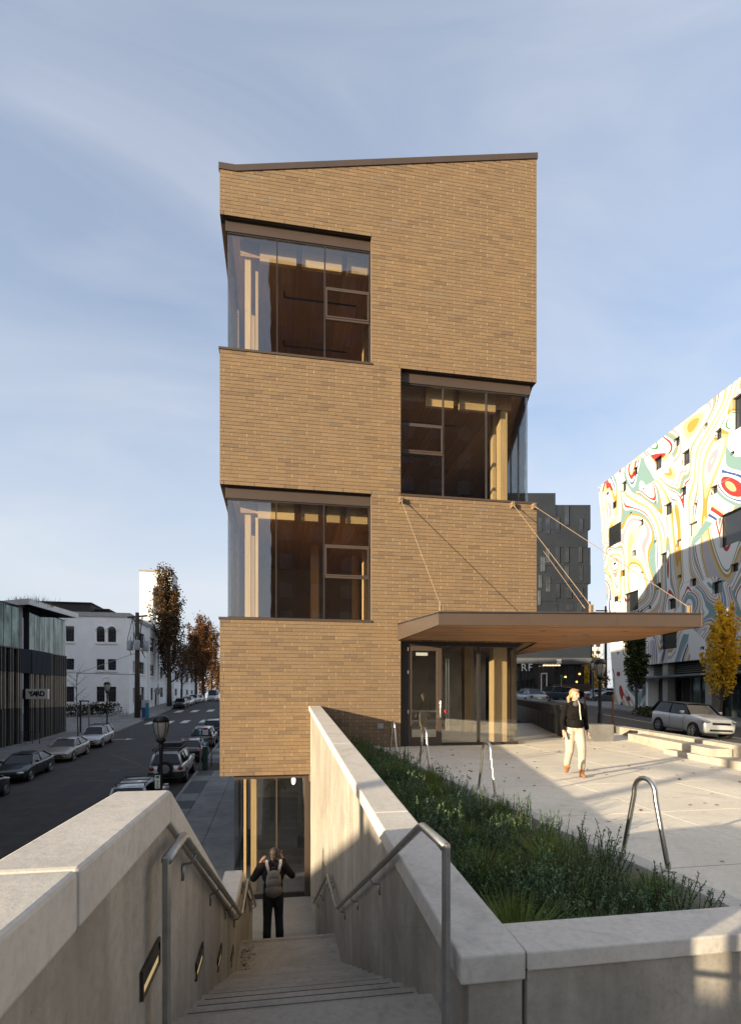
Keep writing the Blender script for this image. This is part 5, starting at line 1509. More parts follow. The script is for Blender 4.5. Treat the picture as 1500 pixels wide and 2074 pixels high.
p = on(412, -17.4, lwalk_z); columnar('poplar_tree', 'orange topped columnar tree farther up the street behind the small tree', p, 22.5, 3.4, 4.0, L_ORANGE, 6500, 0.40, 12, 28, 0.4)
p = on(397, -17.2, lwalk_z); columnar('poplar_tree', 'thinner russet columnar tree right behind the small spreading tree', p, 17.5, 2.6, 3.5, L_ORANGE, 4500, 0.38, 13, 26, 0.34)
p = on(428, -17.8, lwalk_z); columnar('poplar_tree', 'russet columnar tree at the far end of the street', p, 23, 3.6, 3.0, L_ORANGE, 5200, 0.42, 14, 26, 0.4)
p = on(367, -17.0, lwalk_z); bare_tree('small_tree', 'small spreading tree with sparse brown leaves beside the white building', p, 9.5, 15, 16, 0.22, None, 60, L_BROWN, 0.5)
p = solve(158, 1490, lwalk_z); bare_tree('young_street_tree', 'leafless young tree beside the dark glass office', Vector((-17.2, p.y*17.2/abs(p.x), lwalk_z(-17.2, p.y*17.2/abs(p.x)))), 6.6, 16, 12, 0.06)
p = solve(428, 1553, walk_z); bare_tree('sapling', 'staked leafless sapling in a tree pit beside the parking kiosk', p, 3.0, 17, 10, 0.04, None, 0, None, 0.3)
pit = MB(); pit.box(p.x-0.75, p.x+0.75, p.y-1.3, p.y+1.3, -0.05, 0.0); pit.v = [(v[0], v[1], walk_z(v[0], v[1])+v[2]+0.006) for v in pit.v]; struct(pit.build('tree_pit', MATS['soil']))

gav = lambda x, y: ave_z(x, y)+0.14
p = C2S(22.5, 45.5); columnar('columnar_maple', 'dark green columnar street tree in front of the painted wall', (p.x, p.y, gav(*p.xy)), 9.4, 1.1, 1.6, L_DGREEN, 5200, 0.26, 21, 30, 0.12)
p = C2S(22.9, 35.3); columnar('columnar_maple', 'bright yellow autumn street tree in front of the shopfront', (p.x, p.y, gav(*p.xy)), 8.6, 1.15, 1.5, L_YELLOW, 3000, 0.26, 22, 28, 0.10, None, 1.1)
p = C2S(12.3, 29.0); bare_tree('sapling', 'leafless staked sapling beside the avenue kerb', (p.x, p.y, ave_z(*p.xy)), 4.4, 23, 12, 0.05, None, 0, None, 0.3)
for dx, lb in ((-0.75, 'orange wooden stake tying the avenue sapling, beside the lamp post'), (0.75, 'orange wooden stake tying the avenue sapling, on the car side')):
    q = C2S(12.3+dx, 29.0); m = MB(); m.cyl((0,0,-0.2), (0,0,1.75), 0.045, n=8); tag(m.build('tree_stake', pm('orange_stake', (0.36,0.13,0.04), (0.26,0.09,0.03), 5, 0.8), loc=(q.x, q.y, ave_z(*q.xy))), lb, 'stake', 'sapling stakes')
p = C2S(18.2, 63.8); bare_tree('sapling', 'leafless sapling in front of the dark shopfront letters', C2S(19.6, 62.9, gav(*C2S(19.6,62.9).xy)), 4.6, 24, 12, 0.05, None, 0, None, 0.3)
for i, (X, Y, h, mt) in enumerate(((36, 88, 8, L_YELLOW), (40, 97, 8.5, L_ORANGE), (37.5, 108, 10, L_YELLOW), (47, 118, 11, L_ORANGE))):
    q = C2S(X, Y); columnar('autumn_tree', ['golden round tree behind the parked cars down the avenue','orange tree farther down the avenue','tall golden tree at the end of the avenue','russet tree closing the view down the avenue'][i], (q.x, q.y, ave_z(*q.xy)), h, 3.0, 1.2, mt, 1500, 0.5, 31+i, 16, 0.2)
for i, (px, d, h) in enumerate(((440, 190, 15), (400, 210, 13), (455, 230, 18))):
    q = at_d(px, 1414, d); columnar('distant_tree', ['far round autumn tree at the end of the side street','far low autumn tree at the end of the side street behind the vans','farthest tall autumn tree beyond the side street'][i], (q.x, q.y, -0.6), h, 5, 1, L_ORANGE, 1500, 0.8, 41+i, 14, 0.4)

# hedges
def hedge(name, label, pts, h, w, n, mat, size, kind='shrub', fz=lwalk_z, seed=1):
    rnd = random.Random(seed); m = MB(); o = pts[0]
    t = thing(name, label, kind, o)
    for _ in range(n):
        f = rnd.random()*(len(pts)-1); i = min(int(f), len(pts)-2); p = pts[i].lerp(pts[i+1], f-i)
        th = rnd.uniform(0, math.pi); rr = rnd.uniform(0.6, 1.0)
        off = Vector((math.cos(th)*w*rr*rnd.choice((-1,1)), rnd.uniform(-.3,.3), abs(math.sin(th))*h*rr*rnd.uniform(0.75,1.1)))
        leaves_at(m, rnd, [p-o+off, p-o+off+Vector((0,0,0.05))], 1, size, 0.05)
    m.build('foliage', mat, t, tones=True)
    st = MB()
    for i in range(8):
        p = pts[0].lerp(pts[-1], (i+.5)/8)-o; st.cyl(p+Vector((0,0,-.1)), p+Vector((rnd.uniform(-.2,.2),0,h*0.7)), 0.03, 0.01, 5)
    st.build('stem', M_BARK, t)
    return t
a = Vector((-26.5, 72.2, lwalk_z(-26.5,72.2))); b = Vector((-20.5, 73.8, lwalk_z(-20.5,73.8)+0.3))
hedge('hedge', 'dark clipped hedge at the foot of the white building', [a, b], 1.5, 0.9, 2600, L_HEDGE, 0.22, 'hedge')
for i, (X, Y, l) in enumerate(((20.9, 41.5, 5.0), (22.4, 29.6, 4.0))):
    a, b = C2S(X, Y), C2S(X+0.25, Y-l); a.z = gav(*a.xy); b.z = gav(*b.xy)
    hedge('ground_cover', ['low green planting strip under the dark green street tree','low green planting strip under the yellow street tree'][i], [a, b], 0.55, 0.8, 1800, L_DGREEN, 0.2, 'planting', seed=i+5)

# ================================================================== PLANTING BED
def shrub_mesh(seed, h):
    rnd = random.Random(seed); m = MB(); st = MB()
    for i in range(46):
        a = rnd.uniform(0, 2*math.pi); tilt = rnd.uniform(0.05, 0.85); ln = h*rnd.uniform(0.6,1.12)
        pts = limb_path(rnd, (rnd.gauss(0,.06), rnd.gauss(0,.06), 0), (math.cos(a)*tilt, math.sin(a)*tilt, 1), ln, 6, 0.13, 0.06)
        st.tube(pts, [0.004*(1-.7*k/6)+0.001 for k in range(7)], 3, False)
        for k in range(46):
            t = (0.25+0.75*rnd.random())*6; j = min(5, int(t)); p = pts[j].lerp(pts[j+1], t-j); d = (pts[j+1]-pts[j]).normalized()
            an = rnd.uniform(0, 6.28); u = d.cross(Vector((1,0.3,0.2))).normalized(); w = d.cross(u); side = u*math.cos(an)+w*math.sin(an)
            L = rnd.uniform(0.013,0.030); dirn = (side+d*0.7).normalized()*L; wd = dirn.cross(d).normalized()*L*0.22
            m.add([p, p+dirn*0.5+wd, p+dirn, p+dirn*0.5-wd], [(0,1,2,3)], rnd.random())
    return st, m
def tuft_mesh(seed, h):
    rnd = random.Random(seed); m = MB()
    for i in range(720):
        a = rnd.uniform(0, 6.28); r0 = rnd.uniform(0, 0.07); ln = h*rnd.uniform(0.6, 1.1); tilt = abs(rnd.gauss(0.38, 0.3))
        p = Vector((math.cos(a)*r0, math.sin(a)*r0, 0)); d = Vector((math.cos(a), math.sin(a), 0)); w = Vector((-math.sin(a), math.cos(a), 0))*0.0019
        q1 = p + d*tilt*ln*0.45 + Vector((0,0,ln*0.6)); q2 = p + d*tilt*ln*1.25 + Vector((0,0,ln*(0.98-0.3*tilt)))
        m.add([p-w, p+w, q1+w, q1-w, q2], [(0,1,2,3), (3,2,4)], rnd.random())
    return m
L_SHRUB = leaf_mat('aster_leaves', [(0.042,0.095,0.042),(0.078,0.155,0.062),(0.12,0.21,0.09),(0.21,0.30,0.155)], 0.25)
L_TUFT = leaf_mat('grass_blades', [(0.075,0.11,0.02),(0.14,0.19,0.032),(0.21,0.25,0.055)], 0.3)
M_STEM = pm('green_stem', (0.07,0.075,0.03), (0.05,0.05,0.025), 5, 0.8)
sm = []
for k in range(5):
    st, lf_ = shrub_mesh(60+k, 0.33+0.06*k); sm.append((st.mesh('stems', M_STEM), lf_.mesh('leaves', L_SHRUB, tones=True)))
tm = [tuft_mesh(80+k, 0.40+0.06*k).mesh('blades', L_TUFT, tones=True) for k in range(3)]
rp = random.Random(21)
y = 3.05; i = 0
while y < 14.7:
    x0, x1 = 1.34, curb_x(y)-0.36
    n = 6 if y < 11 else 5
    for k in range(n):
        x = x0 + (x1-x0)*(k+rp.uniform(0.2,0.8))/n; yy = y+rp.uniform(-0.15,0.15)
        z = -1.86 + (yy-2.7)*0.24/12.3; near = (1.2, 1.22, 1.2, 1.14, 1.05, 0.88)[min(5, k)] * (0.9 if yy > 11 else 1.0)
        if (k*5+i*3) % 7 in (0, 3):
            t = thing('grass_tuft', 'fine leaved grass tuft arching among the shrubs of the planting bed', 'grass', (x, yy, z), rp.uniform(0,6.28), 'grass tufts in the planting bed')
            o = link('blades', rp.choice(tm), t); o.scale = (rp.uniform(.9,1.25)*near,)*2+(rp.uniform(.85,1.2)*near,)
        else:
            t = thing('aster_shrub', 'bushy small leaved green shrub in the planting bed', 'shrub', (x, yy, z), rp.uniform(0,6.28), 'shrubs in the planting bed')
            a, b = rp.choice(sm); s = rp.uniform(0.82,1.2)*near
            for nm, me in (('stems', a), ('leaves', b)): o = link(nm, me, t); o.scale = (s,s,s)
    y += 0.47; i += 1
# fallen leaves
m = MB(); rl = random.Random(4)
for k in range(170):
    if k < 90: yy = rl.uniform(9.5,14.6); x = curb_x(yy)+abs(rl.gauss(0,0.3))+0.03
    else: x, yy = rl.uniform(4,10.5), rl.uniform(4,15)
    s = rl.uniform(0.025,0.05); a = rl.uniform(0,6.28); z = plz(x,yy)+0.006
    u = Vector((math.cos(a), math.sin(a), rl.uniform(0,.5)))*s; v = Vector((-math.sin(a), math.cos(a), rl.uniform(0,.3)))*s*0.7
    c = Vector((x,yy,z)); m.add([c-u, c+v, c+u, c-v], [(0,1,2,3)], rl.random())
for k in range(160):
    x = -0.53+abs(rl.gauss(0,0.10)); yy = rl.uniform(7.35,8.5); s = rl.uniform(0.006,0.018); a = rl.uniform(0,6.28)
    u = Vector((math.cos(a), math.sin(a), .2))*s; v = Vector((-math.sin(a), math.cos(a), .1))*s*0.7; c = Vector((x,yy,LAND+0.006)); m.add([c-u,c+v,c+u,c-v], [(0,1,2,3)], rl.random()*0.4)
tag(m.build('fallen_leaves', leaf_mat('dry_leaves', [(0.05,0.03,0.015),(0.14,0.06,0.02),(0.22,0.1,0.03)]), tones=True), 'scattered dry brown leaves lying on the plaza and landing', 'leaves', kind='stuff')

# ================================================================== PLAZA FURNITURE
def rack(px, py_base, label):
    p = solve(px, py_base, lambda x, y: plz(x, y)+0.055); yy = p.y; x = curb_x(yy)-0.05
    d = Vector((curb_x(yy+1)-curb_x(yy), 1, 0)).normalized()
    z = plz(x, yy)+0.055
    t = thing('bike_rack', label, 'bike rack', (x, yy, z), 0, 'hoop bike racks along the planting bed')
    pts = [d*-0.30+Vector((0,0,-0.1))]
    H = 0.80; r = 0.14
    pts.append(d*-0.30); pts.append(d*-(r+0.005)+Vector((0,0,H-r-0.05)))
    for k in range(9):
        a = math.pi*k/8; pts.append(d*(-r*math.cos(a))+Vector((0,0,H-r+r*math.sin(a))))
    pts.append(d*(r+0.005)+Vector((0,0,H-r-0.05))); pts.append(d*0.30); pts.append(d*0.30+Vector((0,0,-0.1)))
    m = MB(); m.tube(pts, 0.024, 12); m.build('hoop', M_STEEL, t, smooth=True)
    for s in (-1, 1):
        m = MB(); q = d*0.30*s; m.lathe([(0.05,0),(0.05,0.008),(0.03,0.012)], q, 14); m.build('base_flange', M_STEEL, t)
    return t
rack(800, 1524, 'steel hoop bike rack closest to the brick wall')
rack(872, 1551, 'steel hoop bike rack in front of the entrance door')
rack(984, 1606, 'steel hoop bike rack between the entrance side racks and the far end of the bed')
rack(1298, 1744, 'steel hoop bike rack at the end of the bed beside the low planter wall')
M_SEAT = concrete('seat_concrete', (0.50,0.45,0.37), (0.38,0.34,0.28), 0.3)
# seat wall and benches along the avenue edge
pA, pB = at_d(1236, 1470, 20.7), at_d(1500, 1512, 11.85)
zt = (pA.z+pB.z)/2
sw = thing('seat_wall', 'long low concrete seat wall between the plaza and the avenue', 'wall', (pA.x, pA.y, -1.6))
dW = (pB-pA); dW.z = 0; dW.normalize(); nW = Vector((dW.y, -dW.x, 0)); nW = nW if nW.x < 0 else -nW      # nW points to the plaza
so = Vector(sw.location)
def run_block(parent, a, la, lb, w0, w1, z0, z1, name, mat, bevel=0.012):
    o = Vector(parent.location); m = MB()
    p = [a+dW*la+nW*w0, a+dW*lb+nW*w0, a+dW*lb+nW*w1, a+dW*la+nW*w1]
    m.ext([(q.x-o.x, q.y-o.y, z0-o.z) for q in p], (0,0,z1-z0)); return m.build(name, mat, parent, bevel=bevel)
L0 = 0
for l0, l1 in ((0, 3.6), (3.61, 7.2), (7.21, 10.8), (10.81, 15)): run_block(sw, pA, l0, l1, -0.4, 0, -2.6, zt, 'wall_section', M_SEAT)
for l in [0.4+1.15*k for k in range(12)]:
    for w in (-0.38, -0.02):
        p = pA+dW*l+nW*w; m = MB(); m.ell((p.x-so.x, p.y-so.y, zt-so.z), (0.02,0.02,0.015), nu=8, nv=5); m.build('skate_stud', M_STEEL, sw)
def bench(px0, py0, px1, py1, ztop, dep, h, label, under=True):
    a, b = at_z(px0, py0, ztop), at_z(px1, py1, ztop)
    d = (b-a); d.z = 0; ln = d.length
    t = thing('bench_block', label, 'bench', (a.x, a.y, plz(a.x,a.y)))
    o = Vector(t.location); d.normalize(); nr = Vector((d.y,-d.x,0)); nr = nr if nr.x > 0 else -nr
    m = MB(); q = [a, a+d*ln, a+d*ln+nr*dep, a+nr*dep]; m.ext([(p.x-o.x, p.y-o.y, ztop-h-o.z) for p in q], (0,0,h)); m.build('seat_slab', M_SEAT, t, bevel=0.012)
    if under:
        m = MB(); q = [a+d*0.3+nr*0.12, a+d*(ln-0.1)+nr*0.12, a+d*(ln-0.1)+nr*dep*0.95, a+d*0.3+nr*dep*0.95]; m.ext([(p.x-o.x, p.y-o.y, plz(a.x,a.y)-0.3-o.z) for p in q], (0,0,ztop-h-plz(a.x,a.y)+0.29)); m.build('plinth', M_BRONZE_DK, t)  # dark base put where the bench has only a shaded gap
    n = int(ln/0.9)
    for k in range(n):
        p = a+d*(0.3+k*0.9)+nr*0.02-o; m = MB(); m.ell((p.x,p.y,ztop-o.z), (0.02,0.02,0.015), nu=8, nv=5); m.build('skate_stud', M_STEEL, t)
    return t
bench(1271, 1486, 1440, 1517, -1.15, 0.45, 0.28, 'upper concrete bench block tight against the seat wall')
bench(1343, 1517.5, 1560, 1554, -1.33, 0.6, 0.34, 'lowest concrete bench block standing forward on the plaza', False)
p = solve(1216, 1502, plz)
bxo = thing('grey_block', 'squat dark grey concrete block at the end of the seat wall', 'block', (p.x, p.y, plz(p.x,p.y)))
m = MB(); m.obox((0,0.35,0.25), (0.95, 0.7, 0.56), Matrix.Rotation(-TH,3,'Z')); m.build('block_body', concrete('dark_concrete', (0.2,0.19,0.175), (0.13,0.125,0.115), 0.2), bxo, bevel=0.015)
for dx in (-0.2, 0.2):
    m = MB(); q = Matrix.Rotation(-TH,3,'Z') @ Vector((dx,0.0,0.06)); m.cyl(q, q+Vector((-ST,-CT,0))*0.02, 0.02, n=8); m.build('bolt', M_STEEL, bxo)
# dark folded-steel guard along the ramp behind the entrance
ga_, gb_ = at_d(1142, 1430.5, 18.2), at_d(1046, 1421, 31)
gd = thing('ramp_guard', 'dark folded steel guard running behind the entrance corner', 'railing', (ga_.x, ga_.y, plz(ga_.x,ga_.y)))
go = Vector(gd.location); dG = gb_-ga_; dG.z = 0; LG = dG.length; dG.normalize(); nG = Vector((dG.y,-dG.x,0)); nG = nG if nG.y < 0 or nG.x < 0 else -nG
M_GUARD = pm('guard_steel', (0.028,0.026,0.023), (0.02,0.019,0.017), 2, 0.45)
n = 12
for i in range(n):
    a, b = ga_+dG*(LG*i/n), ga_+dG*(LG*(i+0.94)/n)
    zb_, zt_ = plz(ga_.x,ga_.y)-0.3, -0.26+0.02*i
    m = MB(); sec = [(0,zb_),(0.05,zb_),(0.05,zt_-0.35),(-0.10,zt_-0.03),(-0.15,zt_-0.03),(0,zt_-0.36)]
    m.ext([(a+nG*w-go)+Vector((0,0,z-(a-go).z-go.z)) if False else Vector(((a+nG*w).x-go.x, (a+nG*w).y-go.y, z-go.z)) for w, z in sec], b-a-Vector((0,0,(b-a).z))); m.build('guard_panel', M_GUARD, gd)
m = MB(); m.tube([Vector((q.x-go.x, q.y-go.y, z-go.z)) for q, z in ((ga_-nG*0.12,-0.26),(gb_-nG*0.12,-0.03))], 0.035, 8); m.build('top_rail', M_BRONZE, gd)
# ================================================================== VEHICLES
def paint(name, c, rough=0.28): return pm('car_'+name, c, tuple(x*0.92 for x in c), 1.0, rough, 0.25, coat=0.6, spec=0.5)
M_CGLASS = pm('car_glass', (0.008,0.009,0.011), (0.014,0.015,0.017), 1, 0.05, spec=0.35)
M_LAMP = pm('lamp_lens', (0.55,0.55,0.52), (0.4,0.4,0.38), 6, 0.12, 0.4)
M_TAIL = pm('tail_lens', (0.28,0.012,0.012), (0.2,0.01,0.01), 6, 0.18)
M_RIM = pm('alloy', (0.45,0.45,0.45), (0.35,0.35,0.35), 6, 0.3, 0.8)
M_TRIM = pm('black_trim', (0.02,0.02,0.021), None, 5, 0.6)
SPEC = {
 'sedan': dict(L=4.75, W=1.8, H=1.46, hood=0.78, cowl=0.98, belt=0.96, deck=1.03, A=1.02, B=0.28, Cc=-1.05, D=-1.78, wheel=0.325, wb=2.72, clear=0.2),
 'wagon': dict(L=4.5, W=1.76, H=1.62, hood=0.86, cowl=1.03, belt=1.0, deck=1.04, A=0.95, B=0.3, Cc=-1.85, D=-2.12, wheel=0.34, wb=2.55, clear=0.26),
 'boxy': dict(L=4.6, W=1.88, H=1.78, hood=1.05, cowl=1.17, belt=1.14, deck=1.15, A=0.75, B=0.42, Cc=-2.0, D=-2.2, wheel=0.39, wb=2.7, clear=0.34),
 'hatch': dict(L=4.1, W=1.79, H=1.58, hood=0.96, cowl=1.07, belt=1.04, deck=1.06, A=0.92, B=0.36, Cc=-1.7, D=-1.98, wheel=0.335, wb=2.58, clear=0.2),
 'van': dict(L=5.6, W=1.98, H=2.5, hood=1.05, cowl=1.3, belt=1.35, deck=1.36, A=1.9, B=1.2, Cc=-2.7, D=-2.76, wheel=0.36, wb=3.4, clear=0.25),
 'pickup': dict(L=5.0, W=1.75, H=1.68, hood=0.95, cowl=1.08, belt=1.06, deck=1.06, A=0.85, B=0.4, Cc=-2.28, D=-2.4, wheel=0.36, wb=3.0, clear=0.3),
}
def make_car(name, label, kind, pmat, roofmat=None, rack=False, spare=False, group='parked cars', plate=True, roofblack=False):
    S = SPEC[kind]; L, W, H = S['L'], S['W'], S['H']; hw = W/2; cl = S['clear']
    car = thing(name, label, 'car' if kind != 'van' else 'van', (0,0,0), 0, group)
    # lower body: loft of sections
    secs = [(L/2, cl+0.14, S['hood']-0.22, hw*0.74), (L/2-0.10, cl+0.03, S['hood']-0.10, hw*0.90), (L/2-0.32, cl, S['hood']-0.01, hw*0.97), (L/2-0.75, cl, S['hood']+0.06, hw),
            (S['A'], cl, S['cowl'], hw), (S['B'], cl, S['belt'], hw), (0, cl, S['belt'], hw), (-0.9, cl, S['belt'], hw), (S['D']+0.25, cl, S['belt']+0.02, hw), (max(S['D'], -L/2+0.32), cl, S['deck'], hw*0.985),
            (-L/2+0.14, cl+0.05, S['deck']-0.01, hw*0.93), (-L/2, cl+0.16, S['deck']-0.16, hw*0.80)]
    secs = [s for i, s in enumerate(secs) if i == 0 or s[0] < secs[i-1][0]-0.02 or i == len(secs)-1]
    m = MB(); vs = []
    for x, zb_, zt_, w in secs:
        half = [(0, zb_), (w*0.86, zb_), (w*0.97, zb_+0.07), (w, zb_+(zt_-zb_)*0.5), (w*0.985, zt_-0.12), (w*0.93, zt_-0.03), (w*0.72, zt_+0.012), (0, zt_+0.03)]
        ring = half + [(-y, z) for y, z in half[-2:0:-1]]
        vs += [(x, y, z) for y, z in ring]
    n = 14; fs = []
    for i in range(len(secs)-1):
        for k in range(n):
            fs.append((i*n+k, (i+1)*n+k, (i+1)*n+(k+1) % n, i*n+(k+1) % n))
    fs.append(tuple(range(n))); fs.append(tuple((len(secs)-1)*n+k for k in range(n))[::-1])
    m.add(vs, fs)
    body = m.build('body', pmat, car, smooth=True)
    ss = body.modifiers.new('sub', 'SUBSURF'); ss.levels = 1; ss.render_levels = 2
    # glasshouse
    zr = H-0.05; A, B_, Cc, D = S['A'], S['B'], S['Cc'], S['D']; zb_ = S['belt']-0.03
    bw, rw_ = hw*0.93, hw*(0.70 if kind != 'van' else 0.86)
    m = MB()
    def gsec(x, z, w): return [(x, w, z), (x, -w, z)]
    base = [(A, S['cowl']-0.03, bw*0.93), (0.0, zb_, bw), (D, S['deck']-0.03, bw*0.93)]
    roof = [(B_, zr-0.03, rw_), ((B_+Cc)/2, zr, rw_*1.02), (Cc, zr-0.02, rw_*0.96)]
    vs = []
    for b_ in (base, roof):
        for x, z, w in b_: vs += [(x, w, z), (x, -w, z)]
    m.add(vs, [(0,2,8,6),(2,4,10,8),(3,1,7,9),(5,3,9,11),(1,0,6,7),(4,5,11,10),(6,8,9,7),(8,10,11,9)])
    m.build('windows', M_CGLASS, car, smooth=False)
    # roof skin and pillars
    m = MB(); e = 0.012; vs = []
    for x, z, w in ((B_+0.03, zr-0.035, rw_+0.01), (B_-0.25, zr+0.005, rw_+.02), ((B_+Cc)/2, zr+e, rw_+0.025), (Cc+0.25, zr, rw_*.98+.012), (Cc-0.03, zr-0.03, rw_*0.97)):
        vs += [(x, w, z-0.03), (x, w*0.8, z+0.02), (x, 0, z+0.035), (x, -w*0.8, z+0.02), (x, -w, z-0.03)]
    m.add(vs, [(i*5+k, i*5+k+1, (i+1)*5+k+1, (i+1)*5+k) for i in range(4) for k in range(4)])
    m.build('roof', roofmat or pmat, car, smooth=True)
    pm_ = roofmat if roofblack else pmat
    for s in (1, -1):
        m = MB()
        m.tube([(A+0.02, s*bw*0.935, S['cowl']-0.02), (B_+0.02, s*(rw_+0.005), zr-0.03)], 0.035, 6)
        m.tube([(B_, s*(rw_+0.01), zr-0.03), ((B_+Cc)/2, s*(rw_*1.02+0.01), zr), (Cc, s*rw_*0.965, zr-0.02)], 0.03, 6)
        m.tube([(D-0.0, s*bw*0.935, S['deck']-0.02), (Cc, s*rw_*0.965, zr-0.02)], 0.055 if kind in ('sedan',) else 0.07, 6)
        m.build('pillar', pm_, car, smooth=True)
        m = MB(); xm = (B_+Cc)/2+0.1; m.tube([(xm+0.05, s*bw*1.0, zb_+0.02), (xm, s*(rw_*1.02+0.004), zr-0.02)], 0.03, 6); m.build('door_pillar', M_TRIM, car)
        m = MB(); m.obox((A-0.28, s*(hw+0.09), S['cowl']+0.06), (0.12, 0.2, 0.13)); m.build('mirror', pmat, car, bevel=0.03)
        for x in (0.12, -0.85):
            m = MB(); m.box(x-0.10, x+0.10, s*(hw-0.012)-0.015, s*(hw-0.012)+0.02, S['belt']-0.17, S['belt']-0.14); m.build('door_handle', pmat, car)
        m = MB(); m.tube([(0.62, s*(hw-0.005), cl+0.16), (0.62, s*(hw+0.001), S['belt']-0.25), (0.7, s*(hw-.02), S['belt']-0.05)], 0.006, 4); m.tube([(-0.38, s*(hw-.005), cl+0.16), (-0.38, s*(hw+.001), S['belt']-0.25), (-0.38, s*(hw-.02), S['belt']-0.05)], 0.006, 4); m.build('door_seam', M_TRIM, car)
        # lamps
        m = MB(); m.ell((L/2-0.20, s*hw*0.72, S['hood']-0.17), (0.20, 0.20, 0.085)); m.build('headlight', M_LAMP, car, smooth=True)
        m = MB(); m.ell((-L/2+0.10, s*hw*0.80, S['deck']-0.20), (0.14, 0.15, 0.11)); m.build('tail_light', M_TAIL, car, smooth=True)
    # grille, bumpers, plate
    m = MB(); m.box(L/2-0.06, L/2+0.012, -hw*0.5, hw*0.5, S['hood']-0.30, S['hood']-0.20); m.build('grille', M_TRIM, car, bevel=0.02)
    m = MB(); m.box(L/2-0.12, L/2+0.006, -hw*0.62, hw*0.62, cl+0.16, cl+0.25); m.build('front_intake', M_TRIM, car, bevel=0.02)
    m = MB(); m.box(-L/2-0.03, -L/2+0.15, -hw*0.82, hw*0.82, cl+0.16, cl+0.34); m.build('rear_bumper', M_TRIM if kind in ('boxy','pickup') else pmat, car, bevel=0.03)
    if plate:
        m = MB(); m.box(-L/2-0.04, -L/2-0.01, -0.17+(0.45 if spare else 0), 0.17+(0.45 if spare else 0), S['deck']-0.42, S['deck']-0.27); m.build('number_plate', M_WPAINT, car)
    # wheels
    r = S['wheel']
    for x in (S['wb']/2+0.05, -S['wb']/2+0.05):
        for s in (1, -1):
            m = MB(); m.cyl((x, s*(hw-0.22), r), (x, s*(hw+0.006), r), r*1.17, n=20); m.build('wheel_arch', M_TRIM, car)
            m = MB(); m.lathe([(r*0.62,-0.1),(r*0.97,-0.1),(r,-0.07),(r,0.07),(r*0.97,0.1),(r*0.62,0.1)], (0,0,0), 22)
            m.v = [(x+v[0], s*(hw-0.085)+v[2], r+v[1]) for v in m.v]; w = m.build('wheel', M_RUBBER, car, smooth=False)
            m = MB()
            for k in range(6):
                a = k*math.pi/3; m.obox((x+math.cos(a)*r*0.33, s*(hw+0.018), r+math.sin(a)*r*0.33), (r*0.58, 0.02, r*0.17), Matrix.Rotation(-a, 3, 'Y'))
            m.cyl((x, s*(hw+0.004), r), (x, s*(hw+0.03), r), r*0.16, n=10)
            m.tube([(x+math.cos(a)*r*0.62, s*(hw+0.014), r+math.sin(a)*r*0.62) for a in [k*math.pi/10 for k in range(21)]], 0.018, 5); m.build('rim', M_RIM, w)
    if rack:
        m = MB()
        for s in (1, -1): m.tube([(B_-0.15, s*rw_*0.92, zr+0.09), (Cc+0.2, s*rw_*0.92, zr+0.09)], 0.022, 6)
        for x in (B_-0.35, (B_+Cc)/2, Cc+0.35): m.tube([(x, -rw_*1.05, zr+0.11), (x, rw_*1.05, zr+0.11)], 0.022, 6)
        for x in (B_-0.3, Cc+0.3):
            for s in (1, -1): m.cyl((x, s*rw_*0.92, zr), (x, s*rw_*0.92, zr+0.1), 0.025, n=6)
        if spare:
            for s in (1, -1): m.tube([(B_-0.1, s*rw_*1.1, zr+0.28), (Cc+0.1, s*rw_*1.1, zr+0.28)], 0.025, 6)
            for x in [B_-0.15-k*0.33 for k in range(7)]: m.box(x-0.03, x+0.03, -rw_*1.1, rw_*1.1, zr+0.12, zr+0.15)
            for x in (B_-0.1, Cc+0.1): m.tube([(x, -rw_*1.1, zr+0.28), (x, rw_*1.1, zr+0.28)], 0.025, 6); m.tube([(x, -rw_*1.1, zr+0.14), (x, -rw_*1.1, zr+0.28)], 0.025, 6); m.tube([(x, rw_*1.1, zr+0.14), (x, rw_*1.1, zr+0.28)], 0.025, 6)
            m.box(B_-1.1, B_-0.2, -rw_*0.9, rw_*0.9, zr+0.16, zr+0.42)
        m.build('roof_rack', M_TRIM, car)
    if spare:
        m = MB(); m.cyl((-L/2+0.02, 0.0, 0.98), (-L/2-0.24, 0.0, 0.98), 0.40, n=24); sp = m.build('spare_wheel', M_RUBBER, car)
        m = MB(); m.cyl((-L/2-0.24, 0, 0.98), (-L/2-0.25, 0, 0.98), 0.25, n=20); m.build('rim', M_RIM, sp)
        m = MB(); m.box(-L/2-0.02, -L/2+0.5, -hw-0.01, hw+0.01, cl+0.12, cl+0.42); m.build('rear_cladding', M_TRIM, car, bevel=0.03)
    if kind in ('boxy', 'wagon', 'hatch', 'van', 'pickup'):
        m = MB(); m.box(D-0.03, D+0.02, -bw*0.8, bw*0.8, S['deck']+0.06, S['deck']+0.07); m.build('wiper', M_TRIM, car)
    return car
def ground_tilt(o, x, y, fz, heading):
    e = 1.3; d = Vector((math.cos(heading), math.sin(heading))); q = Vector((-d.y, d.x))
    zf, zb_ = fz(x+d.x*e, y+d.y*e), fz(x-d.x*e, y-d.y*e); zl, zr_ = fz(x+q.x*.8, y+q.y*.8), fz(x-q.x*.8, y-q.y*.8)
    X = Vector((d.x, d.y, (zf-zb_)/(2*e))).normalized(); Yv = Vector((q.x, q.y, (zl-zr_)/1.6)); Zv = X.cross(Yv).normalized(); Yv = Zv.cross(X)
    o.matrix_world = Matrix.Translation((x, y, fz(x,y))) @ Matrix((X, Yv, Zv)).transposed().to_4x4()
    o.rotation_mode = 'XYZ'
NV, SV = R(90), R(-90)
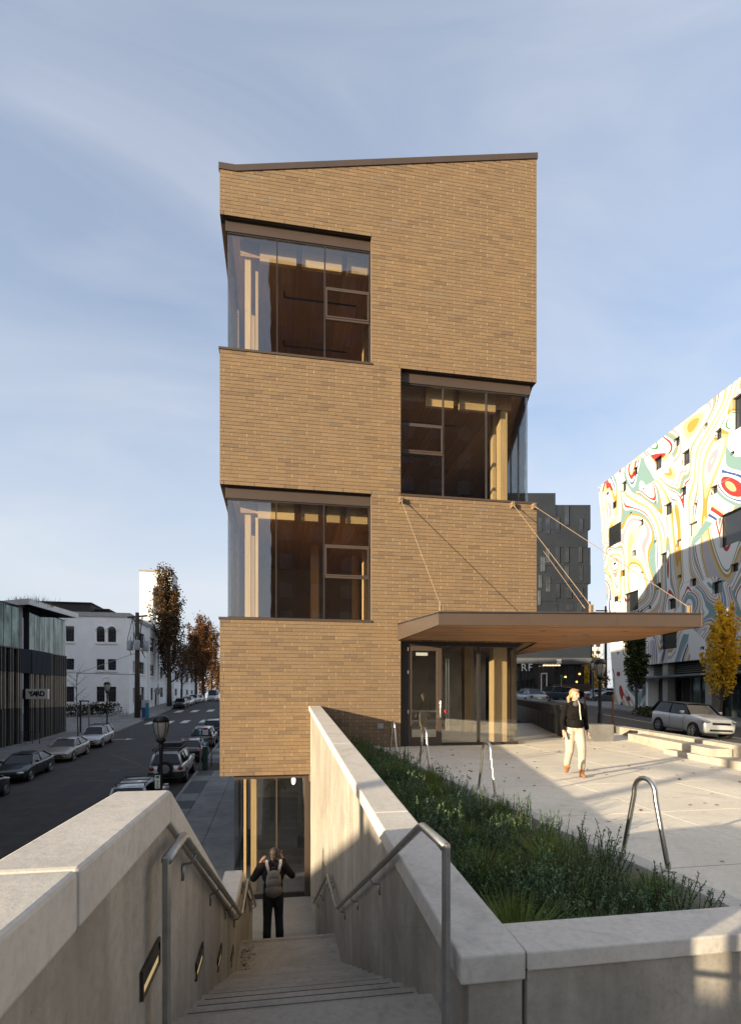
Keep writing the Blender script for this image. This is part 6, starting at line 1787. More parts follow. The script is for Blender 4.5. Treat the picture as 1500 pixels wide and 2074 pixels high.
SILVER, TAN, BLACKP, WHITEP = paint('silver', (0.46,0.47,0.48)), paint('tan', (0.33,0.30,0.26)), paint('black', (0.012,0.012,0.014)), paint('white', (0.68,0.68,0.66))
GREYP, NAVY = paint('grey', (0.10,0.105,0.11)), paint('navy', (0.02,0.035,0.06))
gL, gR, gF, gA = 'cars parked by the glass office', 'cars parked beside the brick building', 'cars parked up the hill', 'cars along the avenue'
def leftcar(px_front, kind, *a, **k):
    c = make_car('parked_car', *a[:1], kind, *a[1:], **k); return c
def place_on(o, px, x, heading, fz):
    p = on(px, x, fz); ground_tilt(o, x, p.y, fz, heading)
c = make_car('parked_car', 'black sedan with bright headlamp parked nearest the glass office entry', 'sedan', BLACKP, group=gL); place_on(c, 52, -15.05, SV, road_z)
c = make_car('parked_car', 'tan sedan parked between the black sedan and the silver wagon', 'sedan', TAN, group=gL); place_on(c, 138, -15.05, SV, road_z)
c = make_car('parked_car', 'silver wagon with roof rails parked beside the leafless young tree', 'wagon', SILVER, rack=True, group=gL); place_on(c, 196, -15.05, SV, road_z)
c = make_car('parked_car', 'black hatchback with red tail light next to the black sedan', 'hatch', BLACKP, group=gL); p = on(52, -15.05, road_z); ground_tilt(c, -14.7, p.y-6.4, road_z, NV)
def right_at(px, d, o, heading=NV, x=-6.05):
    ground_tilt(o, x, d, road_z, heading)
c = make_car('parked_car', 'silver wagon with bike rack on its roof just beyond the stair parapet', 'wagon', SILVER, rack=True, group=gR); right_at(0, 25.6, c)
c = make_car('parked_car', 'white off roader with spare wheel and black roof basket', 'boxy', WHITEP, roofmat=WHITEP, rack=True, spare=True, group=gR); right_at(0, 33.4, c)
c = make_car('parked_car', 'black sedan parked in front of the white off roader', 'sedan', BLACKP, group=gR); right_at(0, 40.2, c, x=-6.0)
c = make_car('parked_car', 'dark wagon with pale roof and red tail lights behind the parking sign', 'wagon', GREYP, roofmat=SILVER, group=gR); right_at(0, 46.6, c, x=-5.95)
c = make_car('parked_car', 'dark car with loaded roof bars, last before the crosswalk', 'wagon', NAVY, roofmat=SILVER, rack=True, group=gR); right_at(0, 53.2, c, x=-5.9)
for i, (y, kind, mt, lb) in enumerate(((88.5,'hatch',BLACKP,'black hatchback first in the line up the hill'), (95,'sedan',WHITEP,'white sedan parked behind the black hatchback up the hill'), (101.5,'hatch',SILVER,'silver hatchback farther up the hill'), (108,'sedan',WHITEP,'white sedan before the parked van'))):
    c = make_car('parked_car', lb, kind, mt, group=gF); ground_tilt(c, -15.0, y, road_z, SV)
c = make_car('parked_van', 'white high roofed van at the top of the side street', 'van', WHITEP, group=gF); ground_tilt(c, -13.8, 121, road_z, SV)
c = make_car('parked_van', 'grey van partly hidden beside the white van', 'van', GREYP, group=gF); ground_tilt(c, -10.6, 130, road_z, SV)
c = make_car('parked_car', 'small white car with red tail lights driving up the hill', 'hatch', WHITEP, group=gF); ground_tilt(c, -9.8, 108, road_z, NV)
# avenue
p = C2S(15.9, 26.8); hd = math.atan2(*(C2S(0.10,-1).normalized().yx))
c = make_car('white_hatchback', 'white hatchback with black roof driving past the seat wall', 'hatch', WHITEP, roofmat=pm('black_roof', (0.008,0.008,0.009), None, 2, 0.45, spec=0.25), group=None, roofblack=True); ground_tilt(c, p.x, p.y, ave_z, hd)
p = C2S(20.6, 61.2); c = make_car('pickup_truck', 'dark pickup with canopy and lit headlamps in front of the charcoal apartments', 'pickup', NAVY, group=gA); ground_tilt(c, p.x, p.y, ave_z, math.atan2(*(C2S(-0.95,-0.5).normalized().yx)))
p = C2S(14.7, 50.0); c = make_car('parked_car', 'pale blue car half hidden behind the dark ramp guard', 'sedan', paint('paleblue', (0.25,0.32,0.38)), rack=True, group=gA); ground_tilt(c, p.x, p.y, ave_z, math.atan2(*(C2S(-0.1,1).normalized().yx)))
for i, (X, Y, kind, mt, lb) in enumerate(((31.5,76,'sedan',WHITEP,'white sedan parked behind the avenue lamp posts'), (35.0,80,'wagon',SILVER,'silver wagon parked under the golden tree'), (32.5,85,'hatch',NAVY,'dark hatchback in the far parking row'), (37,88,'sedan',SILVER,'silver sedan in the far parking row'), (27.2,62,'sedan',GREYP,'grey sedan waiting beside the painted building corner'), (38,74,'hatch',WHITEP,'white hatchback nearest the painted building in the far row'))):
    p = C2S(X, Y); c = make_car('parked_car', lb, kind, mt, group=gA); ground_tilt(c, p.x, p.y, ave_z, math.atan2(*(C2S(-1,0.15*(i % 3)-0.2).normalized().yx)))

# ================================================================== STREET FURNITURE
M_LANT = pm('lantern_glass', (0.78,0.75,0.68), (0.66,0.63,0.57), 3, 0.25, tr=0.55)
def lamp_post(loc, H, label, group, scale=1.0, sign=False):
    t = thing('street_lamp', label, 'street lamp', loc, 0, group)
    m = MB(); m.lathe([(0.24,0),(0.24,0.12),(0.17,0.2),(0.15,0.7),(0.11,0.85),(0.075,1.0),(0.06,H*0.85),(0.075,H*0.87),(0.075,H*0.93),(0.10,H)], (0,0,-0.05), 14); m.build('post', M_BLACK, t, smooth=True)
    k = scale
    m = MB(); m.lathe([(0.10*k,0),(0.17*k,0.05),(0.19*k,0.12),(0.15*k,0.2)], (0,0,H-0.06), 14); m.build('collar', M_BLACK, t, smooth=True)
    m = MB(); m.lathe([(0.15*k,0.13),(0.22*k,0.32),(0.275*k,0.6),(0.285*k,0.78)], (0,0,H), 16); m.build('lantern', M_LANT, t, smooth=True)
    m = MB()
    for a in range(6):
        an = a*math.pi/3+0.3; c_, s_ = math.cos(an), math.sin(an)
        m.tube([(0.16*k*c_,0.16*k*s_,H+0.13), (0.23*k*c_,0.23*k*s_,H+0.32), (0.285*k*c_,0.285*k*s_,H+0.6), (0.295*k*c_,0.295*k*s_,H+0.8)], 0.014*k, 5)
    m.build('lantern_frame', M_BLACK, t)
    m = MB(); m.lathe([(0.31*k,0.76),(0.315*k,0.83),(0.27*k,0.95),(0.15*k,1.03),(0.02,1.05)], (0,0,H), 16); m.build('lantern_cap', M_BLACK, t, smooth=True)
    return t
M_SGREEN = pm('sign_green', (0.02,0.16,0.08), None, 3, 0.5)
p0 = at_d(326, 1600, 24.2)
y0 = 21.8; x0 = -4.55; r = ray(326, HY); kk = x0/r.x; lp = Vector((x0, r.y*kk, walk_z(x0, r.y*kk)))
D0 = S2C(lp.x, lp.y)[1]; Htop = (HY-1448)/F_PX*D0 - lp.z
lamp1 = lamp_post(lp, Htop-1.05, 'black street lamp with glass lantern rising just beyond the stair parapet', 'street lamps', 1.0)
zz = (HY-1594)/F_PX*D0; cpx = 319
m = MB(); q = at_d(cpx, 1584, D0-0.12)-lp; m.obox(q, (0.2, 0.012, 0.52), Matrix.Rotation(-TH,3,'Z')); pl_ = m.build('street_notice', M_WPAINT, lamp1)
for k, (dz, w, h) in enumerate(((0.19,0.13,0.09),(0.07,0.05,0.03),(0.01,0.12,0.025),(-0.05,0.06,0.04),(-0.12,0.12,0.03),(-0.2,0.09,0.05))):
    m = MB(); m.obox(q+Vector((-ST,-CT,0))*0.008+Vector((0,0,dz)), (w, 0.003, h), Matrix.Rotation(-TH,3,'Z')); m.build('notice_print', M_SGREEN, lamp1)
p = solve(217, 1472, lwalk_z); D1 = 60; r = ray(217, HY); x1 = -16.7; lp = Vector((x1, r.y*x1/r.x, 0)); lp.z = lwalk_z(lp.x, lp.y)
lamp_post(lp, (HY-1381)/F_PX*S2C(lp.x,lp.y)[1]-lp.z-1.05, 'black street lamp with glass lantern in front of the white building', 'street lamps')
for X, Y, lb in ((12.0*1.02, 28.6, 'black street lamp beside the avenue sapling'), (24.6, 60.5, 'black street lamp standing behind the avenue crossing')):
    q = C2S(X, Y); q.z = ave_z(*q.xy); px = 1215 if Y < 40 else 1201; ty = 1334 if Y < 40 else 1338
    q = C2S((px-CX)/F_PX*Y, Y); q.z = ave_z(*q.xy)
    lamp_post(q, (HY-ty)/F_PX*Y-q.z-1.05, lb, 'avenue street lamps', 1.0)
# parking sign and kiosk
p = solve(406, 1565, walk_z); p.x = min(p.x, KR+0.75) if False else p.x
ps_ = thing('parking_sign', 'teal and white parking sign on a thin steel post at the kerb', 'sign', p)
Dp = S2C(p.x,p.y)[1]; hz = (HY-1474)/F_PX*Dp-p.z; sc_ = Dp/F_PX
m = MB(); m.cyl((0,0,-0.1), (0,0,hz), 0.035, n=8); m.build('post', M_GALV, ps_)
rz_ = Matrix.Rotation(-TH,3,'Z'); dv = Vector((CT,-ST,0)); bk = Vector((-ST,-CT,0))
M_TEAL = pm('sign_teal', (0.01,0.17,0.23), None, 3, 0.45); M_RED = pm('sign_red', (0.42,0.02,0.06), None, 3, 0.45)
c1 = bk*0.045+dv*(-0.0*sc_)+Vector((0,0,hz-7.3*sc_))
m = MB(); m.obox(c1+dv*(-0.2*sc_), (10.2*sc_, 0.012, 14.6*sc_), rz_); m.build('teal_plate', M_TEAL, ps_)
m = MB(); m.obox(c1+dv*(10.3*sc_), (10.4*sc_, 0.012, 14.6*sc_), rz_); m.build('white_plate', M_WPAINT, ps_)
m = MB(); m.obox(c1+dv*(10.3*sc_)+bk*0.008+Vector((0,0,4.9*sc_)), (9.0*sc_, 0.004, 4.4*sc_), rz_); m.build('red_band', M_RED, ps_)
for k in range(4):
    m = MB(); m.obox(c1+dv*(10.3*sc_)+bk*0.008+Vector((0,0,(0.4-1.9*k)*sc_)), (7.6*sc_, 0.004, 0.45*sc_), rz_); m.build('print_line', M_FIN_D, ps_)
m = MB(); cc = c1+dv*(-0.2*sc_)+bk*0.008+Vector((0,0,3.3*sc_)); m.cyl(cc, cc+bk*0.004, 3.1*sc_, n=20); m.build('white_disc', M_WPAINT, ps_)
put_text('P', 5.6*sc_, Vector(p)+cc+bk*0.008, dv, M_TEAL, ps_, 'letter', 0.002, 0.004)
put_text('2', 7.4*sc_, Vector(p)+c1+dv*(-0.2*sc_)+bk*0.012+Vector((0,0,-3.8*sc_)), dv, M_WPAINT, ps_, 'number', 0.002, 0.004)
p = solve(409, 1563, walk_z)+Vector((0.12,0.5,0)); p.z = walk_z(*p.xy)
kk_ = thing('parking_kiosk', 'dark green parking kiosk with blue emblem standing by the parking sign', 'kiosk', p)
m = MB(); m.box(-0.16,0.16,-0.13,0.13,0,1.45); m.build('cabinet', pm('kiosk_green',(0.012,0.045,0.03),None,3,0.4), kk_, bevel=0.03)
m = MB(); m.obox((0,-0.02,1.62),(0.4,0.3,0.22)); m.build('head', M_TEAL, kk_, bevel=0.05)
m = MB(); m.cyl((0,-0.135,1.62),(0,-0.18,1.62),0.09,n=16); m.build('emblem', M_WPAINT, kk_)
# utility pole with transformers
r = ray(278, HY); xp = -17.4; q = Vector((xp, r.y*xp/r.x, 0)); q.z = lwalk_z(q.x,q.y); Du = S2C(q.x,q.y)[1]; Hp = (HY-1241)/F_PX*Du-q.z
up2 = thing('utility_pole', 'dark wooden utility pole carrying three grey transformers', 'pole', q)
m = MB(); m.tube([(0,0,-0.3),(0,0,Hp)], [0.36,0.22], 10); m.build('shaft', M_BARK, up2, smooth=True)
m = MB(); m.obox((0,0,Hp-0.5),(3.4,0.16,0.2), Matrix.Rotation(R(-35),3,'Z')); m.tube([(-0.7,0,Hp-0.55),(0,0,Hp-1.4)],0.05,5); m.tube([(0.7,0,Hp-0.55),(0,0,Hp-1.4)],0.05,5); m.build('crossarm', M_BARK, up2)
for k, (dx, dy) in enumerate(((-0.75,-0.2),(0.15,-0.75),(0.95,-0.1))):
    m = MB(); m.lathe([(0.05,-0.6),(0.34,-0.58),(0.36,-0.5),(0.36,0.55),(0.3,0.66),(0.05,0.7)], (dx*1.1,dy,Hp-4.2), 14)
    m.cyl((dx,dy,Hp-3.5),(dx,dy,Hp-3.1),0.05,n=6); m.build('transformer', pm('transformer_grey',(0.3,0.32,0.33),None,2,0.5), up2, smooth=True)
for k in range(5):
    rr_ = random.Random(k); m = MB(); a = Vector((rr_.uniform(-.8,.8),-0.2,Hp-0.5)); b = Vector((rr_.uniform(-.9,1.4),-0.3,Hp-5.0-rr_.random())); mid = a.lerp(b,.5)+Vector((rr_.uniform(-.8,.8),0,-.4)); m.tube([a, a.lerp(mid,.6), mid, b.lerp(mid,.4), b], 0.035, 5); m.build('cable', M_RUBBER, up2)
m = MB(); g0 = Vector((0,0,Hp-5)); g1 = Vector((-6.8, -0.8, 0.1)); m.tube([g0, g1+Vector((0,0,5.3))], 0.03, 4); m.tube([(0,0,5.4), g1+Vector((0,0,5.4))], 0.05, 5); m.tube([g1+Vector((0,0,5.5)), g1+Vector((0,0,-0.4))], 0.04, 5); m.build('guy_wire', M_GALV, up2)
q2 = q+Vector((0.95,0.2,0)); q2.z = lwalk_z(*q2.xy)
b_ = thing('blue_bin', 'blue litter bin with pale top against the utility pole', 'bin', q2); m = MB(); m.box(-0.38,0.38,-0.38,0.38,0,1.25); m.build('body', pm('bin_blue',(0.015,0.05,0.16),None,3,0.45), b_, bevel=0.04); m = MB(); m.box(-0.4,0.4,-0.4,0.4,1.251,2.2); m.build('top', pm('bin_pale',(0.35,0.36,0.38),None,3,0.5), b_, bevel=0.04)
q3 = solve(298, 1457, lwalk_z); b_ = thing('bike_share_post', 'slim teal information post near the corner kerb', 'sign', q3); m = MB(); m.box(-0.18,0.18,-0.08,0.08,0.08,2.0); m.build('panel', M_TEAL, b_, bevel=0.02); m = MB(); m.box(-0.6,0.6,-0.3,0.3,0,0.08); m.build('base', M_RUBBER, b_)
r = ray(320, HY); q4 = Vector((-16.9, r.y*-16.9/r.x, 0)); q4.z = lwalk_z(*q4.xy); D4 = S2C(*q4.xy)[1]
b_ = thing('diamond_sign', 'grey back of a diamond road sign on a post before the white building', 'sign', q4); H4 = (HY-1380)/F_PX*D4-q4.z
m = MB(); m.cyl((0,0,-.1),(0,0,H4),0.05,n=8); m.build('post', M_GALV, b_)
zd = (HY-1400)/F_PX*D4-q4.z; m = MB(); m.obox((0,-0.06,zd),(0.9,0.02,0.9), Matrix.Rotation(-TH,3,'Z') @ Matrix.Rotation(R(45),3,'Y')); m.build('diamond_plate', M_GALV, b_); m = MB(); m.obox((0,-0.06,H4-0.2),(0.4,0.02,0.45)); m.build('small_plate', M_WPAINT, b_)
for px, by, ty, lb, x in ((163,1474,1421,'slim dark path light behind the leafless young tree',-18.6), (181,1474,1426,'leaning grey post beside the hedge',-18.2)):
    r = ray(px, HY); q5 = Vector((x, r.y*x/r.x, 0)); q5.z = lwalk_z(*q5.xy); D5 = S2C(*q5.xy)[1]; h5 = (HY-ty)/F_PX*D5-q5.z
    b_ = thing('path_post', lb, 'post', q5); m = MB(); m.tube([(0,0,-.1),(-0.05 if px > 170 else 0,0,h5)], 0.08, 8); m.build('post', M_BLACK if px < 170 else M_GALV, b_)
    if px < 170: m = MB(); m.box(-0.1,0.75,-0.12,0.12,h5-0.02,h5+0.1); m.build('lamp_head', M_BLACK, b_)
# railing along the hedge
a, b = Vector((-18.9, 63, 0)), Vector((-18.9, 72.5, 0)); a.z, b.z = lwalk_z(*a.xy), lwalk_z(*b.xy)
rl_ = thing('pavement_railing', 'low grey pipe railing along the hedge by the white building', 'railing', a)
for h in (0.5, 1.0):
    m = MB(); m.tube([Vector((0,0,h)), b-a+Vector((0,0,h))], 0.03, 6); m.build('rail', M_GALV, rl_)
for k in range(7):
    q = (b-a)*(k/6); m = MB(); m.cyl(q+Vector((0,0,-.1)), q+Vector((0,0,1.0)), 0.03, n=6); m.build('post', M_GALV, rl_)
# avenue things
for px, d, ty, lb in ((1226, 95, 1228, 'distant wooden utility pole with crossarm down the avenue'), (1196, 78, 1290, 'dark steel pole beside the charcoal apartments')):
    q = C2S((px-CX)/F_PX*d, d); q.z = ave_z(*q.xy); h = (HY-ty)/F_PX*d-q.z
    b_ = thing('avenue_pole', lb, 'pole', q); m = MB(); m.tube([(0,0,-.2),(0,0,h)], [0.3,0.16], 8); m.build('shaft', M_BLACK if px < 1200 else M_BARK, b_)
    if px > 1200: m = MB(); m.obox((0,0,h-0.8),(3.4,0.2,0.2),Matrix.Rotation(-TH,3,'Z')); m.obox((0,0,h-2.0),(2.6,0.2,0.2),Matrix.Rotation(-TH,3,'Z')); m.build('crossarm', M_BARK, b_)
q = C2S((1155-CX)/F_PX*62.4, 62.4); q.z = ave_z(*q.xy)+0.14; b_ = thing('sandwich_board', 'white sandwich board on the pavement by the pickup', 'sign', q)
for s in (1,-1):
    m = MB(); m.obox((s*0.14,0,0.62),(0.03,0.6,1.25),Matrix.Rotation(R(-12*s),3,'Y')); m.build('panel', M_WPAINT, b_)
    m = MB(); m.obox((s*0.165,0,0.75),(0.01,0.4,0.5),Matrix.Rotation(R(-12*s),3,'Y')); m.build('print', M_GREYCLAD, b_)
q = C2S((1136-CX)/F_PX*63, 63); q.z = ave_z(*q.xy)+0.14; b_ = thing('sign_post', 'thin sign post with narrow plate in front of the dark shopfront', 'sign', q); m = MB(); m.cyl((0,0,-.1),(0,0,2.9),0.04,n=8); m.build('post', M_GALV, b_); m = MB(); m.obox((0,-.05,2.6),(0.3,0.02,0.5)); m.build('plate', M_SGREEN, b_)
fb = thing('distant_tower_block', 'pale high rise block far behind the avenue trees', 'building', C2S(112, 300, -4)); o = Vector(fb.location)
m = MB(); m.obox((0,0,22),(26,20,52),Matrix.Rotation(-TH,3,'Z')); m.build('wall', pm('pale_render',(0.5,0.5,0.5),(0.42,0.42,0.43),0.1,0.8), fb)
wm = MB(); wm.obox((0,0,0),(2.2,0.2,1.6),Matrix.Rotation(-TH,3,'Z')); wme = wm.mesh('window', M_DGLASS)
for k in range(12):
    for j in range(7): w_ = Matrix.Rotation(-TH,3,'Z') @ Vector((-10.5+j*3.5,-10.05,0)); link('window', wme, fb, (w_.x, w_.y, 2+k*3.8))
# ================================================================== PEOPLE
def tcap(m, a, b, ra, rb, n=14):
    """tapered capsule"""
    a, b = Vector(a), Vector(b); d = (b-a); L = d.length; d.normalize()
    pts, rs = [], []
    for k in (80, 55, 28, 0): pts.append(a - d*ra*math.sin(R(k))); rs.append(max(0.002, ra*math.cos(R(k))))
    for k in (0, 28, 55, 80): pts.append(b + d*rb*math.sin(R(k))); rs.append(max(0.002, rb*math.cos(R(k))))
    m.tube(pts, rs, n)
def remesh(m, name, mat, parent, voxel=0.009, smooth=6, fac=0.5):
    me = m.mesh(name)
    o = bpy.data.objects.new(name, me); COL.objects.link(o)
    r = o.modifiers.new('r', 'REMESH'); r.mode = 'VOXEL'; r.voxel_size = voxel
    s = o.modifiers.new('s', 'SMOOTH'); s.iterations = smooth; s.factor = fac
    dg = bpy.context.evaluated_depsgraph_get()
    nm = bpy.data.meshes.new_from_object(o.evaluated_get(dg))
    bpy.data.objects.remove(o)
    nm.materials.clear(); nm.materials.append(mat); nm.name = name
    nm.polygons.foreach_set('use_smooth', [True]*len(nm.polygons))
    q = bpy.data.objects.new(name, nm); COL.objects.link(q); q.parent = parent
    return q
M_SKIN = pm('skin', (0.52,0.32,0.23), (0.46,0.27,0.19), 14, 0.5)
M_SKIN2 = pm('skin_tan', (0.33,0.175,0.11), (0.28,0.145,0.09), 14, 0.5)
def head(m, c, yaw, pitch=0.0, s=1.0):
    """head ~0.22 high; c = centre; faces -y when yaw = 0"""
    M = Matrix.Rotation(yaw, 3, 'Z') @ Matrix.Rotation(pitch, 3, 'X')
    def E(p, r): m.ell(Vector(c) + M @ (Vector(p)*s), [x*s for x in r], M, 14, 10)
    E((0,0.012,0.025), (0.074,0.092,0.088)); E((0,-0.022,-0.035), (0.058,0.066,0.07)); E((0,-0.048,-0.078), (0.032,0.03,0.026))
    E((0,-0.098,-0.012), (0.011,0.016,0.026)); E((0,-0.106,-0.028), (0.015,0.013,0.011))
    E((0,-0.086,-0.056), (0.024,0.012,0.008)); E((0,-0.076,0.026), (0.05,0.022,0.014))
    for sx_ in (-1, 1):
        E((sx_*0.076,0.012,-0.008), (0.010,0.02,0.03)); E((sx_*0.034,-0.062,-0.03), (0.022,0.02,0.02))
    return M
def hand(m, w, d, side, roll_up, curl=0.5, s=1.0):
    """palm, four fingers, thumb; w wrist, d direction, side = thumb direction"""
    w = Vector(w); d = Vector(d).normalized(); sd = Vector(side); sd = (sd - d*sd.dot(d)).normalized(); nr = d.cross(sd).normalized()*roll_up
    tcap(m, w, w+d*0.045*s, 0.022*s, 0.026*s, 10)
    for k in (-1.2, -0.4, 0.4, 1.2): tcap(m, w+d*0.02*s+sd*k*0.014*s, w+d*0.085*s+sd*k*0.017*s, 0.013*s, 0.011*s, 8)
    for k, L in ((1.2,0.070), (0.4,0.078), (-0.4,0.072), (-1.2,0.056)):
        b = w+d*0.088*s+sd*k*0.0185*s; e1 = b+(d*math.cos(curl*0.6)+nr*math.sin(curl*0.6))*L*0.5*s; e2 = e1+(d*math.cos(curl*1.5)+nr*math.sin(curl*1.5))*L*0.5*s
        tcap(m, b, e1, 0.0092*s, 0.0085*s, 8); tcap(m, e1, e2, 0.0085*s, 0.0068*s, 8)
    tb = w+d*0.03*s+sd*0.024*s; t1 = tb+(d*0.6+sd*0.7+nr*0.2).normalized()*0.04*s; t2 = t1+(d*0.9+sd*0.25+nr*0.35).normalized()*0.032*s
    tcap(m, tb, t1, 0.012*s, 0.0105*s, 8); tcap(m, t1, t2, 0.0105*s, 0.0075*s, 8)

# ---- woman walking across the plaza; local frame: faces -y, x to her left
pw = solve(1163, 1571, plz)
wo = thing('person', 'woman in black jacket, cream trousers and tan boots walking across the plaza', 'person', (pw.x, pw.y, plz(pw.x,pw.y)), R(-12))
fr = {'hipL': (0.085,0,0.90), 'hipR': (-0.085,0,0.90), 'kneeL': (0.095,-0.15,0.505), 'kneeR': (-0.09,0.01,0.49), 'ankL': (0.085,-0.15,0.10), 'ankR': (-0.095,0.20,0.145)}
tz = 0.0
b = MB()
hc = Vector((0.0,-0.02,1.575)); hyaw = R(22)
head(b, hc, hyaw)
tcap(b, (0,0.0,1.36), (0,-0.005,1.50), 0.05, 0.047)
tcap(b, (0,0.0,1.05), (0,0.0,1.30), 0.09, 0.09)
for s in (1,-1):
    tcap(b, (0.09*s,0,1.34), (0.165*s,0.005,1.35), 0.05, 0.045)
shL, elL, wrL = Vector((0.175,0.0,1.35)), Vector((0.235,0.10,1.09)), Vector((0.255,0.02,0.86))
shR, elR, wrR = Vector((-0.175,0.0,1.35)), Vector((-0.235,0.0,1.08)), Vector((-0.25,-0.12,0.86))
for a, e, w in ((shL,elL,wrL),(shR,elR,wrR)):
    tcap(b, a, e, 0.043, 0.036); tcap(b, e, w, 0.035, 0.023)
hand(b, wrL, (wrL-elL), Vector((-0.2,-1,0)), -1, 0.55); hand(b, wrR, (wrR-elR), Vector((0.2,-1,0)), 1, 0.55)
for L_ in 'LR':
    tcap(b, fr['hip'+L_], fr['knee'+L_], 0.075, 0.05); tcap(b, fr['knee'+L_], fr['ank'+L_], 0.05, 0.036)
remesh(b, 'body', M_SKIN, wo, 0.007, 2, 0.4)
# trousers
t = MB()
t.ell((0,0.015,0.93), (0.165,0.125,0.13)); t.ell((0,0.06,0.90), (0.15,0.09,0.11))
for L_, sg in (('L',1),('R',-1)):
    h, k, a = Vector(fr['hip'+L_]), Vector(fr['knee'+L_]), Vector(fr['ank'+L_])
    tcap(t, h, k, 0.108, 0.078); tcap(t, k, a.lerp(k,0.22), 0.078, 0.062)
    tcap(t, a.lerp(k,0.30), a.lerp(k,0.16), 0.070, 0.060)
remesh(t, 'trousers', pm('cream_cloth', (0.50,0.42,0.315), (0.43,0.36,0.27), 5, 0.85, bump=0.35, bscale=14), wo, 0.011, 5)
# jacket
j = MB()
j.ell((0,0.0,1.24), (0.185,0.125,0.2)); j.ell((0,0.0,1.06), (0.165,0.125,0.14)); j.ell((0,-0.04,1.25), (0.15,0.105,0.09)); tcap(j, (-0.10,0.005,1.37), (0.10,0.005,1.37), 0.065, 0.065)
tcap(j, (0,0.01,1.40), (0,0.0,1.43), 0.075, 0.062)
j.lathe([(0.165,0.94),(0.172,0.98),(0.168,1.1)], (0,0,0), 20)
for a, e, w in ((shL,elL,wrL),(shR,elR,wrR)):
    tcap(j, a, e, 0.066, 0.056); tcap(j, e, e.lerp(w,0.74), 0.056, 0.045)
remesh(j, 'jacket', pm('black_cloth', (0.006,0.005,0.005), (0.011,0.009,0.008), 6, 0.85, bump=0.4, bscale=16, spec=0.12), wo, 0.011, 5)
m = MB(); m.tube([(0.045,-0.062,1.46),(0.06,-0.115,1.38),(0.055,-0.142,1.26),(0.075,-0.135,1.12),(0.085,-0.125,0.96)], 0.013, 6); m.build('pale_zip_band', pm('cream_trim',(0.6,0.52,0.4),None,8,0.7), wo, smooth=True)
m = MB(); m.ell((0,-0.075,1.40),(0.055,0.045,0.055)); m.build('grey_shirt', pm('grey_cloth',(0.08,0.075,0.075),None,6,0.85), wo, smooth=True)
# hair with ponytail
HM = Matrix.Rotation(hyaw,3,'Z'); hr = MB()
def HE(p, r): hr.ell(hc + HM @ Vector(p), r, HM, 14, 10)
HE((0,0.032,0.045),(0.087,0.094,0.088)); HE((0,-0.035,0.088),(0.068,0.05,0.03)); HE((0.06,0.03,0.0),(0.025,0.06,0.055)); HE((-0.06,0.03,0.0),(0.025,0.06,0.055)); HE((0,0.085,0.0),(0.055,0.045,0.06))
tcap(hr, hc+HM@Vector((-0.0,0.13,-0.01)), hc+HM@Vector((-0.01,0.17,-0.06)), 0.03, 0.036); tcap(hr, hc+HM@Vector((-0.01,0.17,-0.06)), hc+HM@Vector((-0.02,0.15,-0.20)), 0.036, 0.014)
remesh(hr, 'hair', pm('blond_hair',(0.40,0.25,0.11),(0.28,0.165,0.07),18,0.5,sc3=(3,3,0.6)), wo, 0.008, 2)
for s in (-1,1):
    m = MB(); m.ell(hc+HM@Vector((s*0.031,-0.083,0.002)), (0.013,0.006,0.006), HM); m.build('eye', pm('eye_dark',(0.03,0.025,0.022),None,5,0.3), wo)
    m = MB(); m.ell(hc+HM@Vector((s*0.032,-0.085,0.020)), (0.018,0.006,0.004), HM); m.build('eyebrow', MATS['blond_hair'], wo)
m = MB(); m.ell(hc+HM@Vector((0,-0.096,-0.056)), (0.022,0.006,0.006), HM); m.build('lips', pm('lips',(0.36,0.13,0.11),None,5,0.5), wo)
M_BOOT = pm('tan_leather', (0.30,0.125,0.045), (0.22,0.09,0.035), 8, 0.42)
for L_, pitch in (('L',0.0),('R',R(-38))):
    a = Vector(fr['ank'+L_]); k = Vector(fr['knee'+L_]); bt = MB(); M = Matrix.Rotation(pitch,3,'X')
    tcap(bt, a+Vector((0,0,-0.02)), a.lerp(k,0.30), 0.05, 0.055)
    bt.ell(a+M@Vector((0,0.01,-0.05)), (0.042,0.055,0.05)); tcap(bt, a+M@Vector((0,-0.02,-0.058)), a+M@Vector((0,-0.15,-0.076)), 0.042, 0.026); bt.obox(a+M@Vector((0,0.025,-0.085)), (0.06,0.06,0.05), M)
    remesh(bt, 'boot', M_BOOT, wo, 0.008, 3)

# ---- man with backpack descending the stair, seen from behind; faces +y
st_ = [s for s in STEPS if s[0] <= 10.25 < s[1]][0]
zs = st_[2]
mx = at_y(553, 1800, 10.25).x
mo = thing('person', 'man in dark jacket with grey backpack going down the stair, hands raised to his head', 'person', (mx, 10.27, zs))
b = MB(); hc2 = Vector((0.03,0.04,1.665)); yaw2 = R(180-12)
head(b, hc2, yaw2, R(-8))
tcap(b, (0,0.0,1.44), (0.02,0.03,1.60), 0.06, 0.056); tcap(b, (0,0,1.05), (0,0,1.36), 0.10, 0.10)
sL, eL, wL = Vector((-0.20,0.0,1.44)), Vector((-0.36,0.02,1.22)), Vector((-0.24,0.14,1.47))
sR, eR, wR = Vector((0.20,0.0,1.44)), Vector((0.35,0.03,1.24)), Vector((0.165,0.12,1.55))
for a, e, w in ((sL,eL,wL),(sR,eR,wR)): tcap(b, a, e, 0.05, 0.043); tcap(b, e, w, 0.042, 0.028)
hand(b, wL, Vector((0.5,0.25,0.65)), Vector((0.6,-0.3,-0.5)), 1, 0.35); hand(b, wR, Vector((-0.35,0.1,0.8)), Vector((0.1,0.9,-0.2)), -1, 1.0)
kn = {'L': Vector((-0.105,0.05,0.50)), 'R': Vector((0.105,0.08,0.50))}; an = {'L': Vector((-0.115,0.02,0.09)), 'R': Vector((0.12,0.06,0.09))}
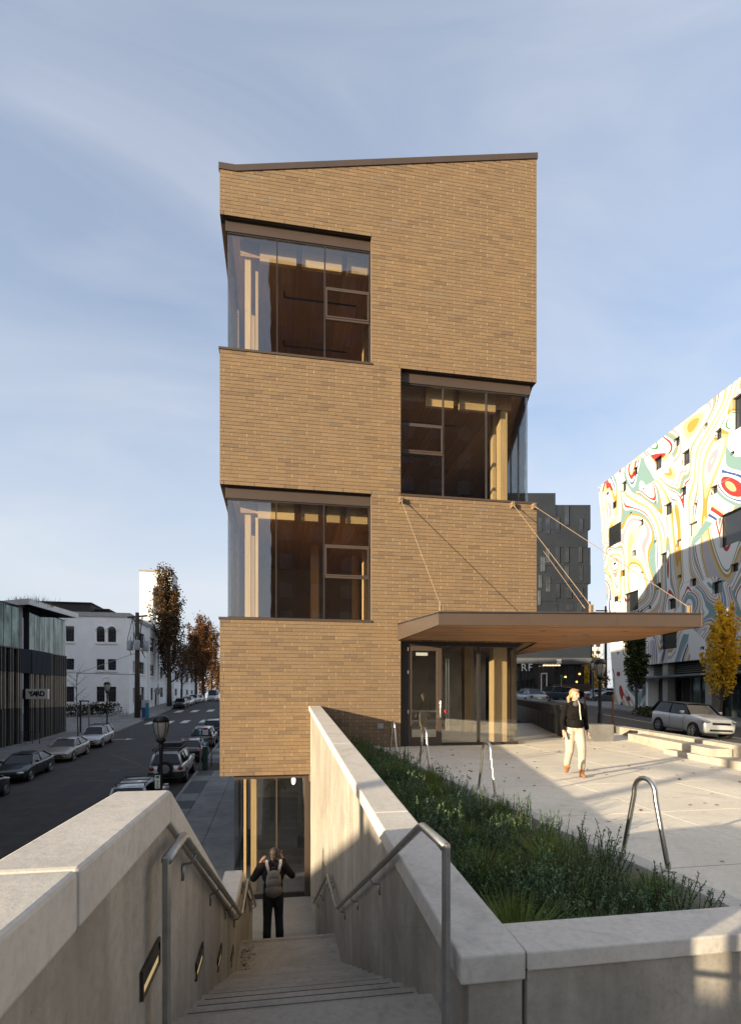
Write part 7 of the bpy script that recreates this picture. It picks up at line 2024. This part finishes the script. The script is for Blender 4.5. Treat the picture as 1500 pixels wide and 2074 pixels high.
for L_, sg in (('L',-1),('R',1)): tcap(b, (0.09*sg,0,0.93), kn[L_], 0.085, 0.055); tcap(b, kn[L_], an[L_], 0.055, 0.04)
remesh(b, 'body', M_SKIN2, mo, 0.007, 2, 0.4)
t = MB(); t.ell((0,0,0.95), (0.175,0.13,0.13)); t.ell((0,-0.05,0.92), (0.16,0.10,0.12))
for L_, sg in (('L',-1),('R',1)):
    tcap(t, (0.092*sg,-0.005,0.90), kn[L_], 0.108, 0.084); tcap(t, kn[L_], an[L_]+Vector((0,0,0.02)), 0.082, 0.074); tcap(t, an[L_]+Vector((0,0,0.10)), an[L_]+Vector((0,0.01,0.0)), 0.08, 0.078)
remesh(t, 'jeans', pm('dark_denim',(0.02,0.026,0.036),(0.012,0.016,0.022),7,0.85,bump=0.4,bscale=14), mo, 0.011, 5)
j = MB(); j.ell((0,0.0,1.28),(0.215,0.135,0.22)); j.ell((0,0,1.08),(0.185,0.135,0.16)); tcap(j, (-0.13,0.0,1.45),(0.13,0.0,1.45),0.075,0.075); tcap(j, (0,0.01,1.46),(0.012,0.02,1.53),0.085,0.07)
j.lathe([(0.178,0.93),(0.182,0.98),(0.18,1.1)], (0,0,0), 20)
for a, e, w in ((sL,eL,wL),(sR,eR,wR)): tcap(j, a, e, 0.08, 0.068); tcap(j, e, e.lerp(w,0.86), 0.066, 0.048)
remesh(j, 'jacket', pm('dark_plum_cloth',(0.012,0.009,0.010),(0.019,0.014,0.014),7,0.85,bump=0.4,bscale=16,spec=0.15), mo, 0.011, 5)
hr = MB(); HM = Matrix.Rotation(yaw2,3,'Z') @ Matrix.Rotation(R(-8),3,'X')
for p_, r_ in (((0,0.03,0.04),(0.086,0.096,0.09)), ((0,0.055,-0.02),(0.077,0.066,0.072))): hr.ell(hc2+HM@Vector(p_), r_, HM, 14, 10)
remesh(hr, 'hair', pm('short_dark_hair',(0.035,0.02,0.013),(0.02,0.012,0.008),40,0.7,bump=0.5,bscale=120), mo, 0.008, 1)
for s in (-1,1):
    bt = MB(); a = an['L' if s < 0 else 'R']; tcap(bt, a+Vector((0,-0.03,-0.045)), a+Vector((0,0.14,-0.055)), 0.044, 0.034); remesh(bt, 'shoe', M_RUBBER, mo, 0.009, 3)
    m = MB(); m.ell(hc2+HM@Vector((s*0.03,-0.083,0.002)), (0.012,0.006,0.006), HM); m.build('eye', MATS['eye_dark'], mo)
# phone held to the ear
m = MB(); m.obox(wR+Vector((-0.05,0.03,0.07)), (0.012,0.07,0.14), Matrix.Rotation(R(15),3,'Y')); ph = m.build('mobile_phone', M_BLACK, bevel=0.004); ph.location = mo.location
tag(ph, 'black mobile phone held to the ear of the man on the stair', 'phone')
bp = thing('backpack', 'grey backpack with pale shoulder straps on the back of the man on the stair', 'backpack', Vector(mo.location)+Vector((0.01,-0.13,0.92)))
M_PACK = pm('pack_cloth', (0.19,0.165,0.145), (0.13,0.115,0.10), 6, 0.85, bump=0.4, bscale=18)
pk = MB(); pk.ell((0,-0.06,0.12),(0.165,0.10,0.13)); pk.ell((0,-0.055,0.28),(0.15,0.095,0.15)); pk.ell((0,-0.045,0.40),(0.115,0.075,0.10)); pk.ell((0,-0.12,0.14),(0.12,0.06,0.11)); pk.box(-0.13,0.13,-0.05,0.03,0.05,0.40)
remesh(pk, 'main_pouch', M_PACK, bp, 0.012, 6)
M_STRAP = pm('pack_strap', (0.36,0.34,0.32), (0.3,0.285,0.27), 5, 0.8)
for s in (-1,1):
    pts = [(0.075*s,0.0,0.40),(0.10*s,-0.015,0.50),(0.125*s,0.02,0.595),(0.13*s,0.10,0.64),(0.13*s,0.20,0.61)]
    m = MB()
    for q0, q1 in zip(pts[:-1], pts[1:]):
        q0, q1 = Vector(q0), Vector(q1); w = Vector((0.026,0,0)); d = (q1-q0).normalized(); nn = d.cross(Vector((1,0,0))).normalized()*0.008
        m.ext([q0-w-nn, q0+w-nn, q0+w+nn, q0-w+nn], q1-q0)
    m.build('shoulder_strap', M_STRAP, bp)
m = MB(); m.tube([(-0.035,-0.02,0.47),(-0.03,-0.03,0.53),(0,-0.035,0.55),(0.03,-0.03,0.53),(0.035,-0.02,0.47)], 0.011, 6); m.build('grab_handle', M_BLACK, bp, smooth=True)
for z_, w_ in ((0.385,0.10),(0.255,0.115)):
    m = MB(); m.tube([(-w_,-0.10 if z_ > .3 else -0.15,z_-0.03),(-w_*0.6,-0.125 if z_ > .3 else -0.172,z_),(0,-0.135 if z_ > .3 else -0.185,z_+0.008),(w_*0.6,-0.125 if z_ > .3 else -0.172,z_),(w_,-0.10 if z_ > .3 else -0.15,z_-0.03)], 0.006, 5); m.build('zip', M_BLACK, bp)
